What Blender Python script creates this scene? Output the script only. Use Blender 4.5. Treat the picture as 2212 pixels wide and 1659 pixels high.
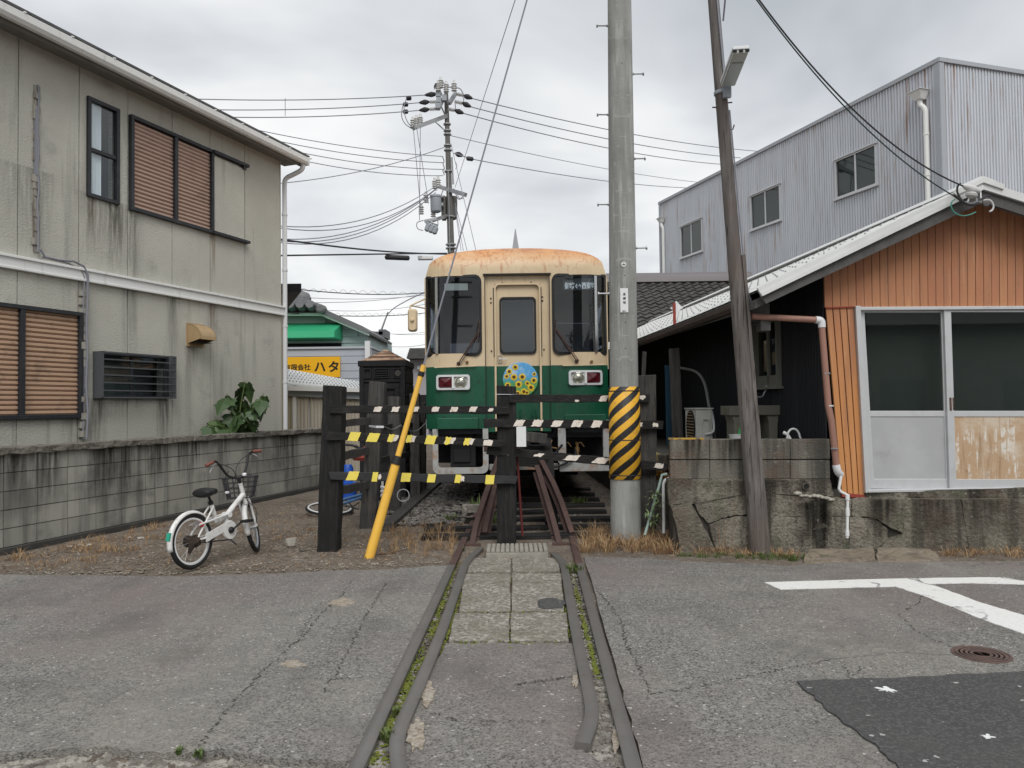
import bpy, bmesh, math, random
from mathutils import Vector, Matrix, noise
V3 = Vector
R = random.Random(7)
for o in list(bpy.data.objects): bpy.data.objects.remove(o)
sc = bpy.context.scene
COL = sc.collection
# ------------------------------------------------------------------ camera
HC = 1.45            # eye height
FPX, CX, CY = 1646.0, 1106.0, 829.5    # the photograph measured at 2212 x 1659
pit = math.radians(1.62); rol = 0.0122
F_ = V3((0, math.cos(pit), math.sin(pit)))
r0 = V3((1, 0, 0)); u0 = V3((0, -math.sin(pit), math.cos(pit)))
U_ = (u0 + rol * r0).normalized(); R_ = (r0 - rol * u0).normalized()
cam = bpy.data.cameras.new('camera'); co = bpy.data.objects.new('camera', cam); COL.objects.link(co)
m = Matrix((R_, U_, -F_)).transposed().to_4x4(); m.translation = V3((0, 0, HC)); co.matrix_world = m
cam.sensor_width = 36; cam.lens = 36 * FPX / 2212; cam.clip_end = 2000; cam.clip_start = .05
sc.camera = co
sc.view_settings.view_transform = 'Standard'; sc.view_settings.look = 'None'
sc.view_settings.exposure = 0.45; sc.view_settings.gamma = 1; sc.view_settings.use_curve_mapping = False
# ------------------------------------------------------------------ sky and sun (overcast)
SUN_EL, SUN_AZ = 48, 172
w = bpy.data.worlds.new('World'); sc.world = w; w.use_nodes = True
nt = w.node_tree; nt.nodes.clear(); N = nt.nodes.new; L = nt.links.new
sky = N('ShaderNodeTexSky'); sky.sky_type = 'NISHITA'; sky.sun_disc = False
sky.sun_elevation = math.radians(SUN_EL); sky.sun_rotation = math.radians(SUN_AZ)
b1 = N('ShaderNodeBackground'); b1.inputs[1].default_value = .08; L(sky.outputs[0], b1.inputs[0])
tc = N('ShaderNodeTexCoord'); sep = N('ShaderNodeSeparateXYZ'); L(tc.outputs['Generated'], sep.inputs[0])
def wm(op, a, b=None, c=None):
    n = N('ShaderNodeMath'); n.operation = op
    for i, x in enumerate((a, b, c)):
        if x is None: continue
        if isinstance(x, (int, float)): n.inputs[i].default_value = x
        else: L(x, n.inputs[i])
    return n.outputs[0]
zc = wm('ADD', wm('MAXIMUM', sep.outputs[2], 0.0), .16)
cmb = N('ShaderNodeCombineXYZ'); L(wm('DIVIDE', sep.outputs[0], zc), cmb.inputs[0]); L(wm('DIVIDE', sep.outputs[1], zc), cmb.inputs[1])
cmb.inputs[2].default_value = 3.1
n1 = N('ShaderNodeTexNoise'); n1.inputs['Scale'].default_value = .85; n1.inputs['Detail'].default_value = 5; n1.inputs['Roughness'].default_value = .48
n1.inputs['Distortion'].default_value = .25; L(cmb.outputs[0], n1.inputs['Vector'])
cr = N('ShaderNodeValToRGB'); L(n1.outputs[0], cr.inputs[0])
el = cr.color_ramp.elements
el[0].position = .36; el[0].color = (.42, .445, .475, 1); el[1].position = .66; el[1].color = (.88, .885, .87, 1)
e = el.new(.46); e.color = (.575, .595, .62, 1); e = el.new(.55); e.color = (.735, .745, .75, 1)
# brighter band near the horizon, as the photograph shows
hz = N('ShaderNodeMapRange'); L(sep.outputs[2], hz.inputs[0]); hz.inputs[1].default_value = 0; hz.inputs[2].default_value = .26
hz.inputs[3].default_value = .55; hz.inputs[4].default_value = 0
mx = N('ShaderNodeMix'); mx.data_type = 'RGBA'; L(hz.outputs[0], mx.inputs[0]); L(cr.outputs[0], mx.inputs[6]); mx.inputs[7].default_value = (.86, .865, .85, 1)
b2 = N('ShaderNodeBackground'); L(mx.outputs[2], b2.inputs[0]); b2.inputs[1].default_value = .90
ms = N('ShaderNodeMixShader'); ms.inputs[0].default_value = .94; L(b1.outputs[0], ms.inputs[1]); L(b2.outputs[0], ms.inputs[2])
wo = N('ShaderNodeOutputWorld'); L(ms.outputs[0], wo.inputs[0])
sl = bpy.data.lights.new('sun', 'SUN'); sl.energy = 1.5; sl.angle = math.radians(35); sl.color = (1, .975, .94)
so = bpy.data.objects.new('sun', sl); COL.objects.link(so)
az, e_ = math.radians(SUN_AZ), math.radians(SUN_EL)
sd = V3((math.sin(az) * math.cos(e_), math.cos(az) * math.cos(e_), math.sin(e_)))
so.rotation_euler = sd.to_track_quat('Z', 'Y').to_euler()
sc.render.engine = 'CYCLES'; sc.cycles.max_bounces = 6; sc.cycles.transparent_max_bounces = 12
# ------------------------------------------------------------------ measuring helpers: where a line of sight meets a real surface
def ray(u, v): return (F_ + R_ * ((u - CX) / FPX) + U_ * ((CY - v) / FPX))
EYE = V3((0, 0, HC))
def PY(u, v, Y):
    d = ray(u, v); return EYE + d * (Y / d.y)
def PG(u, v, z=0.0):
    d = ray(u, v); return EYE + d * ((z - HC) / d.z)
class Fr:
    """a frame: x along, y inward (away from the viewer's side), z up"""
    def __init__(s, o, x, z=V3((0, 0, 1))):
        s.o = V3(o); s.x = V3(x).normalized(); s.y = V3(z).cross(s.x).normalized(); s.z = s.x.cross(s.y).normalized()
    def p(s, x, y, z): return s.o + s.x * x + s.y * y + s.z * z
    def px(s, u, v, off=0.0):
        d = ray(u, v); t = ((s.o + s.y * off) - EYE).dot(s.y) / d.dot(s.y)
        q = EYE + d * t - s.o; return q.dot(s.x), q.dot(s.z)
    def rect(s, pts, off=0.0):
        q = [s.px(u, v, off) for u, v in pts]; xs = sorted(a for a, b in q); zs = sorted(b for a, b in q)
        return ((xs[0] + xs[1]) / 2, (xs[2] + xs[3]) / 2, (zs[0] + zs[1]) / 2, (zs[2] + zs[3]) / 2)
W0 = Fr((0, 0, 0), (1, 0, 0))
# ------------------------------------------------------------------ mesh builder
WL = {}
class MB:
    def __init__(s): s.v = []; s.f = []; s.m = []
    def add(s, vs, fs, mi=0):
        b = len(s.v); s.v += [V3(a) for a in vs]; s.f += [tuple(b + i for i in f) for f in fs]; s.m += [mi] * len(fs)
    def box(s, F, x0, x1, y0, y1, z0, z1, mi=0):
        s.hexa([F.p(x, y, z) for z in (z0, z1) for x, y in ((x0, y0), (x1, y0), (x1, y1), (x0, y1))], mi)
    def hexa(s, p, mi=0):
        s.add(p, [(0, 3, 2, 1), (4, 5, 6, 7), (0, 1, 5, 4), (1, 2, 6, 5), (2, 3, 7, 6), (3, 0, 4, 7)], mi)
    def prism(s, F, pts, y0, y1, mi=0):
        n = len(pts)
        s.add([F.p(x, y0, z) for x, z in pts] + [F.p(x, y1, z) for x, z in pts],
              [tuple(range(n)), tuple(range(2 * n - 1, n - 1, -1))] + [(i, n + i, n + (i + 1) % n, (i + 1) % n) for i in range(n)], mi)
    def slab(s, pts, z0, z1, mi=0):
        n = len(pts)
        s.add([(p[0], p[1], z1) for p in pts] + [(p[0], p[1], z0) for p in pts],
              [tuple(range(n)), tuple(range(2 * n - 1, n - 1, -1))] + [(i, n + i, n + (i + 1) % n, (i + 1) % n) for i in range(n)], mi)
    def tube(s, pts, r, n=8, mi=0, cap=True):
        pts = [V3(p) for p in pts]; k = len(pts)
        rs = r if isinstance(r, (list, tuple)) else [r] * k
        t0 = (pts[1] - pts[0]).normalized(); a = t0.orthogonal().normalized(); vs = []
        for i, p in enumerate(pts):
            t = ((pts[min(i + 1, k - 1)] - p).normalized() + (p - pts[max(i - 1, 0)]).normalized())
            t = t.normalized() if t.length > 1e-6 else t0
            a = (a - t * a.dot(t)).normalized(); b = t.cross(a)
            for j in range(n):
                th = 2 * math.pi * j / n; vs.append(p + (a * math.cos(th) + b * math.sin(th)) * rs[i])
        fs = [(i * n + j, i * n + (j + 1) % n, (i + 1) * n + (j + 1) % n, (i + 1) * n + j) for i in range(k - 1) for j in range(n)]
        if cap: fs += [tuple(range(n - 1, -1, -1)), tuple((k - 1) * n + j for j in range(n))]
        s.add(vs, fs, mi)
    def lathe(s, o, ax, prof, n=16, mi=0):
        """prof = (r, h) pairs along the axis ax from o"""
        ax = V3(ax).normalized(); a = ax.orthogonal().normalized(); b = ax.cross(a); o = V3(o); vs = []
        for r, h in prof:
            for j in range(n):
                th = 2 * math.pi * j / n; vs.append(o + ax * h + (a * math.cos(th) + b * math.sin(th)) * max(r, 1e-4))
        k = len(prof)
        s.add(vs, [(i * n + j, i * n + (j + 1) % n, (i + 1) * n + (j + 1) % n, (i + 1) * n + j) for i in range(k - 1) for j in range(n)]
              + [tuple(range(n - 1, -1, -1)), tuple((k - 1) * n + j for j in range(n))], mi)
    def sweep(s, pts, prof, up=V3((0, 0, 1)), mi=0, cap=True):
        """prof = (side, up) closed polygon"""
        pts = [V3(p) for p in pts]; k = len(pts); n = len(prof); vs = []
        for i, p in enumerate(pts):
            t = ((pts[min(i + 1, k - 1)] - p) + (p - pts[max(i - 1, 0)])).normalized()
            sd = t.cross(up).normalized(); uu = sd.cross(t)
            vs += [p + sd * a + uu * b for a, b in prof]
        fs = [(i * n + j, i * n + (j + 1) % n, (i + 1) * n + (j + 1) % n, (i + 1) * n + j) for i in range(k - 1) for j in range(n)]
        if cap: fs += [tuple(range(n - 1, -1, -1)), tuple((k - 1) * n + j for j in range(n))]
        s.add(vs, fs, mi)
    def rects(s, F, rect, holes, y0, y1, mi=0):
        x0, x1, z0, z1 = rect
        hs = [h for h in holes if h[0] < x1 - 1e-4 and h[1] > x0 + 1e-4 and h[2] < z1 - 1e-4 and h[3] > z0 + 1e-4]
        zs = sorted({z0, z1} | {z for h in hs for z in h[2:] if z0 < z < z1})
        for a, b in zip(zs, zs[1:]):
            mid = (a + b) / 2; xs = x0
            for h in sorted(h for h in hs if h[2] < mid < h[3]):
                if h[0] > xs: s.box(F, xs, h[0], y0, y1, a, b, mi)
                xs = max(xs, h[1])
            if xs < x1: s.box(F, xs, x1, y0, y1, a, b, mi)
    def ring(s, outer, inner, fmap, y0, y1, mi=0):
        """frame between two equal-count loops; fmap(x, z, off) -> point"""
        n = len(outer)
        vs = [fmap(x, z, y0) for x, z in outer] + [fmap(x, z, y0) for x, z in inner] + [fmap(x, z, y1) for x, z in outer] + [fmap(x, z, y1) for x, z in inner]
        fs = []
        for i in range(n):
            j = (i + 1) % n
            fs += [(i, j, n + j, n + i), (i, 2 * n + i, 2 * n + j, j), (n + i, n + j, 3 * n + j, 3 * n + i)]
        s.add(vs, fs, mi)
    def mesh(s, name, mats, loc=V3((0, 0, 0)), smooth=False, fix=True):
        me = bpy.data.meshes.new(name)
        me.from_pydata([tuple(v - loc) for v in s.v], [], s.f)
        if not isinstance(mats, (list, tuple)): mats = [mats]
        for mt in mats: me.materials.append(mt)
        me.polygons.foreach_set('material_index', s.m)
        if smooth: me.polygons.foreach_set('use_smooth', [True] * len(s.f))
        me.update()
        if fix and len(s.f) < 60000:
            bm = bmesh.new(); bm.from_mesh(me); bmesh.ops.recalc_face_normals(bm, faces=bm.faces); bm.to_mesh(me); bm.free()
        return me
    def build(s, name, mats, parent=None, smooth=False, bevel=0, label=None, cat=None, group=None, kind=None, fix=True):
        if parent is not None: loc = WL[parent]
        else:
            xs = [v.x for v in s.v]; ys = [v.y for v in s.v]; zs = [v.z for v in s.v]
            loc = V3(((min(xs) + max(xs)) / 2, (min(ys) + max(ys)) / 2, min(zs)))
        o = bpy.data.objects.new(name, s.mesh(name, mats, loc, smooth, fix)); COL.objects.link(o)
        if parent is not None: o.parent = parent
        else: o.location = loc
        WL[o] = loc
        if bevel:
            md = o.modifiers.new('bevel', 'BEVEL'); md.width = bevel; md.segments = 2; md.limit_method = 'ANGLE'; md.angle_limit = math.radians(40)
        if smooth:
            try: o.data.set_sharp_from_angle(angle=math.radians(38))
            except Exception: pass
        props(o, label, cat, group, kind)
        return o
def props(o, label=None, cat=None, group=None, kind=None):
    for k, x in (('label', label), ('category', cat), ('group', group), ('kind', kind)):
        if x: o[k] = x
    return o
def thing(name, label, cat, loc, group=None):
    o = bpy.data.objects.new(name, None); COL.objects.link(o); o.location = V3(loc); o.empty_display_size = .1; WL[o] = V3(loc)
    return props(o, label, cat, group)
def inst(name, me, parent, M, mat=None):
    o = bpy.data.objects.new(name, me); COL.objects.link(o); o.parent = parent
    o.matrix_basis = Matrix.Translation(-WL[parent]) @ M; WL[o] = M.translation.copy(); return o
def copy_part(src, name, parent):
    """a copy of a part that shares its mesh, put under another parent standing at parent's own origin"""
    o = src.copy(); COL.objects.link(o); o.parent = parent; WL[o] = WL[parent]; return o
def FM(F, x=0, y=0, z=0): # matrix of a frame
    mm = Matrix((F.x, F.y, F.z)).transposed().to_4x4(); mm.translation = F.p(x, y, z); return mm
# ------------------------------------------------------------------ materials
def srgb(*c):
    f = lambda x: (x / 255) / 12.92 if x / 255 <= .04045 else (((x / 255) + .055) / 1.055) ** 2.4
    return tuple(f(x) for x in c)
MATS = {}
def mat(name, c, rough=.75, layers=(), bump=0, bsc=40, bk='n', metal=0, spec=.4, bd=.01):
    """layers: (colour, kind, scale, lo, hi, strength)"""
    mt = bpy.data.materials.new(name); mt.use_nodes = True; t = mt.node_tree; t.nodes.clear(); MATS[name] = mt
    N = t.nodes.new; L = t.links.new
    out = N('ShaderNodeOutputMaterial'); bs = N('ShaderNodeBsdfPrincipled'); L(bs.outputs[0], out.inputs[0])
    bs.inputs['Roughness'].default_value = rough; bs.inputs['Metallic'].default_value = metal; bs.inputs['Specular IOR Level'].default_value = spec
    g = N('ShaderNodeNewGeometry'); pos = g.outputs['Position']
    def vec(kind, s):
        mp = N('ShaderNodeMapping'); L(pos, mp.inputs[0])
        sc_ = {'s': (s, s, s * .07), 'g': (s * .05, s, s), 'y': (s, s * .05, s)}.get(kind, (s, s, s))
        mp.inputs['Scale'].default_value = sc_; return mp.outputs[0]
    def tex(kind, s):
        if kind in 'nsgy':
            n = N('ShaderNodeTexNoise'); n.inputs['Scale'].default_value = 1; n.inputs['Detail'].default_value = 5; n.inputs['Roughness'].default_value = .6
            L(vec(kind, s), n.inputs['Vector']); return n.outputs[0]
        if kind == 'v':
            n = N('ShaderNodeTexVoronoi'); n.inputs['Scale'].default_value = 1; L(vec('', s), n.inputs['Vector'])
            q = N('ShaderNodeSeparateColor'); L(n.outputs['Color'], q.inputs[0]); return q.outputs[0]
        if kind == 'd':
            n = N('ShaderNodeTexVoronoi'); n.inputs['Scale'].default_value = 1; L(vec('', s), n.inputs['Vector']); return n.outputs['Distance']
        if kind == 'c':
            nn = N('ShaderNodeTexNoise'); nn.inputs['Scale'].default_value = s * 2.3; nn.inputs['Detail'].default_value = 4; L(pos, nn.inputs['Vector'])
            va = N('ShaderNodeVectorMath'); va.operation = 'SCALE'; L(nn.outputs['Color'], va.inputs[0]); va.inputs['Scale'].default_value = .55
            vb = N('ShaderNodeVectorMath'); vb.operation = 'ADD'; L(vec('', s), vb.inputs[0]); L(va.outputs[0], vb.inputs[1])
            n = N('ShaderNodeTexVoronoi'); n.feature = 'DISTANCE_TO_EDGE'; n.inputs['Scale'].default_value = 1; L(vb.outputs[0], n.inputs['Vector']); return n.outputs['Distance']
        if kind == 'r':
            n = N('ShaderNodeObjectInfo'); return n.outputs['Random']
        if kind == 'z':
            q = N('ShaderNodeSeparateXYZ'); L(pos, q.inputs[0]); return q.outputs[2]
    def mth(op, a, b=None):
        n = N('ShaderNodeMath'); n.operation = op; n.use_clamp = False
        for i, x in enumerate((a, b)):
            if x is None: continue
            if isinstance(x, (int, float)): n.inputs[i].default_value = x
            else: L(x, n.inputs[i])
        return n.outputs[0]
    def mr(x, lo, hi, k):
        n = N('ShaderNodeMapRange'); n.clamp = True; L(x, n.inputs[0]); n.inputs[1].default_value = lo; n.inputs[2].default_value = hi
        n.inputs[3].default_value = 0; n.inputs[4].default_value = k; return n.outputs[0]
    cur = None
    def mixc(fac, c):
        nonlocal cur
        n = N('ShaderNodeMix'); n.data_type = 'RGBA'; L(fac, n.inputs[0])
        if cur is None: n.inputs[6].default_value = (*base, 1)
        else: L(cur, n.inputs[6])
        n.inputs[7].default_value = (*c, 1); cur = n.outputs[2]
    base = c
    for ly in layers:
        col, kind, s, lo, hi, k = ly[:6]
        fac = mr(tex(kind, s), lo, hi, k)
        if len(ly) > 6:   # modulated by a second (kind, scale, lo, hi)
            k2, s2, lo2, hi2 = ly[6]; fac = mth('MULTIPLY', fac, mr(tex(k2, s2), lo2, hi2, 1))
        if len(ly) > 7:
            k2, s2, lo2, hi2 = ly[7]; fac = mth('MULTIPLY', fac, mr(tex(k2, s2), lo2, hi2, 1))
        mixc(fac, col)
    if cur is None: bs.inputs['Base Color'].default_value = (*c, 1)
    else: L(cur, bs.inputs['Base Color'])
    if bump:
        b = N('ShaderNodeBump'); b.inputs['Strength'].default_value = bump; b.inputs['Distance'].default_value = bd
        L(tex(bk, bsc), b.inputs['Height']); L(b.outputs[0], bs.inputs['Normal'])
    return mt
def glass(name, tint=(.5, .55, .58), refl=1.0, rough=.02):
    mt = bpy.data.materials.new(name); mt.use_nodes = True; t = mt.node_tree; t.nodes.clear(); N = t.nodes.new; L = t.links.new
    out = N('ShaderNodeOutputMaterial'); a = N('ShaderNodeBsdfTransparent'); a.inputs[0].default_value = (*tint, 1)
    g = N('ShaderNodeBsdfGlossy'); g.inputs['Roughness'].default_value = rough; g.inputs[0].default_value = (refl, refl, refl, 1)
    ge = N('ShaderNodeNewGeometry'); vd = N('ShaderNodeVectorMath'); vd.operation = 'DOT_PRODUCT'; L(ge.outputs['Normal'], vd.inputs[0]); L(ge.outputs['Incoming'], vd.inputs[1])
    ab = N('ShaderNodeMath'); ab.operation = 'ABSOLUTE'; L(vd.outputs['Value'], ab.inputs[0]); om = N('ShaderNodeMath'); om.operation = 'SUBTRACT'; om.inputs[0].default_value = 1; L(ab.outputs[0], om.inputs[1])
    pw = N('ShaderNodeMath'); pw.operation = 'POWER'; L(om.outputs[0], pw.inputs[0]); pw.inputs[1].default_value = 5; f = N('ShaderNodeMath'); f.operation = 'MULTIPLY_ADD'; L(pw.outputs[0], f.inputs[0]); f.inputs[1].default_value = .95; f.inputs[2].default_value = .05; mx = N('ShaderNodeMixShader')
    L(f.outputs[0], mx.inputs[0]); L(a.outputs[0], mx.inputs[1]); L(g.outputs[0], mx.inputs[2]); L(mx.outputs[0], out.inputs[0]); return mt
BRN = srgb(95, 70, 50); DK = (.02, .019, .018)
m_asph = mat('asphalt', (.195, .187, .174), .9, [((.30, .288, .268), 'v', 95, .55, .95, .85), ((.045, .043, .04), 'v', 120, .66, .85, .85), ((.33, .31, .28), 'v', 52, .86, .95, .6), ((.27, .25, .215), 'n', .7, .45, .62, .4), ((.185, .15, .143), 'n', .42, .47, .62, .6), ((.10, .096, .09), 'n', 1.6, .50, .68, .5), ((.075, .07, .065), 'n', 5.5, .60, .74, .45), ((.30, .285, .26), 'y', 1.4, .52, .7, .35), ((.6, .58, .55), 'v', 95, .993, .996, .7), ((.07, .068, .065), 'c', .55, .008, .003, .5, ('n', .7, .54, .6))], .7, 130, 'd', bd=.006)
m_patch = mat('dark_asphalt', (.055, .055, .056), .85, [((.12, .118, .115), 'v', 90, .5, .95, .8), ((.085, .082, .078), 'n', 1.5, .4, .7, .5), ((.55, .55, .53), 'v', 60, .9965, .998, .6)], .5, 140, 'd', bd=.005)
m_concs = mat('worn_concrete', (.25, .235, .205), .92, [((.12, .10, .075), 'v', 58, .55, .85, .75), ((.44, .42, .37), 'v', 44, .66, .9, .75), ((.17, .15, .11), 'n', 3.2, .5, .62, .5), ((.16, .14, .11), 'n', 2.5, .5, .75, .5), ((.10, .11, .06), 'n', 5, .6, .75, .3)], .9, 75, 'd', bd=.008)
m_dirt = mat('dirt', (.165, .138, .112), .97, [((.235, .195, .15), 'v', 60, .55, .95, .75), ((.08, .06, .042), 'n', 2.2, .45, .7, .7), ((.24, .205, .165), 'n', .9, .5, .72, .6), ((.14, .07, .042), 'n', 1.3, .58, .7, .5), ((.33, .30, .26), 'v', 38, .93, .96, .6)], .9, 60, 'd', bd=.015)
m_white_paint_road = mat('road_paint', (.78, .78, .76), .7, [((.2, .195, .19), 'n', 9, .62, .70, .75), ((.1, .1, .1), 'c', 1.1, .02, .006, .9, ('n', 2, .45, .55)), ((.62, .62, .6), 'n', 30, .4, .7, .5)], .3, 120, 'd')
m_rail = mat('worn_rail_steel', (.20, .188, .18), .42, [((.25, .235, .225), 'n', 3, .4, .65, .55), ((.12, .06, .035), 'n', 14, .6, .78, .5)], .15, 60, metal=.55)
m_rust = mat('rusty_steel', (.08, .048, .042), .8, [((.16, .085, .06), 'n', 6, .5, .75, .6), ((.05, .03, .026), 'n', 20, .5, .7, .6)], .4, 80)
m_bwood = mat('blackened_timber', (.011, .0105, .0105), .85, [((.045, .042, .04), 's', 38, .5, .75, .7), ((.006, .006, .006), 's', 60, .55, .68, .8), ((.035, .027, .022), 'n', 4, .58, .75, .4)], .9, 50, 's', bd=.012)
m_bboard = mat('blackened_board', (.013, .0125, .0125), .85, [((.045, .04, .037), 'g', 45, .5, .75, .7), ((.006, .006, .006), 'g', 70, .55, .68, .7)], .9, 60, 'g', bd=.01)
m_gwood = mat('weathered_grey_timber', (.05, .047, .044), .88, [((.105, .098, .09), 's', 30, .45, .7, .7), ((.018, .017, .016), 's', 45, .56, .68, .9), ((.09, .07, .055), 'n', 3, .55, .75, .5)], .9, 50, 's', bd=.012)
m_paintw = mat('peeling_white_paint', (.78, .71, .63), .8, [((.04, .035, .03), 'n', 45, .63, .66, .9), ((.5, .43, .37), 'n', 8, .5, .7, .5)], .3, 60)
m_tape = mat('yellow_tape', (.85, .70, .12), .55, [((.6, .58, .35), 'n', 12, .6, .7, .5)], .4, 18)
m_grate = mat('grating_concrete', (.32, .305, .265), .9, [((.2, .19, .16), 'n', 12, .4, .7, .6)], .4, 60)
m_iron = mat('manhole_iron', (.15, .10, .085), .7, [((.09, .065, .06), 'n', 12, .45, .65, .7)], .4, 70, metal=.3)
m_moss = mat('moss', (.13, .16, .025), .95, [((.2, .2, .04), 'n', 30, .45, .65, .8)], .8, 80)
m_weed = mat('weed_leaf', (.085, .125, .035), .7, [((.15, .18, .05), 'r', 1, 0, 1, .4)])
m_dryg = mat('dry_grass', (.34, .215, .11), .9, [((.20, .10, .05), 'n', 6, .45, .6, .8), ((.5, .4, .24), 'v', 40, .6, .9, .6)])
def stonemat(name, a, b, c): return mat(name, a, .9, [(b, 'v', 25, .3, .7, .9), (c, 'v', 19, .6, .95, .9)], .4, 90)
m_ypeb = stonemat('yard_pebble', (.20, .17, .135), (.34, .30, .25), (.12, .09, .065))
m_ball = stonemat('ballast_stone', (.12, .11, .1), (.19, .18, .165), (.075, .06, .05))
m_peb = stonemat('pebble', (.19, .178, .155), (.34, .32, .28), (.10, .08, .065))
m_blk = mat('concrete_block', (.29, .285, .25), .92, [((.42, .41, .365), 'r', 1, 0, 1, .75), ((.11, .108, .098), 's', 7, .5, .64, .6), ((.09, .09, .08), 'n', 2.2, .52, .7, .6), ((.35, .345, .31), 's', 11, .62, .72, .6), ((.075, .07, .06), 'n', 1.0, .5, .65, .4)], .6, 130)
m_mort = mat('mortar', (.055, .054, .05), .95, [((.04, .04, .037), 'n', 3, .45, .65, .8)])
m_cap = mat('stone_coping', (.19, .175, .15), .95, [((.05, .045, .04), 'n', 14, .5, .7, .8), ((.19, .18, .16), 'n', 25, .5, .7, .5)], 1, 28, bd=.03)
m_stucco = mat('stucco', (.50, .49, .43), .92, [((.60, .59, .52), 'n', .9, .45, .7, .7), ((.24, .235, .205), 's', 5, .56, .72, .6), ((.20, .195, .175), 'n', 1.6, .6, .78, .55), ((.29, .25, .20), 's', 3, .62, .75, .4)], .9, 55, bd=.02)
m_seam = mat('seam_sealant', (.17, .17, .15), .9)
m_wmetal = mat('white_enamel', (.74, .745, .73), .5, [((.4, .39, .36), 's', 9, .58, .75, .6), ((.34, .22, .14), 's', 5, .66, .78, .5)], .1, 40)
m_wpvc = mat('white_pvc', (.66, .67, .68), .45, [((.4, .38, .33), 's', 8, .62, .8, .5)])
m_soff = mat('soffit_board', (.21, .205, .19), .9, [((.12, .12, .11), 'n', 4, .5, .7, .5)])
m_bframe = mat('black_aluminium', (.022, .024, .028), .5, [((.06, .06, .065), 'n', 6, .5, .7, .5)])
m_slat = mat('bronze_shutter_slat', (.42, .285, .225), .5, [((.46, .33, .27), 'r', 1, 0, 1, .3), ((.20, .14, .11), 'n', 5, .55, .72, .5)])
m_slat2 = mat('ochre_shutter_slat', (.46, .305, .21), .5, [((.5, .33, .21), 'r', 1, 0, 1, .3), ((.17, .12, .09), 'n', 4, .55, .7, .55)])
m_glass = glass('window_glass', (.92, .95, .96)); m_glassd = glass('dark_glass', (.56, .59, .58))
m_curt = mat('curtain', (.86, .88, .9), .9, [((.85, .86, .88), 's', 30, .45, .65, .8)])
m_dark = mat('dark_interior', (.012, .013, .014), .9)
m_ogre = mat('ochre_plastic', (.40, .28, .15), .5, [((.28, .2, .11), 'n', 9, .5, .7, .5)])
m_cable = mat('cable_duct', (.36, .34, .30), .85, [((.14, .12, .10), 's', 25, .5, .6, .8)])
m_conc = mat('pole_concrete', (.30, .305, .29), .88, [((.22, .225, .21), 's', 9, .45, .60, .8), ((.42, .425, .41), 's', 16, .54, .64, .7), ((.17, .17, .15), 'n', 2, .5, .66, .5), ((.40, .40, .38), 'g', 24, .60, .66, .5)], .35, 70)
m_bpole = mat('utility_pole_concrete', (.16, .155, .145), .9, [((.10, .10, .09), 's', 6, .45, .65, .6)])
m_steel = mat('galvanised_steel', (.36, .37, .38), .45, [((.25, .25, .26), 'n', 20, .45, .7, .6)], metal=.5)
m_gmetal = mat('grey_enamel', (.30, .33, .36), .55)
m_wire = mat('cable_black', (.03, .03, .034), .6); m_wireg = mat('cable_grey', (.23, .235, .27), .6); m_wiregr = mat('cable_green', (.03, .11, .08), .5)
m_porc = mat('porcelain', (.55, .55, .54), .3)
m_yel = mat('yellow_plastic', (.86, .50, .075), .5, [((.62, .36, .08), 'n', 5, .5, .75, .5), ((.5, .34, .12), 's', 14, .6, .75, .4)])
m_corr = mat('corrugated_steel', (.55, .575, .615), .5, [((.44, .46, .51), 's', 3, .4, .7, .6), ((.36, .23, .16), 's', 6, .55, .64, .8, ('n', .35, .48, .6), ('z', 1, 4.0, 8)), ((.34, .29, .26), 's', 12, .55, .7, .4)])
m_corrt = mat('parapet_trim', (.36, .38, .41), .5, [((.25, .2, .17), 'n', 3, .6, .75, .5)])
m_tile = mat('smoked_tile', (.05, .048, .045), .6, [((.10, .095, .085), 'r', 1, 0, 1, .6), ((.13, .12, .10), 'n', 6, .58, .75, .5)], .3, 60)
m_tileg = mat('grey_tile', (.12, .125, .13), .55, [((.2, .2, .2), 'r', 1, 0, 1, .6)])
m_wroof = mat('white_painted_roof', (.66, .67, .66), .5, [((.5, .5, .49), 'n', 3, .45, .7, .5), ((.3, .28, .26), 'n', 8, .68, .8, .4)])
m_gwd = mat('grey_barge_board', (.10, .098, .095), .85, [((.06, .06, .058), 'n', 8, .45, .7, .7)], .5, 50)
m_orange = mat('orange_painted_board', (.45, .21, .105), .75, [((.38, .15, .085), 'r', 1, 0, 1, .6), ((.56, .25, .08), 'z', 1, 2.5, 1.4, .75), ((.30, .15, .09), 's', 12, .5, .68, .6), ((.55, .32, .18), 's', 22, .57, .68, .5), ((.20, .10, .06), 'n', 20, .64, .72, .5)], .25, 60, 's')
m_redw = mat('red_paint', (.28, .045, .03), .7, [((.16, .04, .03), 'n', 9, .5, .7, .7)])
m_alu = mat('aluminium_frame', (.55, .56, .57), .4, [((.42, .42, .42), 'n', 8, .5, .7, .4)], metal=.25)
m_fros = mat('frosted_panel', (.37, .375, .38), .6, [((.46, .47, .475), 'n', 2, .45, .65, .6), ((.28, .28, .28), 'n', 5, .6, .72, .5)])
m_peel = mat('peeling_plywood', (.46, .32, .20), .85, [((.70, .68, .63), 's', 22, .53, .60, .85, ('n', 9, .46, .56)), ((.62, .56, .47), 'n', 3, .45, .6, .6), ((.28, .17, .09), 's', 12, .55, .65, .7), ((.12, .09, .06), 'n', 9, .66, .75, .7)], .4, 50)
m_blackw = mat('black_corrugated_sheet', (.006, .0075, .011), .7, [((.016, .018, .024), 's', 5, .5, .7, .6)])
m_blackwood = mat('charred_wood', (.010, .010, .012), .8, [((.03, .03, .03), 'n', 9, .55, .72, .6)], .4, 40)
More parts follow.
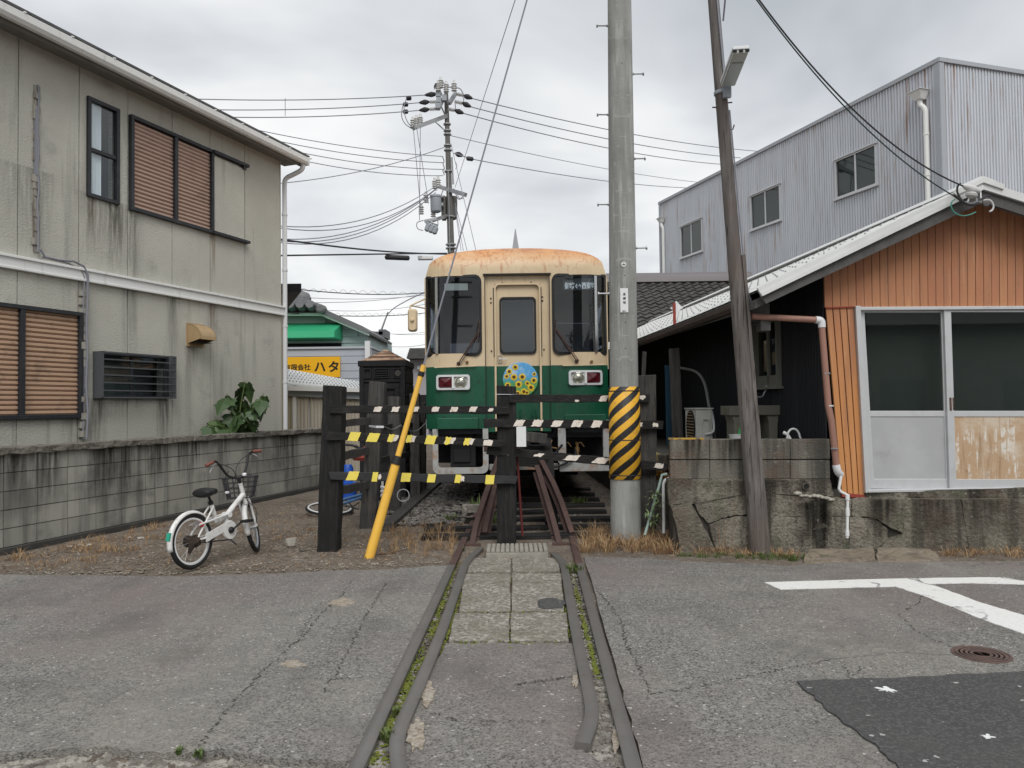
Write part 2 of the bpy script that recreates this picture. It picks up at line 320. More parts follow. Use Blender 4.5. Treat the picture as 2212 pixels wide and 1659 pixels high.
m_rblk = mat('old_retaining_block', (.165, .155, .13), .93, [((.24, .225, .19), 'r', 1, 0, 1, .7), ((.06, .055, .048), 's', 5, .5, .62, .8), ((.14, .095, .07), 'n', 2, .52, .64, .6), ((.30, .29, .25), 'n', 16, .62, .70, .5)], .8, 60, bd=.02)
m_rwall = mat('retaining_concrete', (.15, .135, .11), .95, [((.27, .245, .20), 'n', 2.1, .45, .58, .85), ((.075, .048, .035), 'n', 1.6, .5, .60, .75), ((.03, .027, .022), 's', 4.5, .5, .60, .85), ((.10, .11, .07), 'n', 3.3, .55, .65, .6), ((.38, .36, .31), 'n', 17, .62, .69, .6), ((.04, .035, .03), 'v', 60, .7, .95, .5), ((.2, .18, .14), 'r', 1, .4, 1, .4)], 1, 32, bd=.03)
m_copper = mat('brown_downpipe', (.31, .165, .125), .5, [((.20, .12, .1), 's', 8, .52, .7, .6)])
m_bike = mat('white_bicycle_enamel', (.70, .70, .685), .38, [((.40, .33, .27), 'n', 30, .60, .68, .7), ((.45, .44, .41), 'n', 7, .5, .7, .6), ((.25, .14, .09), 'n', 48, .66, .70, .8)])
m_mud = mat('clotted_mud', (.035, .024, .018), .95, [((.08, .055, .04), 'n', 30, .5, .65, .7)], 1, 40, bd=.03)
m_litter = mat('leaf_litter', (.20, .11, .05), .95, [((.35, .25, .15), 'v', 22, .4, .8, .9), ((.10, .055, .03), 'v', 17, .6, .9, .9)])
m_toe = mat('worn_toe_concrete', (.24, .20, .15), .95, [((.13, .105, .08), 'n', 6, .45, .62, .8), ((.33, .31, .27), 'n', 15, .55, .68, .6)], .8, 40, bd=.02)
m_white = mat('white_enamel_clean', (.72, .73, .73), .35, [((.45, .42, .38), 'n', 9, .62, .75, .4)])
m_black = mat('black_rubber', (.014, .014, .015), .6); m_chrome = mat('chrome', (.5, .5, .5), .25, metal=.9)
m_grip = mat('brown_grip', (.17, .06, .045), .6)
m_acw = mat('aircon_casing', (.50, .50, .46), .55, [((.36, .35, .31), 'n', 4, .5, .7, .5)])
m_blue = mat('blue_plastic', (.02, .09, .45), .4); m_green = mat('green_plastic', (.02, .35, .1), .4)
m_cream = mat('cream_train_paint', (.64, .50, .32), .42, [((.72, .60, .42), 'n', 2, .4, .7, .5),
    ((.66, .30, .11), 'n', 2.2, .1, .55, .95, ('z', 1, 3.38, 3.62)), ((.42, .17, .10), 'n', 3, .4, .6, .7, ('z', 1, 3.58, 3.68)), ((.44, .16, .06), 's', 24, .50, .60, .75, ('n', 3.1, .42, .58), ('z', 1, 3.22, 3.40)),
    ((.42, .14, .06), 'c', 3.6, .018, .006, .65, ('n', 2.3, .46, .56), ('z', 1, 3.28, 3.42)), ((.50, .2, .07), 's', 30, .62, .7, .6)], .08, 30)
m_tgreen = mat('green_train_paint', (.006, .075, .038), .42, [((.016, .12, .07), 'n', 1.7, .45, .65, .6), ((.03, .075, .05), 's', 14, .52, .66, .6), ((.01, .035, .02), 'n', 7, .58, .7, .7), ((.12, .12, .09), 's', 30, .64, .72, .35)], .05, 30)
m_skirt = mat('grey_underframe_paint', (.42, .43, .42), .6, [((.35, .19, .10), 'n', 5, .5, .65, .8), ((.2, .18, .16), 'n', 11, .55, .7, .6)])
m_red = mat('red_lens', (.09, .008, .014), .12, spec=.7); m_lens = mat('headlamp_lens', (.45, .45, .38), .1, [((.2, .2, .16), 'g', 60, .5, .6, .7)], metal=.5)
m_tglass = glass('train_glass', (.72, .77, .82)); m_int = mat('train_interior', (.10, .11, .125), .8); m_signg = mat('sign_grey', (.3, .3, .28), .6)
m_letw = mat('white_lettering', (.75, .78, .76), .6); m_letk = mat('black_lettering', (.012, .01, .008), .6)
m_brass = mat('brass', (.35, .22, .1), .4, metal=.6)
# ================================================================== GROUND
def jag(pts, amp, n=6, seed=1):
    rr = random.Random(seed); out = []
    for a, b in zip(pts, pts[1:]):
        a = V3(a); b = V3(b); t = (b - a); nrm = V3((-t.y, t.x, 0)).normalized()
        for i in range(n):
            k = i / n; out.append(a + t * k + nrm * rr.uniform(-amp, amp) * (1 if i else .3))
    out.append(V3(pts[-1])); return out
def G2(l): return [PG(u, v) for u, v in l]
rr = random.Random(3)
g = MB(); nx, ny = 150, 190; x0, x1, y0, y1 = -9, 9, -2, 17
vs = []
for j in range(ny + 1):
    for i in range(nx + 1):
        x = x0 + (x1 - x0) * i / nx; y = y0 + (y1 - y0) * j / ny
        h = -.03 + .012 * noise.noise(V3((x * 1.3, y * 1.3, 0))) + .008 * noise.noise(V3((x * 5, y * 5, 3)))
        if y > 6.7: h += .018 * min(1, (y - 6.7) / .5)
        edge = min(i, nx - i, j, ny - j)
        if y < 3.4 and x < -.3: h -= .012 * min(1, (3.4 - y) / .1)
        if edge == 0: h = -.04
        vs.append((x, y, h))
g.add(vs, [(j * (nx + 1) + i, j * (nx + 1) + i + 1, (j + 1) * (nx + 1) + i + 1, (j + 1) * (nx + 1) + i) for j in range(ny) for i in range(nx)])
S = 900
g.add([(x0, y0, -.04), (x1, y0, -.04), (x1, y1, -.04), (x0, y1, -.04), (-S, -S, -.04), (S, -S, -.04), (S, S, -.04), (-S, S, -.04)],
      [(4, 5, 1, 0), (5, 6, 2, 1), (6, 7, 3, 2), (7, 4, 0, 3)])
ground = g.build('ground', m_dirt, smooth=True, kind='structure', fix=False)
# the road: left, between the rails, right
Lr = [(748, 1659), (880, 1404), (1000, 1176)]
pl = jag(G2([(760, 1642), (700, 1640), (560, 1635), (470, 1617), (400, 1628), (300, 1624), (230, 1610), (150, 1616), (0, 1630), (-400, 1640)]), .012, 6, 5)
pl += [V3((-16, 3.1, 0)), V3((-16, 7.2, 0))]
pl += jag(G2([(-260, 1243), (0, 1241), (200, 1243), (400, 1245), (600, 1240), (700, 1232), (850, 1230), (930, 1222), (972, 1221)]), .02, 6, 6)
pl += jag(G2([(972, 1221), (870, 1424), (765, 1636)]), .008, 10, 8)[1:]
roads = []
b = MB(); b.slab([(p.x, p.y) for p in pl][::-1], -.1, 0); road = b.build('road', m_asph, kind='structure')
pr = jag(G2([(1390, 1659), (1330, 1440), (1262, 1203)]), .008, 10, 9)
pr += jag(G2([(1262, 1203), (1400, 1206), (1480, 1213), (1600, 1217), (1700, 1222), (1810, 1214), (2212, 1212), (2500, 1206)]), .01, 7, 10)[1:]
pr += [V3((18, 6.3, 0)), V3((18, -6, 0)), V3((1.0, -6, 0))]
b = MB(); b.slab([(p.x, p.y) for p in pr], -.06, 0); b.build('road', m_asph, kind='structure')
pm = [PG(872, 1659), PG(856, 1600), PG(897, 1510), PG(963, 1388), PG(1236, 1388), PG(1262, 1500), PG(1285, 1560), PG(1262, 1622), PG(1335, 1659)]
pm2 = [V3((-.55, -6, 0)), V3((.42, -6, 0))]
b = MB(); b.slab([(p.x, p.y) for p in [pm2[0]] + jag(pm, .01, 5, 12) + [pm2[1]]], -.06, -.004); b.build('road', m_asph, kind='structure')
# darker repair patch, proud of the worn road
pp = jag(G2([(2400, 1441), (2212, 1453), (1960, 1466), (1722, 1474), (1790, 1540), (1890, 1610), (1960, 1680)]), .012, 8, 14)
pp += [V3((2.3, .5, 0)), V3((5, .5, 0))]
b = MB(); b.slab([(p.x, p.y) for p in pp], -.02, .009); b.build('dark_asphalt_patch', m_patch, kind='structure')
# painted white line with its branch
def band(c, w, amp, sd, z0=.002, z1=.006, uvw=True):
    a, bb = [], []
    for (u, v, h) in c: a.append(PG(u, v - h / 2)); bb.append(PG(u, v + h / 2))
    return jag(a, amp, 9, sd) + jag(bb[::-1], amp, 9, sd + 1)
b = MB()
q = jag(G2([(1651, 1259), (1928, 1251), (2114, 1248), (2170, 1248.5), (2212, 1256), (2330, 1262), (2330, 1269), (2212, 1263), (2100, 1260), (2010, 1262), (1928, 1268), (1686, 1274), (1651, 1259)]), .006, 9, 20)
b.slab([(p.x, p.y) for p in q], -.002, .005)
q = jag(G2([(1930, 1266), (1992, 1287), (2120, 1338), (2212, 1371), (2330, 1412), (2330, 1370), (2212, 1330), (2120, 1303), (2012, 1263), (1930, 1266)]), .006, 9, 22)
b.slab([(p.x, p.y) for p in q], -.002, .0045)
b.build('road_line', m_white_paint_road, kind='structure')
# cracks: jagged dark grooves as thin ribbons
cr_mb = MB()
def crack(pts, wdt, sd):
    rr = random.Random(sd); c = jag(G2(pts), .016, 20, sd)
    for i in range(len(c) - 1):
        a, bq = c[i], c[i + 1]; t = (bq - a); nn = V3((-t.y, t.x, 0)).normalized(); w0 = wdt * .62 * rr.uniform(.15, 1.3)
        if rr.random() < .2: continue
        cr_mb.add([a + nn * w0 + V3((0, 0, .003)), a - nn * w0 + V3((0, 0, .003)), bq - nn * w0 * .8 + V3((0, 0, .003)), bq + nn * w0 * .8 + V3((0, 0, .003))], [(0, 1, 2, 3)])
for i, (pts, wd) in enumerate([
    ([(432, 1612), (470, 1560), (520, 1500), (600, 1420), (660, 1370), (690, 1330), (735, 1290), (760, 1255)], .007),
    ([(835, 1258), (815, 1290), (790, 1330), (770, 1370), (745, 1420), (700, 1500)], .006),
    ([(700, 1300), (660, 1350), (640, 1390)], .004), ([(830, 1272), (870, 1270)], .005), ([(620, 1462), (720, 1468), (790, 1462)], .004),
    ([(1288, 1270), (1320, 1310), (1345, 1350), (1352, 1390), (1380, 1440), (1405, 1500)], .006),
    ([(1405, 1500), (1530, 1480), (1600, 1465), (1690, 1445), (1800, 1425)], .006),
    ([(1290, 1262), (1390, 1268), (1500, 1264)], .003), ([(1540, 1310), (1590, 1316), (1680, 1312)], .004),
    ([(1820, 1430), (1840, 1470), (1860, 1440)], .004), ([(2000, 1270), (1985, 1300), (1940, 1330), (1990, 1370), (2060, 1400)], .005),
    ([(1108, 1480), (1180, 1470), (1240, 1462)], .006), ([(930, 1540), (1010, 1560), (1100, 1555), (1180, 1560)], .005)]):
    crack(pts, wd, 40 + i)
cr_mb.build('crack', mat('crack_shade', (.06, .056, .05), 1), parent=road)
# bare spots where the top coat has gone
m_bare = mat('bare_base_course', (.33, .28, .22), .95, [((.2, .17, .13), 'v', 60, .5, .9, .8), ((.42, .39, .34), 'v', 45, .6, .9, .7)], .8, 60, 'd')
for i, (u, v, a, c) in enumerate([(738, 1302, 28, 9), (633, 1435, 30, 8), (1880, 1770, 1, 1), (900, 1590, 22, 38), (925, 1500, 18, 28), (1242, 1470, 7, 16), (1330, 1600, 8, 34)]):
    if a < 2: continue
    rr = random.Random(i); pts = []
    for k in range(22):
        th = 2 * math.pi * k / 22; f = rr.uniform(.6, 1.15); p = PG(u + a * f * math.cos(th), v + c * f * math.sin(th)); pts.append((p.x, p.y))
    b = MB(); b.slab(pts, -.002, .0032); b.build('bare_spot', m_bare, parent=road)
# concrete crossing slabs between the rails
cs = thing('crossing_slabs', 'worn exposed-aggregate concrete slabs laid between the guard rails', 'paving', PG(1100, 1300))
rows = [(1204, 1235, 1007, 1105, 1211), (1238, 1321, 990, 1104, 1219), (1323, 1385, 968, 1102, 1230)]
for i, (va, vb, ul, um, ur) in enumerate(rows):
    for k, (ua, ub) in enumerate(((ul, um), (um, ur))):
        q = jag([PG(ua + 1.5, vb - 1), PG(ub - 1.5, vb - 1), PG(ub - 1.5 - (ub - 1106) * .04, va + 1), PG(ua + 1.5 - (ua - 1106) * (.10 if k == 0 else 0), va + 1), PG(ua + 1.5, vb - 1)], .005, 6, 60 + i * 2 + k)
        b = MB(); b.slab([(p.x, p.y) for p in q[:-1]], -.06, -.001 + .003 * k); b.build('slab', m_concs, cs, bevel=.004)
b = MB(); pts = []
for k in range(16):
    th = 2 * math.pi * k / 16; f = random.Random(k).uniform(.75, 1.1); p = PG(1190 + 34 * f * math.cos(th), 1305 + 13 * f * math.sin(th)); pts.append((p.x, p.y))
b.slab(pts, 0, .008); b.build('patch', m_patch, cs)
# manhole cover, rings and keyholes
c = PG(2120, 1414); mh = thing('manhole_cover', 'small round rusty iron cover set in the road right of the white line', 'manhole cover', c)
b = MB(); b.lathe(c + V3((0, 0, -.02)), (0, 0, 1), [(.152, 0), (.152, .024), (.140, .025), (.138, .021), (0, .021)], 40); b.build('ring', m_iron, mh)
b = MB()
for r_ in (.122, .098, .074, .05): b.lathe(c + V3((0, 0, .001)), (0, 0, 1), [(r_ + .008, 0), (r_ + .008, .005), (r_ - .006, .005), (r_ - .006, 0)], 36)
b.build('cover_relief', m_iron, mh)
# loose rock-like white marks on the patch: dropped paint
for (u, v, s_) in ((1915, 1494, .05), (2132, 1596, .03)):
    p = PG(u, v); b = MB(); rr = random.Random(int(u)); pts = []
    for k in range(20):
        th = 2 * math.pi * k / 20; f = s_ * (rr.uniform(.2, 1.2)); pts.append((p.x + f * math.cos(th), p.y + f * math.sin(th) * .8))
    b.slab(pts, .007, .0115); b.build('white_splash', m_letw, parent=road)
# ------------------------------------------------------------------ rails
def rprof(h=.14, hw=.033, fw=.06): return [(-hw, 0), (-hw + .006, .004), (hw - .006, .004), (hw, 0), (hw - .002, -.03), (.009, -.042), (.009, -h + .018), (fw, -h + .008), (fw, -h), (-fw, -h), (-fw, -h + .008), (-.009, -h + .018), (-.009, -.042), (-hw + .002, -.03)]
RP = rprof()
def line_px(l, z): return [PG(u, v, z) for u, v in l]
def extend(pts, near=2.5):
    d = (pts[0] - pts[1]).normalized(); return [pts[0] + d * near] + pts
zt = .022
lr = extend(line_px([(768, 1659), (889, 1404), (962, 1250), (1008, 1153), (1044, 1076)], zt)); far = lr[-1]
def smooth_path(pts, it=2):
    for _ in range(it):
        q = [pts[0]]
        for a, bq in zip(pts, pts[1:]): q += [a * .75 + bq * .25, a * .25 + bq * .75]
        pts = q + [pts[-1]]
    return pts
lr[-1] = V3((-.50, 9.6, .022)); rl = extend(line_px([(1370, 1659), (1312, 1440), (1256, 1236), (1234, 1150)], zt)) + [V3((.63, 9.6, .022))]
def two_tone(name, path, ysplit, label):
    """worn rail in the road, rusty past the road edge"""
    t = thing(name, label, 'rail', path[0])
    near = [p for p in path if p.y <= ysplit]; farp = [p for p in path if p.y > ysplit]
    k = len(near); a, bq = path[k - 1], path[k]; f = (ysplit - a.y) / (bq.y - a.y); mid = a + (bq - a) * f
    b = MB(); b.sweep(near + [mid], RP); b.build('worn_length', m_rail, t, smooth=True)
    b = MB(); b.sweep([mid] + farp, RP); b.build('rusty_length', m_rust, t, smooth=True)
    return t
two_tone('running_rail', lr + [V3((-.49, 24, .022))], 6.9, 'long left running rail crossing the road to the fence, outermost on the left')
two_tone('running_rail', rl + [V3((.64, 24, .022))], 6.9, 'long right running rail crossing the road, outermost on the right')
gl = smooth_path(extend([PG(862, 1659, zt), PG(856, 1606, zt), PG(862, 1575, zt), PG(893, 1506, zt), PG(950, 1375, zt), PG(995, 1245, zt), PG(1006, 1212, zt), PG(1038, 1183, zt)], 1.2), 2)
b = MB(); b.sweep(gl, RP); b.build('guard_rail', [m_rail], smooth=True, label='left guard rail with bent ends lying inside the left running rail', cat='rail')
gr = smooth_path([PG(1258, 1606, zt), PG(1282, 1545, zt), PG(1272, 1490, zt), PG(1243, 1360, zt), PG(1222, 1240, zt), PG(1216, 1212, zt), PG(1196, 1194, zt)], 2)
b = MB(); b.sweep(gr, RP); b.build('guard_rail', [m_rail], smooth=True, label='right guard rail with a cut kinked near end, inside the right running rail', cat='rail')
# ------------------------------------------------------------------ stones
_ico = bmesh.new(); bmesh.ops.create_icosphere(_ico, subdivisions=1, radius=1); ICOV = [v.co.copy() for v in _ico.verts]; ICOF = [tuple(v.index for v in f.verts) for f in _ico.faces]; _ico.free()
def stones(name, sampler, n, s0, s1, mt, sd, label=None, cat=None, flat=.6, parent=None):
    rr = random.Random(sd); b = MB(); vs = []; fs = []
    for _ in range(n):
        x, y, z = sampler(rr); s_ = s0 + (s1 - s0) * rr.random() ** 2.2; a = rr.random() * 6.283; ca, sa = math.cos(a), math.sin(a)
        sx, sy, sz = s_ * rr.uniform(.7, 1.3), s_ * rr.uniform(.7, 1.2), s_ * flat * rr.uniform(.6, 1.1); k = len(vs)
        for v in ICOV:
            j = rr.uniform(.78, 1.12); px, py, pz = v.x * sx * j, v.y * sy * j, v.z * sz * j
            vs.append(V3((x + px * ca - py * sa, y + px * sa + py * ca, z + pz + sz * .25)))
        fs += [(k + f[0], k + f[1], k + f[2]) for f in ICOF]
    b.v = vs; b.f = fs; b.m = [0] * len(fs)
    return b.build(name, mt, parent, kind='stuff', fix=False, label=label, cat=cat)
def band_px(u0_, u1_, v0_, v1_, z=-.02, pw=1.0):
    def f(rr):
        u = rr.uniform(u0_, u1_); v = v0_ + (v1_ - v0_) * rr.random() ** pw; p = PG(u, v, z); return p.x, p.y, z
    return f
def inpoly(p, poly):
    c = False; n = len(poly)
    for i in range(n):
        a, bq = poly[i], poly[(i + 1) % n]
        if (a[1] > p[1]) != (bq[1] > p[1]) and p[0] < (bq[0] - a[0]) * (p[1] - a[1]) / (bq[1] - a[1]) + a[0]: c = not c
    return c
def polysam(poly, z=-.02):
    us = [a for a, _ in poly]; vs_ = [c for _, c in poly]
    def f(rr):
        while 1:
            u = rr.uniform(min(us), max(us)); v = rr.uniform(min(vs_), max(vs_))
            if inpoly((u, v), poly): p = PG(u, v, z); return p.x, p.y, z
    return f
def xysam(x0, x1, y0, y1, z):
    return lambda rr: (rr.uniform(x0, x1), rr.uniform(y0, y1), z)
stones('gravel', polysam([(-30, 1634), (150, 1622), (300, 1630), (470, 1626), (560, 1642), (762, 1648), (745, 1690), (-30, 1700)], -.044), 3600, .005, .026, m_peb, 1, 'loose pebbles along the broken road edge at the lower left corner', 'gravel')
stones('gravel', polysam([(748, 1659), (880, 1404), (965, 1250), (1008, 1176), (1010, 1176), (985, 1250), (920, 1404), (850, 1600), (858, 1659)], -.022), 2600, .004, .017, m_peb, 2, 'fine gravel packed between the left running rail and guard rail', 'gravel')
stones('gravel', polysam([(1228, 1210), (1240, 1210), (1300, 1440), (1352, 1659), (1262, 1659), (1285, 1550), (1250, 1350)], -.022), 2400, .004, .017, m_peb, 3, 'fine gravel packed between the right running rail and guard rail', 'gravel')
stones('yard_gravel', polysam([(-30, 1240), (-30, 1208), (250, 1155), (560, 1095), (690, 1080), (780, 1140), (960, 1216), (700, 1232), (300, 1243)], -.012), 6500, .005, .019, m_ypeb, 4, 'scattered small stones over the dirt strip below the block wall', 'gravel', .5)
stones('ballast', xysam(-1.6, 1.9, 8.6, 14.5, -.02), 3200, .015, .042, m_ball, 5, 'dark track ballast under and in front of the train', 'ballast')
stones('ballast', xysam(-1.75, -.62, 9.3, 15, .02), 2600, .02, .05, m_ball, 6, 'heaped ballast shoulder beside the left rail below the train', 'ballast')
# debris stones that can be told apart
def rock(u, v, s_, lab, mt=m_peb, tall=1):
    rr = random.Random(int(u * 7 + v)); p = PG(u, v, -.01); b = MB(); vs = []
    for w_ in ICOV:
        j = rr.uniform(.7, 1.15); vs.append(p + V3((w_.x * s_ * j, w_.y * s_ * j * .7, (w_.z * .5 * tall + .35 * tall) * s_ * j)))
    b.add(vs, ICOF); b.build('stone', mt, label=lab, cat='stone')
m_ston = mat('pale_stone', (.42, .40, .35), .9, [((.25, .23, .2), 'n', 12, .5, .7, .7)], .5, 60)
rock(628, 1182, .062, 'pale upright wedge stone standing on dirt left of the fence post', m_ston, 2.6)
rock(657, 1190, .06, 'flat grey stone beside the pale wedge stone by the fence', m_cap, .5)
for i, (u, v, s_) in enumerate(((173, 1180, .05), (192, 1180, .045), (150, 1183, .04), (305, 1164, .05), (280, 1162, .03))):
    rock(u, v, s_, ['pale lump of rubble, biggest of those at the block wall foot', 'white rubble lump right of the biggest one at the wall foot', 'small pale rubble lump left of the biggest one at the wall foot', 'white flake of rubble at the wall foot behind the bicycle wheel', 'tiny rubble chip just left of the white flake at the wall foot'][i], m_ston, .7)
rock(1207, 1124, .06, 'pale stone lying between the buffer stop struts', m_ston, .6)
# ------------------------------------------------------------------ grass and weeds
def blades(b, p, n, h, spread, rr, wd=.004, lean=1.0):
    for _ in range(n):
        a = rr.random() * 6.283; r_ = rr.random() * spread; base = V3((p[0] + math.cos(a) * r_ * .5, p[1] + math.sin(a) * r_ * .5, p[2]))
        hh = h * rr.uniform(.4, 1.1); ln = V3((math.cos(a), math.sin(a), 0)) * hh * rr.uniform(.1, .9) * lean
        sd_ = V3((math.cos(a + 1.57 + rr.uniform(-1, 1)), math.sin(a + 1.57), 0)).normalized() * wd
        m1 = base + V3((0, 0, hh * .55)) + ln * .35; m2 = base + V3((0, 0, hh * rr.uniform(.7, 1.0))) + ln
        k = len(b.v); b.v += [base - sd_, base + sd_, m1 + sd_ * .8, m1 - sd_ * .8, m2]; b.f += [(k, k + 1, k + 2, k + 3), (k + 3, k + 2, k + 4)]; b.m += [0, 0]
def grass(name, sampler, tufts, n, h, spread, mt, sd, lab, wd=.004, lean=1.0, cat='grass', clump=None):
    rr = random.Random(sd); b = MB(); cl = [sampler(rr) for _ in range(clump)] if clump else None
    for _ in range(tufts):
        if cl: c = rr.choice(cl); p = (c[0] + rr.gauss(0, .12), c[1] + rr.gauss(0, .08), c[2])
        else: p = sampler(rr)
        blades(b, p, n, h * rr.uniform(.6, 1.2), spread, rr, wd, lean)
    return b.build(name, mt, kind='stuff', fix=False, label=lab, cat=cat)
grass('dry_grass', polysam([(-30, 1235), (-30, 1210), (240, 1160), (420, 1120), (420, 1150), (200, 1225)]), 130, 11, .10, .12, m_dryg, 11, 'dry straw-coloured grass tufts along the foot of the block wall', .0025, 1.4, clump=14)
grass('dry_grass', polysam([(420, 1120), (700, 1085), (960, 1180), (930, 1210), (700, 1200)]), 150, 10, .06, .10, m_dryg, 12, 'thin dry grass over the dirt around the left fence post', .002, 1.8, clump=26)
grass('dry_grass', xysam(-1.45, -.6, 7.5, 9.2, -.01), 70, 12, .17, .08, m_dryg, 13, 'taller dry grass between the yellow guard and the left rail', .002, 1.0)
grass('dry_grass', polysam([(1258, 1196), (1262, 1160), (1300, 1150), (1440, 1165), (1470, 1200)]), 150, 20, .17, .14, m_dryg, 14, 'matted brown dry grass around the base of the concrete pole', .0028, 1.3)
grass('dry_grass', polysam([(1500, 1200), (1560, 1180), (1620, 1190), (1760, 1205), (1700, 1211)]), 60, 14, .10, .1, m_dryg, 15, 'dry grass at the foot of the wooden pole', .0028, 1.6)
grass('dry_grass', polysam([(2000, 1205), (2100, 1185), (2230, 1180), (2230, 1208)]), 80, 12, .10, .1, m_dryg, 16, 'dry grass on the ledge at the right end of the retaining wall', .0025, 1.8)
grass('dry_stalks', polysam([(1510, 1196), (1600, 1185), (1640, 1196)]), 7, 3, .62, .05, m_dryg, 17, 'tall bent dry stalks leaning against the cracked retaining wall', .0035, .9, 'weeds')
grass('green_grass', polysam([(1450, 1203), (1640, 1200), (1800, 1207), (1700, 1213), (1500, 1206)]), 70, 16, .06, .07, m_weed, 18, 'short green grass along the road edge below the wooden pole', .003, .9)
grass('green_grass', polysam([(830, 1500), (1000, 1190), (1010, 1200), (870, 1500)], -.015), 60, 8, .02, .05, m_moss, 19, 'mossy growth between the left rails', .004, 1.2)
for i, (u, v, h, lab) in enumerate([(833, 1600, .06, 'largest green weed between the left rails near the bottom'), (850, 1545, .04, 'green weed between the left rails above the largest one'), (1238, 1238, .10, 'green weed between the right rails near the fence'), (430, 1634, .035, 'small green weed rosette at the broken road edge'), (383, 1630, .03, 'tiny green weed rosette left of the other on the road edge'),
        (1000, 1190, .05, 'sprig of weed at the left guard rail tip'), (970, 1128, .13, 'green weed growing on ballast left of the buffer stop'), (1040, 1110, .25, 'leafy weed climbing the left buffer strut'), (1250, 1090, .16, 'green weed in the shadow beneath the train, right side'), (1060, 1130, .2, 'weed in front of the thick centre post foot')]):
    b = MB(); rr = random.Random(i); p = PG(u, v, -.01)
    for _ in range(7): blades(b, (p.x + rr.gauss(0, h * .3), p.y + rr.gauss(0, h * .3), p.z), 9, h, h * .4, rr, .0035 + h * .03, .9)
    b.build('weed', m_weed, label=lab, cat='weed', fix=False)
lt = MB(); rr = random.Random(44); sam = polysam([(-30, 1236), (-30, 1205), (250, 1150), (560, 1090), (690, 1080), (780, 1120), (960, 1170), (960, 1214), (700, 1228), (300, 1240)]); sam2 = xysam(-1.9, 1.6, 7.3, 9.6, 0)
for s_ in range(4200):
    x, y, z = (sam if s_ % 3 else sam2)(rr); k = rr.uniform(.004, .016); a = rr.random() * 6.28; c = V3((x, y, -.004 + rr.random() * .012)); d = V3((math.cos(a), math.sin(a), rr.uniform(-.3, .3))) * k * rr.choice([1, 1, 3.5]); e = V3((-math.sin(a), math.cos(a), rr.uniform(-.3, .3))) * k * .45
    lt.add([c - d, c - e, c + d, c + e], [(0, 1, 2, 3)])
lt.build('leaf_litter', m_litter, kind='stuff', fix=False, label='brown leaf litter and twigs scattered over the dirt around the barrier', cat='litter')
mo = MB(); rr = random.Random(5)
def rail_u(v): return 770 + .4715 * (1659 - v)
def guard_u(v):
    pts = [(1183, 1038), (1212, 1006), (1245, 995), (1375, 950), (1506, 893), (1575, 862), (1659, 862)]
    for (va, ua), (vb, ub) in zip(pts, pts[1:]):
        if va <= v <= vb: return ua + (ub - ua) * (v - va) / (vb - va)
    return 862
mcl = [(rr.uniform(1230, 1500) if rr.random() < .8 else rr.uniform(1500, 1650), rr.random()) for _ in range(46)]
for s_ in range(1300):
    q = rr.random()
    if q < .55:
        v0_, f_ = rr.choice(mcl); v = v0_ + rr.gauss(0, 11); f_ = min(1, max(0, f_ + rr.gauss(0, .2))); a_, b_ = rail_u(v) + 10, guard_u(v) - 12; u = a_ + (b_ - a_) * f_
    elif q < .75: v = rr.gauss(1360, 75); u = guard_u(v) + 13 + abs(rr.gauss(0, 4))
    elif q < .95: v = rr.choice([rr.gauss(1290, 20), rr.gauss(1350, 14), rr.gauss(1400, 18), rr.gauss(1445, 12)]); u = 1233 + (v - 1240) * .252 + rr.uniform(-3, 6)
    else: v = rr.uniform(1240, 1380); u = 1208 + (v - 1240) * .16 + rr.uniform(-3, 2)
    if v > 1656 or v < 1215: continue
    p = PG(u, v, -.018); k = rr.uniform(.005, .013)
    vs = [p + V3((w_.x * k * rr.uniform(.7, 1.2), w_.y * k, max(0, w_.z) * k * .7 + .004)) for w_ in ICOV]; mo.add(vs, ICOF)
for s_ in range(90):
    u, v = rr.choice([(rr.gauss(1103, 3), rr.uniform(1235, 1400)), (rr.uniform(970, 1225), rr.gauss(1388, 2.5)), (rr.uniform(985, 1215), rr.gauss(1322, 1))]); p = PG(u, v, -.004); k = rr.uniform(.004, .012)
    mo.add([p + V3((w_.x * k, w_.y * k, max(0, w_.z) * k * .5)) for w_ in ICOV], ICOF)
mo.build('moss', m_moss, kind='stuff', fix=False, label='yellow green moss cushions along the rails and slab joints', cat='moss')
# sleepers and old timbers on the track bed
def timber(b, p0, p1, wd, dp, rr, up=V3((0, 0, 1)), n=10, amp=.004, ends=.01, mi=0):
    p0 = V3(p0); p1 = V3(p1); t = (p1 - p0).normalized(); sd_ = t.cross(up).normalized(); uu = sd_.cross(t); vs = []
    for i in range(n + 1):
        c = p0 + (p1 - p0) * (i / n)
        for a, c2 in ((-1, -1), (1, -1), (1, 1), (-1, 1)):
            e2 = t * (rr.uniform(-ends, ends) if i in (0, n) else 0)
            vs.append(c + sd_ * a * (wd / 2 + rr.uniform(-amp, amp)) + uu * c2 * (dp / 2 + rr.uniform(-amp, amp)) + e2)
    fs = [(i * 4 + j, i * 4 + (j + 1) % 4, (i + 1) * 4 + (j + 1) % 4, (i + 1) * 4 + j) for i in range(n) for j in range(4)] + [(3, 2, 1, 0), tuple(n * 4 + j for j in range(4))]
    b.add(vs, fs, mi)
rr = random.Random(9)
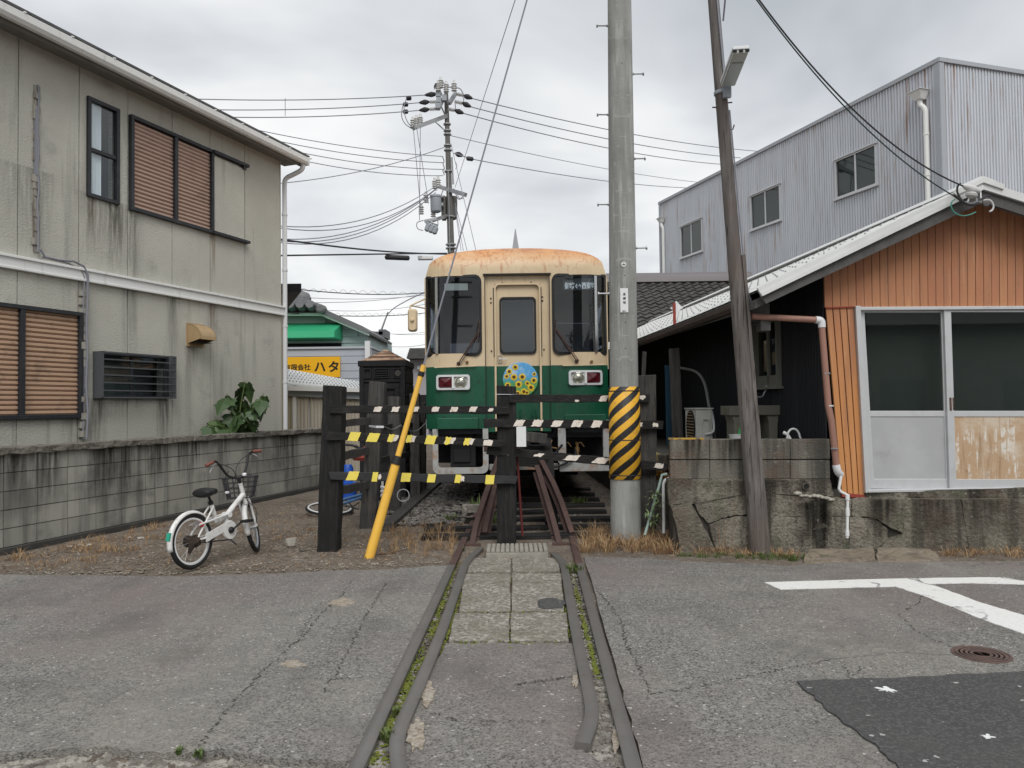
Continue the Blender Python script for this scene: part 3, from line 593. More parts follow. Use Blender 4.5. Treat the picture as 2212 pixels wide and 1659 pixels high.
for i, (y, xa, xb) in enumerate(((8.45, -1.0, 1.3), (9.0, -1.05, 1.35), (9.65, -.95, 1.3), (10.3, -1.0, 1.25), (10.95, -1, 1.3), (11.6, -1, 1.3), (12.3, -1, 1.3), (13.0, -1, 1.3))):
    b = MB(); timber(b, (xa, y, -.02), (xb, y + rr.uniform(-.03, .03), -.02), .2, .11, rr, amp=.006)
    b.build('sleeper', m_bboard, bevel=.006, cat='sleeper', group='sleepers under the track', label=['first sleeper behind the grooved drain cover, nearest the road', 'second sleeper behind the centre post', 'third sleeper just before the train nose', 'sleeper right under the train nose', 'fifth sleeper back, in the shade under the train', 'sixth sleeper back, deep in shade under the train', 'second last visible sleeper under the train', 'farthest sleeper deep under the train'][i])
b = MB(); timber(b, PG(835, 1140, .03), PG(950, 1040, .03), .16, .1, rr); b.build('fallen_timber', m_gwood, label='grey squared timber lying on the ground left of the track', cat='timber')
b = MB(); timber(b, PY(1000, 1098, 9.6), PY(1062, 1098, 9.6), .16, .09, rr); b.build('concrete_chunk', m_concs, label='flat concrete chunk on the ballast below the train', cat='concrete block')
# drain cover in front of the centre post
dc = thing('drain_cover', 'pale grooved concrete drain cover in front of the centre post', 'drain cover', PG(1117, 1200))
a, c = PG(1050, 1203, 0), PG(1185, 1203, 0)
b = MB(); b.box(W0, a.x, c.x, a.y, a.y + .38, -.05, .035); b.build('base', m_grate, dc, bevel=.005)
for i in range(13):
    xx = a.x + (c.x - a.x) * (i + .1) / 13; b = MB(); b.box(W0, xx, xx + (c.x - a.x) / 13 * .74, a.y + .004, a.y + .36, .036, .062); b.build('rib', m_grate, dc, bevel=.004)
# ================================================================== BLOCK WALL
A = PG(0, 1197); B2 = PG(559, 1082); BW = Fr((A.x, A.y, 0), (B2.x - A.x, B2.y - A.y, 0))
bw = thing('block_wall', 'long grimy grey concrete block wall with rough stone coping, left', 'wall', BW.p(3, 0, 0))
rr = random.Random(21)
b = MB(); b.box(BW, -3.2, 7.2, .012, .1, -.1, 1.0); b.build('mortar_core', m_mort, bw)
b = MB(); b.box(BW, -3.2, 7.2, -.05, .0, -.1, .055); b.build('footing', m_mort, bw, bevel=.01)
bl = []
for k in range(4):
    q = MB(); q.box(W0, .005, .387, 0, .05, .005, .187); me = q.mesh('block', m_blk)
    bl.append(me)
n = 0
for r_ in range(5):
    for i in range(26):
        xx = -3.1 + i * .392 + (.0)
        mm = FM(BW, xx, rr.uniform(-.003, .003), .055 + r_ * .191)
        inst('block', bl[n % 4], bw, mm); n += 1
for i in range(17):
    q = MB(); timber(q, BW.p(-3.15 + i * .6, .05, 1.045), BW.p(-3.15 + i * .6 + .59, .05, 1.045), .2, .075, rr, n=5, amp=.012)
    q.build('coping_stone', m_cap, bw, bevel=.008)
# ================================================================== LEFT HOUSE
LH = Fr((-4.10, 13.5, 0), (.3395, .9406, 0))      # s < 0 toward the camera, y into the house
lh = thing('left_house', 'two-storey beige stucco house with white gutter, on the left', 'house', LH.p(-3, 3, 0))
SOF = 5.86
def hx(u, v): return LH.px(u, v)
W1 = LH.rect([(186, 206), (255.7, 237), (255.7, 442.7), (187, 425)])
W2 = LH.rect([(276, 247), (457, 325), (457, 505), (279, 455)])
q1 = hx(174, 677.6); q2 = hx(174, 903.3); q0 = hx(0, 651.8)
W3 = (q0[0] - 1.0, q1[0], q2[1], (q1[1] + q0[1]) / 2)
W4 = LH.rect([(203, 760), (359, 770), (359, 861), (203, 861)])
W4h = (W4[0] + .03, W4[1] - .03, W4[2] + .03, W4[3] - .03)
inn = lambda r, k=.03: (r[0] + k, r[1] - k, r[2] + k, r[3] - k)
zb0, zb1 = hx(300, 600)[1], 0
tb = [hx(0, 576.5)[1], hx(0, 550.7)[1], hx(604, 682)[1], hx(604, 660)[1]]
TB0, TB1 = (tb[0] + tb[2]) / 2, (tb[1] + tb[3]) / 2
seams = [hx(u, v)[0] for u, v in ((38, 500), (170, 500), (276, 500), (372, 520), (454, 540), (529, 560))]
seams = [seams[0] - 2.9, seams[0] - 1.95, seams[0] - .98] + seams + [0]
rr = random.Random(31)
def joint_rect(mb, F, rc, holes, y0, y1): mb.rects(F, (rc[0] + .006, rc[1] - .006, rc[2], rc[3]), holes, y0, y1)
for a, c in zip(seams, seams[1:]):
    for z0_, z1_, hs_ in ((TB1 - .02, SOF, [inn(W1), inn(W2)]), (0, TB0 + .02, [inn(W3), W4h])):
        full = [h for h in hs_ if h[0] <= a + .007 and h[1] >= c - .007]; y_ = rr.uniform(0, .003)
        for za_, zb_ in (((z0_, full[0][2]), (full[0][3], z1_)) if full else ((z0_, z1_),)):
            b = MB(); joint_rect(b, LH, (a, c, za_, zb_), hs_, y_, .14); b.build('wall_panel', m_stucco, lh)
b = MB(); holes = [inn(W1), inn(W2), inn(W3), W4h]
b.rects(LH, (seams[0], -.004, 0, SOF), holes, .012, .135); b.build('joint_backing', m_seam, lh)
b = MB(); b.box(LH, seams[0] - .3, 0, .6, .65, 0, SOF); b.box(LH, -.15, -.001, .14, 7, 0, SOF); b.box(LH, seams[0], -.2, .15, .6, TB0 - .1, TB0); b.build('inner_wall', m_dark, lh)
b = MB(); b.box(LH, -.004, .02, -.004, 7.0, 0, SOF); b.build('gable_wall', m_stucco, lh)
# belt band
b = MB(); b.box(LH, seams[0], .04, -.05, .02, TB0, TB1); b.box(LH, seams[0], .045, -.075, .0, TB1 - .03, TB1 + .004); b.box(LH, seams[0], .045, -.062, .0, TB0 - .003, TB0 + .03); b.build('belt_band', m_wmetal, lh, bevel=.006)
# eave: soffit, fascia, gutter, brackets, roof
b = MB(); b.box(LH, seams[0], .26, -.30, .1, SOF, SOF + .02); b.box(LH, seams[0], .26, -.31, -.27, SOF - .06, SOF + .14); b.build('soffit', m_soff, lh)
gp = [(-.0, .11), (-.0, .02), (-.03, -.01), (-.09, -.01), (-.12, .03), (-.125, .11), (-.118, .11), (-.112, .035), (-.088, .0), (-.03, .0), (-.008, .025), (-.008, .11)]
b = MB(); st = [LH.p(x, -.325, SOF - .03) for x in (seams[0], .26)]
b.sweep(st, [(-c, d) for c, d in gp][::-1]); b.build('gutter', m_wmetal, lh)
b = MB(); b.box(LH, .245, .26, -.45, -.325, SOF - .05, SOF + .085); b.build('gutter_end_cap', m_wmetal, lh)
gb = MB(); gb.box(W0, -.012, .012, -.135, -.0, .11, .125); gm = gb.mesh('gutter_bracket', m_wmetal)
x = .3
while x > seams[0]: inst('gutter_bracket', gm, lh, FM(LH, x, -.325, SOF - .03)); x -= .61
b = MB(); b.hexa([LH.p(seams[0], -.38, SOF + .05), LH.p(.30, -.38, SOF + .05), LH.p(.30, 3.6, SOF + 1.55), LH.p(seams[0], 3.6, SOF + 1.55), LH.p(seams[0], -.38, SOF + .11), LH.p(.30, -.38, SOF + .11), LH.p(.30, 3.6, SOF + 1.61), LH.p(seams[0], 3.6, SOF + 1.61)])
b.build('roof', m_tileg, lh)
tm = MB(); tm.box(W0, .004, .296, -.02, .28, 0, .028); tme = tm.mesh('roof_tile', m_tileg); k = 0
for i in range(int((.30 - seams[0]) / .3)):
    mm = FM(LH, .30 - .3 * (i + 1), -.40, SOF + .115) @ Matrix.Rotation(math.atan2(1.45, 4.07), 4, 'X'); inst('roof_tile', tme, lh, mm)
# bargeboard, gable end
b = MB(); b.prism(Fr(LH.p(.26, 0, 0), -LH.y), [(.36, SOF - .02), (.36, SOF + .12), (-3.6, SOF + 1.57), (-3.6, SOF + 1.40)], 0, .03); b.build('barge_board', m_wmetal, lh)
# tall sash window
def sash(F, rc, parent, frame_m, dep=.05, fw=.05, mid=None, nm='window', glass_m=None, curtain=True, vmid=None):
    f = MB(); x0, x1, z0, z1 = rc; f.rects(F, rc, [inn(rc, fw)], -.035, .03)
    if mid: f.box(F, x0 + fw, x1 - fw, -.02, .03, mid - .025, mid + .025)
    if vmid: f.box(F, vmid - .022, vmid + .022, -.02, .03, z0 + fw, z1 - fw)
    fo = f.build(nm, frame_m, parent, bevel=.004)
    g_ = MB(); g_.box(F, x0 + fw, x1 - fw, .008, .012, z0 + fw, z1 - fw); g_.build('pane', glass_m or m_glass, fo)
    return fo
w1 = sash(LH, W1, lh, m_bframe, mid=W1[2] + (W1[3] - W1[2]) * .48)
b = MB(); n = 26; xs = [W1[0] + .05 + (W1[1] - W1[0] - .28) * i / n for i in range(n + 1)]
for a, c, i in zip(xs, xs[1:], range(n)):
    o1 = .04 + .018 * math.sin(i * 1.3); o2 = .04 + .018 * math.sin((i + 1) * 1.3)
    b.add([LH.p(a, o1, W1[2]), LH.p(c, o2, W1[2]), LH.p(c, o2, W1[3]), LH.p(a, o1, W1[3])], [(0, 1, 2, 3)])
b.build('curtain', m_curt, w1)
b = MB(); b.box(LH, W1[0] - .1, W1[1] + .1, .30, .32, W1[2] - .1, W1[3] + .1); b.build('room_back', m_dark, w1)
# shuttered windows
def shutter(F, rc, parent, vm, sm, pitch=.058):
    x0, x1, z0, z1 = rc; f = MB(); f.rects(F, rc, [inn(rc, .05)], -.06, .05)
    for q in vm: f.box(F, q - .03, q + .03, -.055, .05, z0 + .05, z1 - .05)
    fo = f.build('window', m_bframe, parent, bevel=.004)
    eds = [x0 + .05] + [y for q in vm for y in (q - .03, q + .03)] + [x1 - .05]
    for a, c in zip(eds[::2], eds[1::2]):
        q = MB(); L_ = c - a
        q.add([(0, -.012, 0), (L_, -.012, 0), (L_, -.03, .018), (0, -.03, .018), (0, -.028, .046), (L_, -.028, .046), (L_, .0, .056), (0, .0, .056), (0, .006, 0), (L_, .006, 0)],
              [(0, 1, 2, 3), (3, 2, 5, 4), (4, 5, 6, 7), (8, 9, 1, 0), (7, 6, 9, 8)])
        me = q.mesh('slat', sm, fix=False); z = z0 + .05
        while z < z1 - .06: inst('slat', me, fo, FM(F, a, .02, z)); z += pitch
        q = MB(); q.box(F, a, c, .028, .04, z0 + .05, z1 - .05); q.build('shutter_backing', m_bframe, fo)
    return fo
u2 = hx(376, 400)[0]; shutter(LH, W2, lh, [u2], m_slat)
u3 = hx(43, 780)[0]; shutter(LH, W3, lh, [u3], m_slat2)
# shutter rails and shutter pocket right of the upper window
e1 = hx(530, 360); e2 = hx(532, 526)
b = MB(); b.box(LH, W2[1] - .03, e1[0], -.09, -.0, W2[3] - .05, W2[3] - .0); b.box(LH, e1[0] - .12, e1[0] - .05, -.07, 0, W2[3] - .1, W2[3] - .045); b.build('shutter_rail', m_bframe, lh, bevel=.004); b = MB()
b.box(LH, W2[1] - .03, e2[0], -.09, -.0, W2[2] - .0, W2[2] + .045); b.build('shutter_rail', m_bframe, lh, bevel=.004)
b = MB(); b.box(LH, W2[1] + .02, hx(526, 440)[0] - .02, -.035, -.0, W2[2] + .05, W2[3] - .08); b.build('shutter_pocket', m_stucco, lh, bevel=.006)
# grilled window
f = MB(); x0, x1, z0, z1 = W4; f.rects(LH, W4, [inn(W4, .035)], -.05, .03); f.box(LH, (x0 + x1) / 2 - .02, (x0 + x1) / 2 + .02, -.0, .03, z0, z1)
w4 = f.build('window', m_bframe, lh, bevel=.003)
g_ = MB(); g_.box(LH, x0 + .03, x1 - .03, .012, .016, z0 + .03, z1 - .03); g_.build('pane', m_glass, w4)
g_ = MB(); g_.box(LH, x0 - .1, x1 + .1, .35, .36, z0 - .1, z1 + .1); g_.box(LH, x0 + .1, x0 + .5, .2, .21, z0, z1 - .1); g_.build('room_back', mat('dim_room', (.10, .105, .11)), w4)
gr_ = MB(); gr_.box(LH, x0 - .02, x1 + .02, -.17, -.15, z1 - .02, z1); gr_.box(LH, x0 - .02, x1 + .02, -.17, -.15, z0, z0 + .02)
for xx in (x0 - .02, x1 + .0): gr_.box(LH, xx, xx + .02, -.17, -.0, z0, z1)
m_grl = mat('dark_grille_metal', (.085, .09, .095), .5); go = gr_.build('window_grille', m_grl, lh)
for i in range(5):
    z = z0 + (z1 - z0) * (i + 1) / 6; q = MB(); q.box(LH, x0, x1, -.168, -.152, z - .008, z + .008); q.build('bar', m_grl, go)
q = MB(); q.box(LH, x1 - .03, x1 - .02, -.166, -.150, z0, z1); q.build('bar', m_grl, go)
# vent hood
vr = LH.rect([(402, 696), (440, 703), (440, 751), (402, 748)]); F = LH; xa, xb, za, zb = vr
b = MB(); b.box(F, xa, xb, -.02, 0, za, zb)
ns = 8; prof = [(-.02 - .24 * math.sin(i / ns * math.pi / 2), zb - .02 - (zb - za - .13) * (1 - math.cos(i / ns * math.pi / 2))) for i in range(ns + 1)]
for (y1_, z1_), (y2_, z2_) in zip(prof, prof[1:]):
    b.hexa([F.p(xa + .02, y1_, z1_ - .012), F.p(xb - .02, y1_, z1_ - .012), F.p(xb - .02, y2_, z2_ - .012), F.p(xa + .02, y2_, z2_ - .012), F.p(xa + .02, y1_, z1_), F.p(xb - .02, y1_, z1_), F.p(xb - .02, y2_, z2_), F.p(xa + .02, y2_, z2_)])
for xx in (xa + .02, xb - .03):
    pts = [(-.021, za + .09)] + [(y, z) for y, z in prof[::-1]] + [(-.02, za + .03)]
    vs = [F.p(xx, y, z) for y, z in [(-.02, za + .05)] + prof[::-1]] + [F.p(xx + .01, y, z) for y, z in [(-.02, za + .05)] + prof[::-1]]; k = len(prof) + 1
    b.add(vs, [tuple(range(k)), tuple(range(2 * k - 1, k - 1, -1))] + [(i, k + i, k + (i + 1) % k, (i + 1) % k) for i in range(k)])
vh = b.build('vent_hood', m_ogre, lh)
b = MB(); b.box(F, xa + .03, xb - .04, -.2, -.02, za + .055, za + .06); b.build('vent_mouth', m_dark, vh)
# torn cable duct on the wall
b = MB(); rr = random.Random(2)
x0_, _ = hx(78, 300); za, zb = hx(78, 545)[1], hx(78, 184)[1]; k = 24
for i in range(k):
    z = za + (zb - za) * i / k; zz = za + (zb - za) * (i + 1) / k
    if i in (17, 18, 11, 12, 15): continue
    j = rr.uniform(-.012, .012); b = MB(); b.box(LH, x0_ - .045 + j, x0_ + .035 + j * .5, -.03 + rr.uniform(0, .02), 0, z, zz - .004); b.build('duct_cover_piece', m_cable, lh)
b = MB(); b.tube([LH.p(x0_ + rr.uniform(-.015, .015), -.03, za + (zb - za) * i / 14) for i in range(15)], .012, 5)
b.tube([LH.p(x0_ - .02, -.02, zb - .3), LH.p(x0_ - .015, -.02, zb - 1.1)], .02, 5)
b.tube([LH.p(*[hx(u, v)[0], -.06, hx(u, v)[1]][:1], -.07, hx(u, v)[1]) for u, v in ((78, 540), (88, 556), (120, 563), (150, 565), (172, 576), (181, 595), (180, 650), (178, 700), (180, 760), (177, 830), (181, 890), (178, 948))], .014, 6)
b.tube([LH.p(hx(u, v)[0], -.05, hx(u, v)[1]) for u, v in ((84, 556), (140, 569), (168, 582), (176, 600), (174, 650), (173, 700), (175, 800), (173, 948))], .009, 5)
b.build('cable', m_wireg, lh, smooth=True)
b = MB()
for i in range(17):
    u, v = 176, 640 + i * 19; x, z = hx(u, v); b.box(LH, x - .05, x + .045, -.055 + rr.uniform(-.01, .01), 0, z, z + rr.uniform(.04, .09))
b.build('cable_clip', m_cable, lh)
# corner downpipe
x, z = .10, SOF; pts = [LH.p(.19, -.36, SOF - .04), LH.p(.19, -.34, SOF - .13), LH.p(.16, -.2, SOF - .20), LH.p(.10, -.03, SOF - .28), LH.p(.09, -.03, SOF - .42), LH.p(.09, -.03, 0)]
b = MB(); b.tube(smooth_path(pts[:5], 2) + [pts[5]], .042, 12); dp_ = b.build('downpipe', m_wpvc, lh, smooth=True)
for z in (4.9, 3.9, 2.9, 1.9): q = MB(); q.lathe(LH.p(.09, -.03, z), (0, 0, 1), [(.042, 0), (.05, .0), (.05, .04), (.042, .04)], 12); q.build('pipe_joint', m_wpvc, dp_)
m_st = bpy.data.materials.new('grime_stain'); m_st.use_nodes = True; t_ = m_st.node_tree; t_.nodes.clear(); N_ = t_.nodes.new; L_l = t_.links.new
o_ = N_('ShaderNodeOutputMaterial'); mx_ = N_('ShaderNodeMixShader'); tr_n = N_('ShaderNodeBsdfTransparent'); df_ = N_('ShaderNodeBsdfDiffuse'); oi_ = N_('ShaderNodeObjectInfo'); L_l(oi_.outputs['Color'], df_.inputs[0])
uv_ = N_('ShaderNodeTexCoord'); sp_ = N_('ShaderNodeSeparateXYZ'); L_l(uv_.outputs['UV'], sp_.inputs[0]); g_n = N_('ShaderNodeNewGeometry'); mp_ = N_('ShaderNodeMapping'); mp_.inputs['Scale'].default_value = (26, 26, 2.2); L_l(g_n.outputs['Position'], mp_.inputs[0]); nz_ = N_('ShaderNodeTexNoise'); nz_.inputs['Scale'].default_value = 1; nz_.inputs['Detail'].default_value = 5; L_l(mp_.outputs[0], nz_.inputs['Vector'])
def mq(op, a, b_):
    n_ = N_('ShaderNodeMath'); n_.operation = op; n_.use_clamp = op != 'SUBTRACT'
    for i, x in enumerate((a, b_)):
        if isinstance(x, (int, float)): n_.inputs[i].default_value = x
        else: L_l(x, n_.inputs[i])
    return n_.outputs[0]
ed_ = mq('MULTIPLY', mq('MULTIPLY', sp_.outputs[0], mq('SUBTRACT', 1.0, sp_.outputs[0])), 4.0); nn_ = mq('MULTIPLY', mq('SUBTRACT', nz_.outputs[0], .33), 3.2)
al_ = mq('MULTIPLY', mq('MULTIPLY', mq('MULTIPLY', ed_, mq('POWER', sp_.outputs[1], 1.2)), nn_), 1.0)
oc_ = N_('ShaderNodeSeparateColor'); al_ = mq('MULTIPLY', al_, mq('MULTIPLY', oi_.outputs['Alpha'], 1.0)); L_l(al_, mx_.inputs[0]); L_l(tr_n.outputs[0], mx_.inputs[1]); L_l(df_.outputs[0], mx_.inputs[2]); L_l(mx_.outputs[0], o_.inputs[0])
def stain(F, x, zt, wd, h, off, parent, col=(.05, .048, .04), a=.9):
    """a run of grime with its own outline, spread thinly on the wall below where water drips"""
    me = bpy.data.meshes.new('stain'); q = [F.p(x - wd / 2, off, zt - h), F.p(x + wd / 2, off, zt - h), F.p(x + wd / 2, off, zt), F.p(x - wd / 2, off, zt)]
    me.from_pydata([tuple(p - WL[parent]) for p in q], [], [(0, 1, 2, 3)]); me.materials.append(m_st); ul = me.uv_layers.new(name='UVMap')
    for i, c in enumerate(((0, 0), (1, 0), (1, 1), (0, 1))): ul.data[i].uv = c
    o = bpy.data.objects.new('stain', me); COL.objects.link(o); o.parent = parent; WL[o] = WL[parent]; o.color = (*col, a); return o
for x, zt, wd, h, c, a in ((W4[0] + .05, W4[2], .34, .95, (.06, .058, .048), 1.0), (W4[1] - .05, W4[2], .30, 1.0, (.055, .05, .042), 1.0), (W4[0] + .5, W4[2], .7, .35, (.10, .10, .085), .5), (W1[0] + .1, W1[2], .22, .8, (.13, .09, .06), .8), (W1[1] - .05, W1[2], .3, 1.1, (.10, .09, .075), .8), (W2[0] + .05, W2[2], .2, 1.0, (.10, .095, .08), .7), (W2[1] + .02, W2[2], .14, .9, (.20, .10, .05), .9), (hx(374, 600)[0], TB0, .3, 1.3, (.11, .105, .09), .6), (hx(459, 660)[0], TB0, .25, .9, (.20, .12, .08), .7), (hx(279, 620)[0], TB0, .3, 1.2, (.12, .115, .1), .55), (W3[1] - .1, W3[2], .4, .7, (.12, .115, .10), .6), (vr[0] + .1, vr[2], .3, .8, (.12, .10, .075), .6), (hx(60, 560)[0], TB1 + 1.1, .8, 1.1, (.14, .135, .12), .5), (hx(240, 560)[0], TB1 + 1.0, 1.2, 1.0, (.13, .125, .11), .6)):
    stain(LH, x, zt, wd, h, -.004, lh, c, a * .72)
rr = random.Random(61)
for i in range(30):
    stain(BW, rr.uniform(-2.5, 7), 1.0 - .0, rr.uniform(.12, .5), rr.uniform(.3, .95), -.008, bw, rr.choice([(.04, .04, .037), (.055, .054, .05), (.04, .04, .035)]), rr.uniform(.4, .85))
# ================================================================== LEAFY PLANT behind the wall
def leafmesh(name, mt):
    pts = [(0, 0), (.12, -.10), (.30, -.12), (.46, -.02), (.40, .12), (.52, .30), (.34, .38), (.28, .52), (.16, .70), (0, 1.0)]
    full = pts + [(-x, y) for x, y in pts[-2:0:-1]]
    b = MB(); vs = [V3((0, .35, .03))] + [V3((x, y, .05 - abs(x) * .35 - max(0, y - .4) * .35)) for x, y in full]
    n = len(full); b.add(vs, [(0, i + 1, (i + 1) % n + 1) for i in range(n)]); return b.mesh(name, mt, smooth=False, fix=False)
m_leaf = mat('broad_leaf', (.038, .078, .024), .5, [((.075, .12, .035), 'r', 1, .2, 1, .8), ((.12, .14, .05), 'n', 9, .6, .75, .5)], spec=.5)
def leafy(label, root, stems, lsz, seed, per=7):
    rr = random.Random(seed); t = thing('leafy_plant', label, 'plant', root); s_ = MB(); me = leafmesh('leaf', m_leaf)
    for tip in stems:
        tip = V3(tip); s_.tube([root, root + (tip - root) * .5 + V3((0, 0, .12)), tip], [.014, .01, .006], 5)
        for k in range(per):
            f = .35 + .65 * k / (per - 1); p = root + (tip - root) * f + V3((0, 0, .12 * math.sin(f * math.pi)))
            a = rr.uniform(0, 6.28); drop = rr.uniform(.55, 1.25); sz = lsz * rr.uniform(.6, 1.15)
            mm = Matrix.Translation(p) @ Matrix.Rotation(a, 4, 'Z') @ Matrix.Rotation(-drop, 4, 'X') @ Matrix.Translation((0, .06, 0)) @ Matrix.Diagonal((sz, sz, sz, 1))
            inst('leaf', me, t, mm)
    s_.build('stem', m_weed, t, smooth=True); return t
Pp = lambda u, v, Y=11.9: PY(u, v, Y)
leafy('broad-leaved green shrub rising behind the block wall by the house', Pp(510, 960), [Pp(530, 822, 12), Pp(490, 850, 11.8), Pp(564, 862), Pp(463, 905, 11.7), Pp(515, 890, 11.6), Pp(545, 905, 11.7), Pp(480, 925, 11.6), Pp(452, 918, 11.5), Pp(570, 850, 12.1)], .33, 4, 6)
# ================================================================== BACKGROUND LEFT
m_beige = mat('beige_siding', (.52, .45, .31), .8); m_teal = mat('teal_siding', (.42, .53, .51), .7, [((.35, .46, .45), 'n', 1, .4, .7, .6)])
bh = thing('beige_annex', 'narrow beige wall with black eave just past the corner of the left house', 'building', PY(612, 920, 15.5))
a = PY(606, 635, 15.5); c = PY(619, 635, 15.5)
def skew(x0, x1, ya, yb, z0, z1):
    q = MB(); k = .4 * (yb - ya); q.hexa([V3((x0, ya, z0)), V3((x1, ya, z0)), V3((x1 - k, yb, z0)), V3((x0 - k, yb, z0)), V3((x0, ya, z1)), V3((x1, ya, z1)), V3((x1 - k, yb, z1)), V3((x0 - k, yb, z1))]); return q
b = skew(a.x - 3, c.x, 15.5, 18, 0, a.z); b.build('wall', m_beige, bh)
a2 = PY(651, 622, 15.2); b = skew(a.x - 3, a2.x, 15.2, 18.3, a.z, a.z + .16); b.build('eave', m_blackwood, bh)
# green/teal house
Yt = 24.0
th = thing('teal_house', 'pale teal clapboard house with grey tiled roof and green awning', 'house', PY(700, 930, Yt))
P2 = lambda u, v, Y=Yt: (PY(u, v, Y).x, PY(u, v, Y).z)
TF = Fr((0, Yt, 0), (1, 0, 0))
wall = [P2(560, 686), P2(703, 683), P2(792, 719), P2(795, 760), P2(560, 760)]
b = MB(); b.prism(TF, wall, 0, 5); b.build('wall', m_teal, th)
zt0, zt1 = P2(600, 757)[1], P2(600, 686)[1]; nb = 5; xl, xr = P2(560, 700)[0], P2(792, 700)[0]
for i in range(nb):
    za = zt0 + (zt1 - zt0) * i / nb; zb = zt0 + (zt1 - zt0) * (i + 1) / nb
    xr_ = min(xr, P2(703, 683)[0] + max(0, (P2(703, 683)[1] - zb)) * 2.45 - .05)
    q = MB(); q.hexa([V3((xl, Yt - .06, za)), V3((xr_, Yt - .06, za)), V3((xr_, Yt, za)), V3((xl, Yt, za)), V3((xl, Yt - .02, zb)), V3((xr_, Yt - .02, zb)), V3((xr_, Yt, zb)), V3((xl, Yt, zb))]); q.build('siding_board', m_teal, th)
m_mint = mat('mint_trim', (.52, .66, .58), .6)
b = MB(); b.prism(TF, [P2(560, 686), P2(703, 686), P2(803, 728), P2(803, 722), P2(704, 680), P2(560, 680)], -.5, -.4); b.build('fascia', m_mint, th)
roofp = [P2(702, 681), P2(803, 724), P2(804, 719), P2(790, 708), P2(700, 668)]
b = MB(); b.prism(TF, roofp, -.55, 4); b.build('lower_roof', m_tileg, th)
ro = MB()   # hip roof with rows of tiles facing the viewer
zl, zr = P2(600, 681)[1], P2(629, 652)[1]
xA, xB = P2(560, 681)[0], P2(704, 681)[0]; xC = P2(629, 650)[0]
ro.add([V3((xA, Yt - .6, zl)), V3((xB, Yt - .6, zl)), V3((xB + .3, Yt + 4.5, zl)), V3((xC, Yt + 1.2, zr)), V3((xA, Yt + 1.2, zr + .1)), V3((xA, Yt + 4.5, zl))], [(0, 1, 3, 4), (1, 2, 3), (2, 5, 4, 3)])
hr = ro.build('hip_roof', m_tileg, th, fix=False)
rows_ = 5
tb_ = MB(); tb_.lathe(V3((0, 0, 0)), (0, -1, .0), [(.16, 0), (.17, .05), (.13, .5)], 8); tm_ = tb_.mesh('ridge_tile', m_tileg)
for r_ in range(rows_):
    f = r_ / rows_; zz = zl + (zr - zl) * f; yy = Yt - .6 + 1.8 * f; xr_ = xB + (xC - xB) * f; x = xA
    while x < xr_ - .1:
        q = FM(W0, x, yy + .3, zz + .13) @ Matrix.Rotation(-math.atan2(zr - zl, 1.8), 4, 'X'); inst('roof_tile', tm_, hr, q); x += .30
b = MB(); e0, e1_ = V3((xB, Yt - .6, zl + .15)), V3((xC, Yt + 1.2, zr + .2))
for k in range(9):
    p = e0 + (e1_ - e0) * (k / 8); b.lathe(p + V3((0, .2, -.05)), (0, -1, 0), [(.15, 0), (.15, .3), (.09, .36)], 8)
b.lathe(e1_ + V3((0, .3, .1)), (0, -1, 0), [(.25, 0), (.25, .3), (.1, .4)], 8); b.build('ridge_cap', m_tileg, th, smooth=True)
b = MB(); b.box(W0, *[P2(u, 720)[0] for u in (782, 799)], Yt + 3, Yt + 4, P2(700, 712)[1], P2(700, 692)[1]); b.box(W0, *[P2(u, 720)[0] for u in (745, 792)], Yt + 3, Yt + 4.2, P2(700, 705)[1], P2(700, 697)[1]); b.build('rear_ridge', m_tileg, th)
m_awn = mat('green_awning', (.03, .36, .17), .6)
a, c = P2(560, 738), P2(741, 738); z2 = P2(600, 723)[1]
b = MB(); b.hexa([V3((a[0], Yt - 1.2, a[1])), V3((c[0], Yt - 1.2, a[1])), V3((c[0], Yt - .05, a[1])), V3((a[0], Yt - .05, a[1])), V3((a[0], Yt - 1.15, z2 - .02)), V3((c[0], Yt - 1.15, z2 - .02)), V3((c[0], Yt - .05, z2 + .35)), V3((a[0], Yt - .05, z2 + .35))]); b.build('awning', m_awn, th)
b = MB(); b.box(W0, a[0], P2(738, 720)[0], Yt - .08, Yt + .02, P2(700, 757)[1], P2(700, 742)[1]); b.build('window', m_dark, th)
# shop front block in front of it with the yellow sign
Ys = 22.0; sx = lambda u, v: (PY(u, v, Ys).x, PY(u, v, Ys).z)
sh = thing('shop_block', 'grey metal-clad flat-roofed shop block carrying the yellow sign', 'building', PY(700, 950, Ys))
xl, xr = sx(560, 0)[0], sx(804, 800)[0]; zt_ = sx(700, 754)[1]
b = MB(); b.box(W0, xl, xr, Ys, Ys + 1.6, 0, zt_ - .02); b.build('wall', mat('shop_backing', (.3, .31, .32)), sh)
m_sid = mat('grey_metal_siding', (.40, .43, .48), .5, [((.5, .5, .47), 'z', 1, 3.1, 3.5, .8), ((.36, .2, .12), 's', 2.5, .66, .74, .8)])
z = zt_; i = 0
while z > .3:
    q = MB(); q.box(W0, xl, xr, Ys - .05 - .006 * (i % 2), Ys - .001, z - .21, z - .008); q.build('siding_board', m_sid, sh); z -= .215; i += 1
b = MB(); b.box(W0, xl, xr + .02, Ys - .1, Ys + 1.6, zt_, zt_ + .06); b.build('coping', m_sid, sh)
b = MB(); p = sx(797, 771); b.box(W0, p[0] - .07, p[0] + .07, Ys - .25, Ys - .11, 0, sx(797, 738)[1]); b.build('white_post', m_wpvc, sh)
m_ysign = mat('yellow_sign_board', (.80, .42, .008), .5)
a = sx(560, 773); c = sx(737, 815)
sg = MB(); sg.box(W0, a[0], c[0], Ys - .14, Ys - .09, c[1], a[1]); sg = sg.build('shop_sign', m_ysign, label='long yellow sign board with black Japanese lettering on the shop block', cat='sign', bevel=.004)
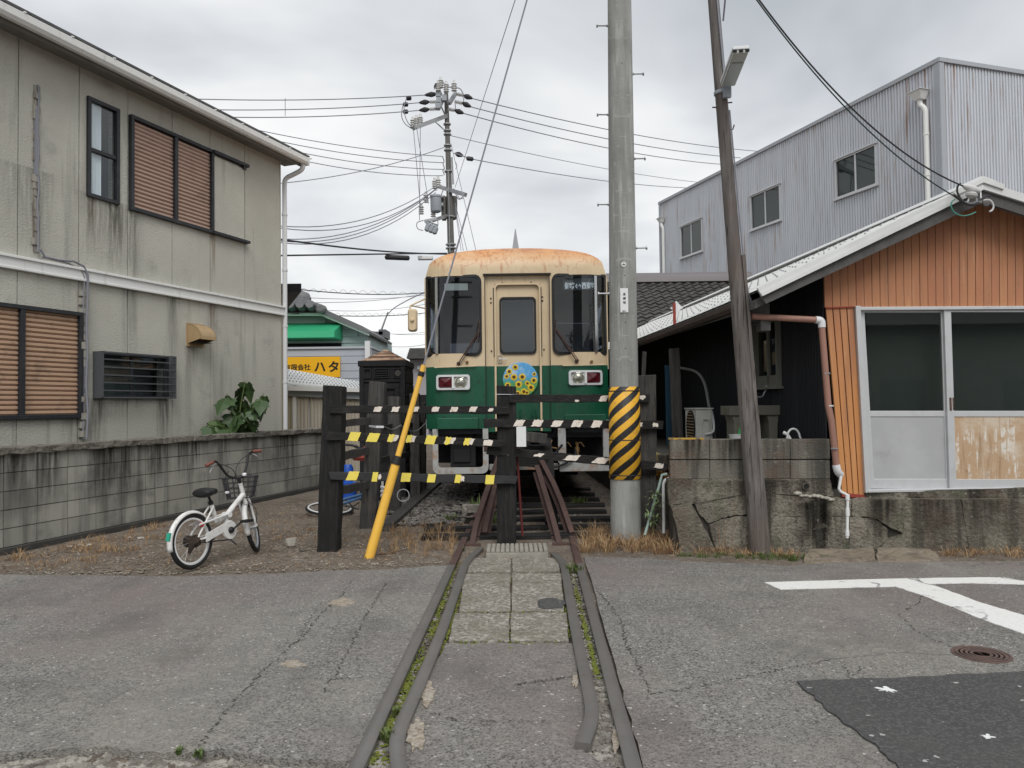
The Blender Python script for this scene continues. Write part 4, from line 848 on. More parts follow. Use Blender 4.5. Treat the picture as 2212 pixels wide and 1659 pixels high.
def text(s_, parent, F, x, z, y, size, mt, name='lettering', off=0.0, sx_=1.0, ext=.002, align='LEFT'):
    cu = bpy.data.curves.new('lettering', 'FONT'); cu.body = s_; cu.size = size; cu.offset = off; cu.extrude = ext; cu.align_x = align; cu.resolution_u = 3
    ob = bpy.data.objects.new('lettering_source', cu); COL.objects.link(ob); bpy.context.view_layer.update()
    me = bpy.data.meshes.new_from_object(ob.evaluated_get(bpy.context.evaluated_depsgraph_get())); bpy.data.objects.remove(ob)
    me.materials.clear(); me.materials.append(mt); me.name = 'lettering'
    mm = FM(F, x, y, z) @ Matrix.Rotation(math.pi / 2, 4, 'X') @ Matrix.Diagonal((sx_, 1, 1, 1))
    return inst(name, me, parent, mm)
SFr = Fr((0, Ys - .14, 0), (1, 0, 0)); q = sx(618.5, 801); k = (sx(760, 788)[1] - sx(760, 801)[1])
text('有限会社', sg, SFr, q[0] - .02, q[1] + .02, -.003, .19, m_letk, off=.004)
q = sx(681, 803); text('ハ', sg, SFr, q[0], q[1] + .01, -.003, .34, m_letk, off=.011)
q = sx(711, 803); text('タ', sg, SFr, q[0], q[1] + .01, -.003, .34, m_letk, off=.011)
# low shed with white sheet roof
Yd = 17.0; dx = lambda u, v, Y=Yd: PY(u, v, Y)
sd = thing('white_roof_shed', 'low shed with white corrugated roof and stained translucent wall sheets', 'shed', dx(690, 940))
p = [dx(590, 826), dx(780, 840), PY(785, 826, 20), PY(585, 791, 20)]
b = MB(); b.hexa([p[0] + V3((0, 0, -.03)), p[1] + V3((0, 0, -.03)), p[2] + V3((0, 0, -.03)), p[3] + V3((0, 0, -.03))] + p); b.build('roof', m_wroof, sd)
dots = MB(); rr = random.Random(8)
for j in range(5):
    for i in range(26):
        f = (i + .5 * (j % 2)) / 26; gg = (j + .7) / 5.6; q = (p[0] * (1 - f) + p[1] * f) * (1 - gg) + (p[3] * (1 - f) + p[2] * f) * gg
        dots.lathe(q, (0, 0, 1), [(.018, 0), (.018, .02), (.005, .04)], 5)
dots.build('roof_bolt', m_gmetal, sd, kind='stuff')
a = dx(590, 832); c = dx(780, 847)
b = MB(); b.hexa([a + V3((0, .03, -.22)), c + V3((0, .03, -.16)), c + V3((0, .1, -.16)), a + V3((0, .1, -.22)), a + V3((0, .03, .0)), c + V3((0, .03, .0)), c + V3((0, .1, 0)), a + V3((0, .1, 0))]); b.build('fascia', m_gmetal, sd)
b = MB(); a1 = dx(625, 838); b.hexa([a1 + V3((0, -.1, -.06)), c + V3((0, -.1, 0)), c + V3((0, .02, 0)), a1 + V3((0, .02, -.06)), a1 + V3((0, -.1, .05)), c + V3((0, -.1, .09)), c + V3((0, .02, .09)), a1 + V3((0, .02, .05))]); b.build('gutter', m_wmetal, sd)
m_tr = mat('stained_translucent_sheet', (.40, .35, .25), .6, [((.20, .12, .06), 's', 3, .45, .62, .8), ((.5, .48, .42), 'n', 2, .5, .7, .6)])
m_tr2 = mat('pale_translucent_sheet', (.50, .46, .39), .6, [((.27, .2, .13), 's', 2, .5, .68, .7)])
def corr(F, s0, s1, z0, z1, pitch=.076, amp=.012, y=0.0, mb=None, quads=4):
    b = mb or MB(); i0 = math.floor(s0 / (pitch / quads)); pts = [s0]; k = i0 + 1
    while k * pitch / quads < s1 - 1e-4:
        if k * pitch / quads > s0 + 1e-4: pts.append(k * pitch / quads)
        k += 1
    pts.append(s1); wv = lambda s_: y + amp * max(-1, min(1, 1.35 * math.sin(2 * math.pi * s_ / pitch + .4)))
    n = len(pts); b.add([F.p(s_, wv(s_), z0) for s_ in pts] + [F.p(s_, wv(s_), z1) for s_ in pts], [(i, i + 1, n + i + 1, n + i) for i in range(n - 1)]); return b
DF = Fr((0, Yd + .12, 0), (1, 0, 0)); q = lambda u: PY(u, 870, Yd + .12).x
for ua, ub, mt in ((560, 633, m_tr), (641, 668, m_tr2), (669, 700, m_tr2), (701, 741, m_tr2), (742, 790, m_tr2)):
    corr(DF, q(ua), q(ub) - .01, .0, PY(690, 843, Yd + .12).z, .076, .012).build('wall_sheet', mt, sd, fix=False)
b = MB(); b.box(W0, q(633), q(641), Yd + .08, Yd + .16, 0, 2.0); b.box(W0, q(560), q(790), Yd + .2, Yd + 3, 0, 1.8); b.build('post', m_wmetal, sd)
# grey house behind the train's left side
gh = thing('grey_house', 'pale grey house with dark ribbed roof just left of the train', 'house', PY(905, 930, 30))
GY = 30; gx = lambda u, v: PY(u, v, GY)
a, c = gx(886, 900), gx(960, 776)
b = MB(); b.box(W0, a.x, c.x, GY, GY + 5, 0, c.z); b.build('wall', mat('pale_render', (.42, .40, .42)), gh)
b = MB(); b.box(W0, a.x, c.x, GY - .05, GY, gx(905, 905).z, gx(905, 853).z); b.build('lower_band', m_blackwood, gh)
for i in range(5):
    z = gx(905, 776).z + i * .095; b = MB(); b.box(W0, gx(882, 770).x, c.x + .3, GY - .5 + i * .2, GY + 1, z, z + .085); b.build('roof_board', m_gwd, gh)
b = MB(); b.box(W0, gx(902, 790).x, gx(908, 790).x, GY - .12, GY, gx(905, 798).z, gx(905, 790).z); b.build('wall_lamp', m_wpvc, gh)
# distant low roofs at horizon level
dh = MB(); rr = random.Random(6)
for i in range(60):
    x = -60 + i * 3.4; 
    if -14 < x < 2 and False: continue
    h = rr.uniform(2.5, 4.0); dh.box(W0, x, x + rr.uniform(2.6, 3.5), 75 + rr.uniform(-6, 6), 84, 0, h)
dh.build('distant_houses', mat('distant_wall', (.30, .31, .32), .9, [((.2, .2, .2), 'v', .3, .3, .8, .8)]), kind='stuff', label='far low house walls glimpsed between the near buildings', cat='houses')
# ================================================================== old black wooden cabin
YC = 12.0; kx = lambda u, v, Y=YC: PY(u, v, Y)
cb = thing('black_cabin', 'old black portable cabin with a peeling pyramid roof behind the barrier', 'cabin', kx(830, 1050))
xa, xb, zt_ = kx(777, 900).x, kx(876, 900).x, kx(830, 783).z; CF = Fr((0, YC, 0), (1, 0, 0)); yd = .95
xs_ = kx(899, 900, YC + yd).x
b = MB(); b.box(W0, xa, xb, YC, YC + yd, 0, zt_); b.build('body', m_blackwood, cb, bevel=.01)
b = MB(); b.box(W0, xa - .02, xb + .02, YC - .03, YC + yd + .02, zt_ - .06, zt_ + .03)
for x in (xa, xb - .07): b.box(W0, x, x + .07, YC - .025, YC, 0, zt_ - .07)
b.box(W0, xa + .07, xb - .07, YC - .02, YC, zt_ - .31, zt_ - .27); b.build('frame', m_blackwood, cb, bevel=.006)
for i, (u0_, u1_) in enumerate(((786, 803), (808, 842), (850, 870))):
    p0, p1 = kx(u0_, 860).x, kx(u1_, 860).x; b = MB(); b.rects(CF, (p0, p1, zt_ - .25, zt_ - .09), [(p0 + .02, p1 - .02, zt_ - .23, zt_ - .11)], -.03, 0)
    f = b.build('vent_panel', m_blackwood, cb)
    if i == 1:
        for k in range(3): q = MB(); q.hexa([CF.p(p0 + .03, -.035, zt_ - .215 + k * .035), CF.p(p1 - .03, -.035, zt_ - .215 + k * .035), CF.p(p1 - .03, 0, zt_ - .20 + k * .035), CF.p(p0 + .03, 0, zt_ - .20 + k * .035), CF.p(p0 + .03, -.03, zt_ - .205 + k * .035), CF.p(p1 - .03, -.03, zt_ - .205 + k * .035), CF.p(p1 - .03, 0, zt_ - .19 + k * .035), CF.p(p0 + .03, 0, zt_ - .19 + k * .035)]); q.build('louvre', m_bboard, f)
    if i == 2: q = MB(); q.lathe(CF.p((p0 + p1) / 2, 0, zt_ - .17), (0, -1, 0), [(.05, 0), (.05, .025), (.0, .025)], 18); q.build('round_vent', m_gwood, f)
p0, p1 = kx(800, 860).x, kx(862, 860).x
b = MB(); b.rects(CF, (p0, p1, .1, zt_ - .35), [(p0 + .06, p1 - .06, .2, zt_ - .42)], -.035, 0); dr = b.build('door', m_blackwood, cb, bevel=.005)
for k in range(6):
    z = .3 + k * .24; q = MB(); q.box(CF, p0 + .30, p1 - .08, -.02, 0, z, z + .19); q.build('door_panel', m_blackwood, dr, bevel=.01)
for k in range(9):
    z = .15 + k * .21; q = MB(); q.box(W0, xb, xb + .012 + .004 * (k % 2), YC + .06, YC + yd - .05, z, z + .19); q.build('side_board', m_blackwood, cb, bevel=.004)
m_cr = mat('peeling_roof', (.12, .06, .04), .9, [((.50, .35, .24), 'g', 11, .52, .56, .9), ((.05, .035, .03), 'n', 12, .55, .65, .7)])
ap = V3(((xa + xb) / 2 - .02, YC + yd / 2, zt_ + .24)); z0 = zt_ + .03; cs_ = [V3((xa + .03, YC, z0)), V3((xb + .0, YC, z0)), V3((xb, YC + yd, z0)), V3((xa + .03, YC + yd, z0))]
b = MB()
for k in range(7):
    f0, f1 = k / 7, (k + 1) / 7 + .02; lo = [c + (ap - c) * f0 + V3((0, 0, .012)) for c in cs_]; hi = [c + (ap - c) * min(1, f1) for c in cs_]
    b.add(lo + hi + [c - V3((0, 0, .012)) for c in lo], [(i, (i + 1) % 4, 4 + (i + 1) % 4, 4 + i) for i in range(4)] + [(8 + i, 8 + (i + 1) % 4, (i + 1) % 4, i) for i in range(4)])
b.build('roof', m_cr, cb, fix=False)
# ================================================================== TRAIN
TY = 10.6; XC = PY(1118, 900, TY).x; HWD = 1.285
tr = thing('railcar', 'old green and cream single railcar with rusty roof edge behind the barrier', 'train', (XC, TY, 0))
def tz(v, u=1118): return PY(u, v, TY).z
def tx(u, v=800): return PY(u, v, TY).x
ZB = tz(925); ZS = tz(790); ZR = 3.27; ZT = tz(528.5)
def ztop(x):
    a = min(1, abs(x - XC) / HWD); return ZR + (ZT - ZR) * (1 - a ** 2.2) ** .36 if a < 1 else ZR
def fy(x, z):
    a = abs(x - XC); y = TY
    if a > .95: y += .16 * ((a - .95) / .335) ** 2
    if z > 3.36:
        y += .30 * min(1, (z - 3.36) / max(.05, (ZT + .03 - 3.36))) ** 2.2
    return y
def fm(x, z, off=0): return V3((x, fy(x, z) + off, z))
def rr_(x0, x1, z0, z1, r, n=6):
    if not isinstance(r, (tuple, list)): r = (r,) * 4     # bl, br, tr, tl
    out = []
    for (cx_, cz_, a0), q in zip(((x0, z0, 180), (x1, z0, 270), (x1, z1, 0), (x0, z1, 90)), r):
        ccx = cx_ + (q if cx_ == x0 else -q); ccz = cz_ + (q if cz_ == z0 else -q)
        for i in range(n + 1):
            th = math.radians(a0 + 90 * i / n); out.append((ccx + q * math.cos(th), ccz + q * math.sin(th)))
    return out
# window openings on the front
LW = (XC - HWD + .012, tx(1042), tz(770), tz(594.5)); RW = (tx(1194), XC + HWD - .012, tz(765), tz(590))
LW = (LW[0], LW[1], (LW[2] + RW[2]) / 2, (LW[3] + RW[3]) / 2); RW = (RW[0], RW[1], LW[2], LW[3])
DO = (tx(1050), tx(1188), ZB - .05, tz(594))
cut = lambda r, k: (r[0] + (0 if r[0] < XC - 1.2 else k), r[1] - (0 if r[1] > XC + 1.2 else k), r[2] + k, r[3] - k)
LH_, RH_ = cut(LW, .035), cut(RW, .035)
xs = sorted(set([XC - HWD, XC + HWD, LH_[1], RH_[0], DO[0], DO[1]] + [XC - HWD + i * (2 * HWD) / 40 for i in range(41)]))
xs = [x for i, x in enumerate(xs) if i == 0 or x - xs[i - 1] > .004]
zs = sorted(set([ZB, ZS, LH_[2], LH_[3], DO[3]] + [ZB + i * .09 for i in range(24) if ZB + i * .09 < 3.15]))
zs = [z for z in zs if z <= 3.25 - .005] + [ZR]
nr = 8
b = MB(); idx = {}
def gv(i, j):
    if (i, j) not in idx:
        x = xs[i]
        z = zs[j] if j < len(zs) else ZR + (ztop(x) - ZR) * (j - len(zs) + 1) / nr
        # window tops sit above ZR only through the columns; keep rows regular
        idx[(i, j)] = len(b.v); b.v.append(fm(x, z))
    return idx[(i, j)]
zs = sorted(set([z for z in zs if z < ZR - .012])) + [ZR]
J = len(zs) - 1 + nr
def rowz(j, x): return zs[j] if j < len(zs) else ZR + (ztop(x) - ZR) * (j - len(zs) + 1) / nr
# clamp window tops to ZR - small so the grid opening is exact
WT = LH_[3]
for i in range(len(xs) - 1):
    xm = (xs[i] + xs[i + 1]) / 2
    for j in range(J):
        zm = (rowz(j, xm) + rowz(j + 1, xm)) / 2
        if any(h[0] < xm < h[1] and h[2] < zm < h[3] for h in (LH_, RH_, DO)): continue
        b.f.append((gv(i, j), gv(i + 1, j), gv(i + 1, j + 1), gv(i, j + 1))); b.m.append(1 if zm < ZS else 0)
TL = 12.0
def prof(x): return ztop(x)
# sides and roof
YE = TY + TL; loop = [(XC - HWD, z) for z in zs] + [(x, ztop(x)) for x in xs] + [(XC + HWD, z) for z in zs[::-1]]
lp = []; [lp.append(p) for p in loop if not lp or (abs(p[0] - lp[-1][0]) + abs(p[1] - lp[-1][1])) > .003]
vs = [fm(x, z) for x, z in lp] + [V3((x, YE, z)) for x, z in lp]; n = len(lp)
side_w = []
fs = []; ms_ = []
for i in range(n - 1):
    zm = (lp[i][1] + lp[i + 1][1]) / 2
    if abs(lp[i][0] - lp[i + 1][0]) < .002 and 2.0 < zm < 3.2 and abs(lp[i][0] - XC) > 1.2: continue
    fs.append((i, n + i, n + i + 1, i + 1)); ms_.append(1 if zm < ZS else 0)
k = len(b.v); b.v += vs; b.f += [tuple(k + q for q in f) for f in fs]; b.m += ms_
zw0 = min(z for z in zs if z >= 2.0 - .06); zw1 = ZR
body = b.build('body', [m_cream, m_tgreen], tr, smooth=False, fix=False)
body.data.polygons.foreach_set('use_smooth', [True] * len(body.data.polygons)); body.data.set_sharp_from_angle(angle=math.radians(35))
# side wall bands with window openings
for sgn in (-1, 1):
    x = XC + sgn * HWD; wins = [(TY + .55 + i * 1.2, TY + 1.45 + i * 1.2) for i in range(9)]; zz0, zz1 = zs[[i for i, z in enumerate(zs) if z > 1.9][0] - 1], ZR
    SF = Fr((x, 0, 0), (0, 1, 0)) if sgn < 0 else Fr((x, 0, 0), (0, 1, 0))
    sb = MB(); sb.rects(SF, (TY + .17, YE, 1.95, ZR), [(a, c, 2.25, 3.0) for a, c in wins], -.012 if sgn > 0 else -.03, .03 if sgn > 0 else .012)
    sb.build('side_wall', m_cream, tr)
    for a, c in wins:
        fb = MB(); fb.rects(SF, (a, c, 2.25, 3.0), [(a + .04, c - .04, 2.29, 2.96)], -.02, .02); f = fb.build('side_window', m_chrome, tr)
        pb = MB(); pb.box(SF, a + .04, c - .04, -.004, .002, 2.29, 2.96); pb.build('pane', m_tglass, f)
b = MB(); b.box(W0, XC - HWD + .03, XC + HWD - .03, TY + .45, YE - .03, .98, 1.06); b.box(W0, XC - HWD, XC + HWD, YE - .03, YE, ZB, ZR)
b.box(W0, XC - HWD + .03, DO[0] - .05, TY + .14, TY + .5, 1.06, tz(770) - .06)
b.box(W0, DO[1] + .05, XC + HWD - .03, TY + .18, TY + .5, 1.06, tz(770) - .06)
b.box(W0, XC - 1.24, XC + 1.24, TY + 1.6, TY + 1.64, 1.06, 3.25); b.box(W0, XC - 1.2, XC + 1.2, TY + .2, TY + 4, 3.27, 3.3)  # full-width partition added to block bright side windows behind the windscreens
for i in range(8):
    for sx_ in (-1.1, .45): b.box(W0, XC + sx_, XC + sx_ + .65, TY + 2.6 + i * 1.1, TY + 2.75 + i * 1.1, 1.06, 2.15)
b.build('interior', m_int, tr)
b = MB(); b.box(W0, XC - .95, XC - .25, TY + .3, TY + .34, 2.0, 2.35); b.box(W0, XC + .55, XC + 1.0, TY + .45, TY + .7, 2.0, 2.2); b.tube([V3((XC + .5, TY + .25, 2.62)), V3((XC + 1.2, TY + .25, 2.60))], .008, 6); b.build('driver_desk', m_int, tr)
b = MB(); b.box(W0, XC - 1.15, XC - .30, TY + .17, TY + .18, 3.0, 3.26); b.box(W0, XC + .42, XC + 1.15, TY + .17, TY + .18, 3.02, 3.26); b.build('sun_blind', m_dark, tr)
# front windows: rubber gasket, panes, chrome divider
for (r_, sgn, div) in ((LW, -1, 944.5), (RW, 1, 1295)):
    rad = (.02, .10, .10, .02) if sgn < 0 else (.10, .02, .02, .10)
    o_ = rr_(*r_, rad); i_ = rr_(r_[0] + .035, r_[1] - .035, r_[2] + .04, r_[3] - .035, tuple(q * .8 for q in rad))
    gb_ = MB(); gb_.ring(o_, i_, fm, -.028, .03); gk = gb_.build('windscreen', m_black, tr, smooth=True)
    dxp = XC + sgn * (HWD - .17)
    dv = MB(); dv.hexa([fm(dxp - .018, r_[2] + .035, -.03), fm(dxp + .018, r_[2] + .035, -.03), fm(dxp + .018, r_[2] + .035, .03), fm(dxp - .018, r_[2] + .035, .03), fm(dxp - .018, r_[3] - .03, -.03), fm(dxp + .018, r_[3] - .03, -.03), fm(dxp + .018, r_[3] - .03, .03), fm(dxp - .018, r_[3] - .03, .03)])
    dv.build('divider', m_chrome, gk)
    for ra, rb in (((r_[0] + .02, dxp) if sgn < 0 else (dxp, r_[1] - .02)), ((dxp, r_[1] - .02) if sgn < 0 else (r_[0] + .02, dxp))):
        pb = MB(); m_ = 6; vs = []
        for i in range(m_ + 1):
            x = ra + (rb - ra) * i / m_; vs += [fm(x, r_[2] + .02, .004), fm(x, r_[3] - .02, .004)]
        pb.add([V3((v.x, v.y, v.z)) for v in vs], [(2 * i, 2 * i + 2, 2 * i + 3, 2 * i + 1) for i in range(m_)]); pb.build('pane', m_tglass, gk, fix=False)
# destination sign behind the right windscreen, blank one behind the left
TFm = Fr((0, TY, 0), (1, 0, 0))
q0, q1 = PY(1217, 617, TY), PY(1285, 599, TY)
b = MB(); b.box(W0, q0.x, q1.x, TY + .05, TY + .07, PY(1250, 625, TY).z - .0, q1.z); ds = b.build('destination_sign', mat('sign_dark', (.03, .04, .045), .6), tr)
text('御坊↔西御坊', ds, Fr((0, TY + .05, 0), (1, 0, 0)), q0.x + .02, PY(1250, 621.5, TY).z, -.003, .098, mat('pale_lettering', (.95, 1, .98), .5), off=.002, sx_=.73)  # plain near-white letters, pale enough to read through the tinted glass
b = MB(); b.box(W0, tx(961), tx(1012), TY + .05, TY + .06, PY(985, 626, TY).z, PY(985, 611, TY).z); b.build('blank_sign', mat('sign_blank', (.36, .38, .34), .5), tr)
# centre door
dz1 = DO[3]
b = MB(); dl = (tx(1070), tx(1169), ZB - .04, tz(612))
b.rects(TFm, (DO[0] - .01, DO[1] + .01, ZB - .05, ZS), [dl], .05, .09, 1); b.rects(TFm, (DO[0] - .01, DO[1] + .01, ZS, dz1 + .02), [dl], .05, .09, 0); b.build('door_surround', [m_cream, m_tgreen], tr)
b = MB(); b.box(TFm, DO[0] - .012, DO[0] - .002, -.004, .09, ZB, dz1); b.box(TFm, DO[1] + .002, DO[1] + .012, -.004, .09, ZB, dz1); b.box(TFm, DO[0] - .03, DO[1] + .03, -.03, .06, dz1, dz1 + .02)
for u in (1068, 1171): b.box(TFm, tx(u) - .006, tx(u) + .006, .03, .06, tz(770), tz(620))
b.build('door_seal', m_black, tr)
dw = (tx(1080), tx(1160), tz(764), tz(640))
dwh = (dw[0] + .03, dw[1] - .03, dw[2] + .03, dw[3] - .03)
b = MB(); b.rects(TFm, (dl[0] + .008, dl[1] - .008, dl[2], ZS), [], .085, .12, 1); b.rects(TFm, (dl[0] + .008, dl[1] - .008, ZS, dl[3] - .01), [dwh], .085, .12, 0); do_ = b.build('door', [m_cream, m_tgreen], tr)
b = MB(); fo = lambda x, z, off: V3((x, TY + off, z))
b.ring(rr_(dl[0] - .01, dl[1] + .01, dl[2], dl[3] + .012, (.0, .0, .07, .07)), rr_(dl[0] + .016, dl[1] - .016, dl[2], dl[3] - .014, (0, 0, .055, .055)), fo, .03, .07); b.build('door_frame_bead', m_cream, tr, smooth=True)
b = MB(); b.ring(rr_(*dw, .06), rr_(dw[0] + .028, dw[1] - .028, dw[2] + .03, dw[3] - .03, .045), fo, .06, .10); gk = b.build('door_window', m_black, do_, smooth=True)
b = MB(); b.box(TFm, dw[0] + .02, dw[1] - .02, .09, .094, dw[2] + .02, dw[3] - .02); b.build('door_pane', m_tglass, do_)
b = MB(); x, z = tx(1080), tz(775.5); b.tube([V3((x, TY + .085, z)), V3((x, TY + .03, z)), V3((x + .1, TY + .03, z - .004))], .009, 6); b.ring(rr_(x - .03, x + .03, z - .055, z + .06, .015), rr_(x - .022, x + .022, z - .047, z + .052, .01), fo, .075, .09); b.build('door_handle', m_steel, do_)
for (u, v) in ((1062, 643), (1062, 652), (1062, 757), (1174, 641), (1174, 649), (1176, 755), (1087, 610), (1150, 609)):
    b = MB(); b.lathe(V3((tx(u), TY + .052, tz(v))), (0, -1, 0), [(.012, 0), (.012, .012), (.004, .016)], 8); b.build('door_fitting', m_rust, tr)
for u in (1077, 1095, 1160):
    pass
for (ua, va, ub, vb) in ((939, 794, 1027, 791), (1216, 790, 1305, 788)):
    b = MB(); p, q = PY(ua, va, TY), PY(ub, vb, TY); b.tube([p + V3((0, .0, 0)), p + V3((0, -.03, 0)), q + V3((0, -.03, 0)), q], .008, 6); b.build('grab_rail', m_cream, tr)
# headlamp clusters
for (ua, ub, va, vb, red_left) in ((942, 1015, 808, 840.5, True), (1228, 1302, 801.5, 833.5, False)):
    x0, x1, z0, z1 = tx(ua), tx(ub), tz(vb), tz(va)
    b = MB(); ye = lambda x, z, off: V3((x, max(fy(x, z), fy(x0, z) if x0 < XC - .9 else 0) * 0 + fy(x, z) + off, z))
    b.ring(rr_(x0, x1, z0, z1, .035), rr_(x0 + .03, x1 - .03, z0 + .028, z1 - .028, .03), fm, -.045, .0); hl = b.build('headlamp_cluster', m_wpvc, tr, smooth=True)
    b = MB(); b.ring(rr_(x0 - .02, x1 + .02, z0 - .02, z1 + .02, .045), rr_(x0 - .0, x1 + .0, z0 - .0, z1 + .0, .035), fm, -.018, .0); b.build('lamp_surround', m_tgreen, hl, smooth=True)
    xm = (x0 + x1) / 2; b = MB()
    for (p, q) in ((xm - .014, xm + .014),): b.add([fm(p, z0 + .02, -.043), fm(q, z0 + .02, -.043), fm(q, z1 - .02, -.043), fm(p, z1 - .02, -.043)], [(0, 1, 2, 3)])
    b.add([fm(x0 + .02, z0 + .02, -.004), fm(xm, z0 + .02, -.004), fm(x1 - .02, z0 + .02, -.004), fm(x1 - .02, z1 - .02, -.004), fm(xm, z1 - .02, -.004), fm(x0 + .02, z1 - .02, -.004)], [(0, 1, 4, 5), (1, 2, 3, 4)]); b.build('lamp_back', m_wmetal, hl, fix=False)
    rx = (x0 + .035, xm - .015) if red_left else (xm + .015, x1 - .035); lx = (xm + x1 - .025) / 2 if red_left else (xm + x0 + .025) / 2
    b = MB(); lo = rr_(rx[0], rx[1], z0 + .035, z1 - .035, .025); cxx = (rx[0] + rx[1]) / 2; b.add([fm(x, z, -.02) for x, z in lo] + [fm(x, z, 0) for x, z in lo] + [fm(cxx, (z0 + z1) / 2, -.045)], [(i, (i + 1) % len(lo), 2 * len(lo)) for i in range(len(lo))] + [(i, len(lo) + i, len(lo) + (i + 1) % len(lo), (i + 1) % len(lo)) for i in range(len(lo))]); b.build('tail_lamp', m_red, hl)
    zc_ = (z0 + z1) / 2; r0_ = (z1 - z0) / 2 - .035; yy = fy(lx, zc_)
    b = MB(); b.lathe(V3((lx, yy, zc_)), (0, -1, 0), [(r0_ + .012, 0), (r0_ + .012, .03), (r0_, .034), (r0_ * .98, .02), (r0_ * .7, .036), (0, .044)], 22); b.build('head_lamp', m_lens, hl, smooth=True)
# wipers
for (pu, pv, tu, tv, bu, bv) in ((990, 785, 1034, 714, 1036, 690), (1246, 780, 1200, 711, 1201, 690)):
    P_ = PY(pu, pv, TY - .05); T_ = PY(tu, tv, TY - .06); b = MB(); b.lathe(P_ + V3((0, .06, 0)), (0, -1, 0), [(.026, 0), (.026, .05), (.012, .06)], 10)
    b.tube([P_, T_], .009, 6); b.tube([P_ + V3((.03, 0, 0)), T_ + V3((.018, 0, .0))], .006, 6); B_ = PY(bu, bv, TY - .05); C_ = T_ * 2 - B_; b.tube([B_ + V3((0, .0, 0)), C_ + V3((0, 0, 0))], .007, 5); b.build('wiper', m_rust, tr)
for (u, v) in ((1009, 782), (1278, 781)):
    b = MB(); b.lathe(PY(u, v, TY), (0, -1, 0), [(.022, 0), (.02, .03), (.006, .05)], 10); b.build('cap_nut', m_brass, tr)
# steps on the apron
for (ua, ub, va, vb) in ((944, 1032, 901.5, 925), (1218, 1306, 897, 921)):
    b = MB(); b.box(W0, tx(ua), tx(ub), TY - .07, TY + .05, tz(vb), tz(va)); b.build('step_box', m_tgreen, tr, bevel=.006)
b = MB()
for u in (1124, 1150, 1159): b.tube([PY(u, 885, TY - .0) + V3((0, .08, 0)), PY(u, 885, TY - .03), PY(u, 899, TY - .03), PY(u, 899, TY) + V3((0, .08, 0))], .009, 6)
b.build('jumper_bracket', m_tgreen, tr)
b = MB(); b.box(W0, tx(1098), tx(1172), TY + .04, TY + .5, tz(912), tz(880)); b.build('coupler_apron', m_tgreen, tr)
# underframe: skirt pipe frames, coupler, hoses, boxes, wheels
def frame_pipe(ua, ub, va, vb, w_=.045):
    b = MB(); x0, x1, z0, z1 = tx(ua), tx(ub), tz(vb), tz(va); o_ = rr_(x0, x1, z0, z1, (.09, .09, .01, .01)); i_ = rr_(x0 + .075, x1 - .075, z0 + .085, z1 - .0, (.05, .05, .005, .005)); b.ring(o_, i_, fo, .0, .06); b.build('skirt_frame', m_skirt, tr, smooth=True)
frame_pipe(933, 1053, 925, 1022)
b = MB(); 
for u in (1212, 1309): b.box(W0, tx(u) - .055, tx(u) + .055, TY, TY + .06, tz(1001), tz(925) + .1)
b.box(W0, tx(1206), tx(1316), TY, TY + .06, tz(1020), tz(1001)); b.box(W0, tx(1053), tx(1206), TY + .35, TY + .4, tz(1020), tz(1006)); b.build('skirt_frame', m_skirt, tr, bevel=.008)
b = MB(); b.box(W0, tx(968), tx(1024), TY + .25, TY + .6, tz(1010), tz(962)); b.box(W0, tx(975), tx(1012), TY + .22, TY + .25, tz(1000), tz(972)); b.box(W0, tx(985), tx(1020), TY + .3, TY + .5, tz(960), tz(930)); b.build('equipment_box', m_black, tr, bevel=.008)
b = MB(); b.box(W0, XC - .13, XC + .13, TY - .25, TY + .8, tz(985), tz(952)); b.box(W0, XC - .17, XC + .17, TY - .42, TY - .2, tz(990), tz(945)); b.box(W0, XC - .1, XC + .02, TY - .5, TY - .4, tz(985), tz(955)); b.build('coupler', m_blackwood, tr, bevel=.02)
b = MB(); b.box(W0, XC - HWD + .05, XC + HWD - .05, TY + .62, YE - .2, .62, 1.0); b.box(W0, XC - 1.0, XC + 1.0, TY + .5, TY + .62, .85, 1.1)
b.box(W0, XC - .95, XC + .95, TY + 1.4, TY + 3.4, .35, .62); b.build('underframe', m_blackwood, tr)
for yy in (TY + 2.3, TY + 8.5):
    b = MB()
    for s_ in (-1, 1): b.lathe(V3((XC + s_ * .60, yy, .40)), (s_, 0, 0), [(.43, -.03), (.43, 0), (.39, .0), (.385, .04), (.28, .05), (.12, .03), (.1, .09), (0, .09)], 28)
    b.tube([V3((XC - .6, yy, .4)), V3((XC + .6, yy, .4))], .07, 10); b.build('wheelset', m_rust, tr, smooth=True)
for (u, v) in ((1219, 960), (1247, 960)):
    b = MB(); p = PY(u, v, TY + .1); b.tube([p + V3((0, .3, .02)), p + V3((0, .05, 0)), p + V3((0, -.02, -.05)), p + V3((0, -.02, -.18))], .02, 8); b.tube([p + V3((0, -.03, .02)), p + V3((.05, -.06, .03)), p + V3((.09, -.06, -.03))], .006, 5); b.lathe(p + V3((0, .0, -.1)), (0, 0, 1), [(.032, 0), (.032, .06)], 8); b.build('air_cock', m_brass, tr, smooth=True)
b = MB(); p, q = PY(1180, 1010, TY - .05), PY(1245, 985, TY - .05); b.tube(smooth_path([p, (p + q) / 2 + V3((0, 0, -.06)), q, q + V3((0, .2, .1))], 2), .018, 8); p, q = PY(1150, 1008, TY - .0), PY(1215, 960, TY); b.tube(smooth_path([p, (p + q) / 2 + V3((0, 0, -.1)), q], 2), .016, 8); b.build('air_hose', m_black, tr, smooth=True)
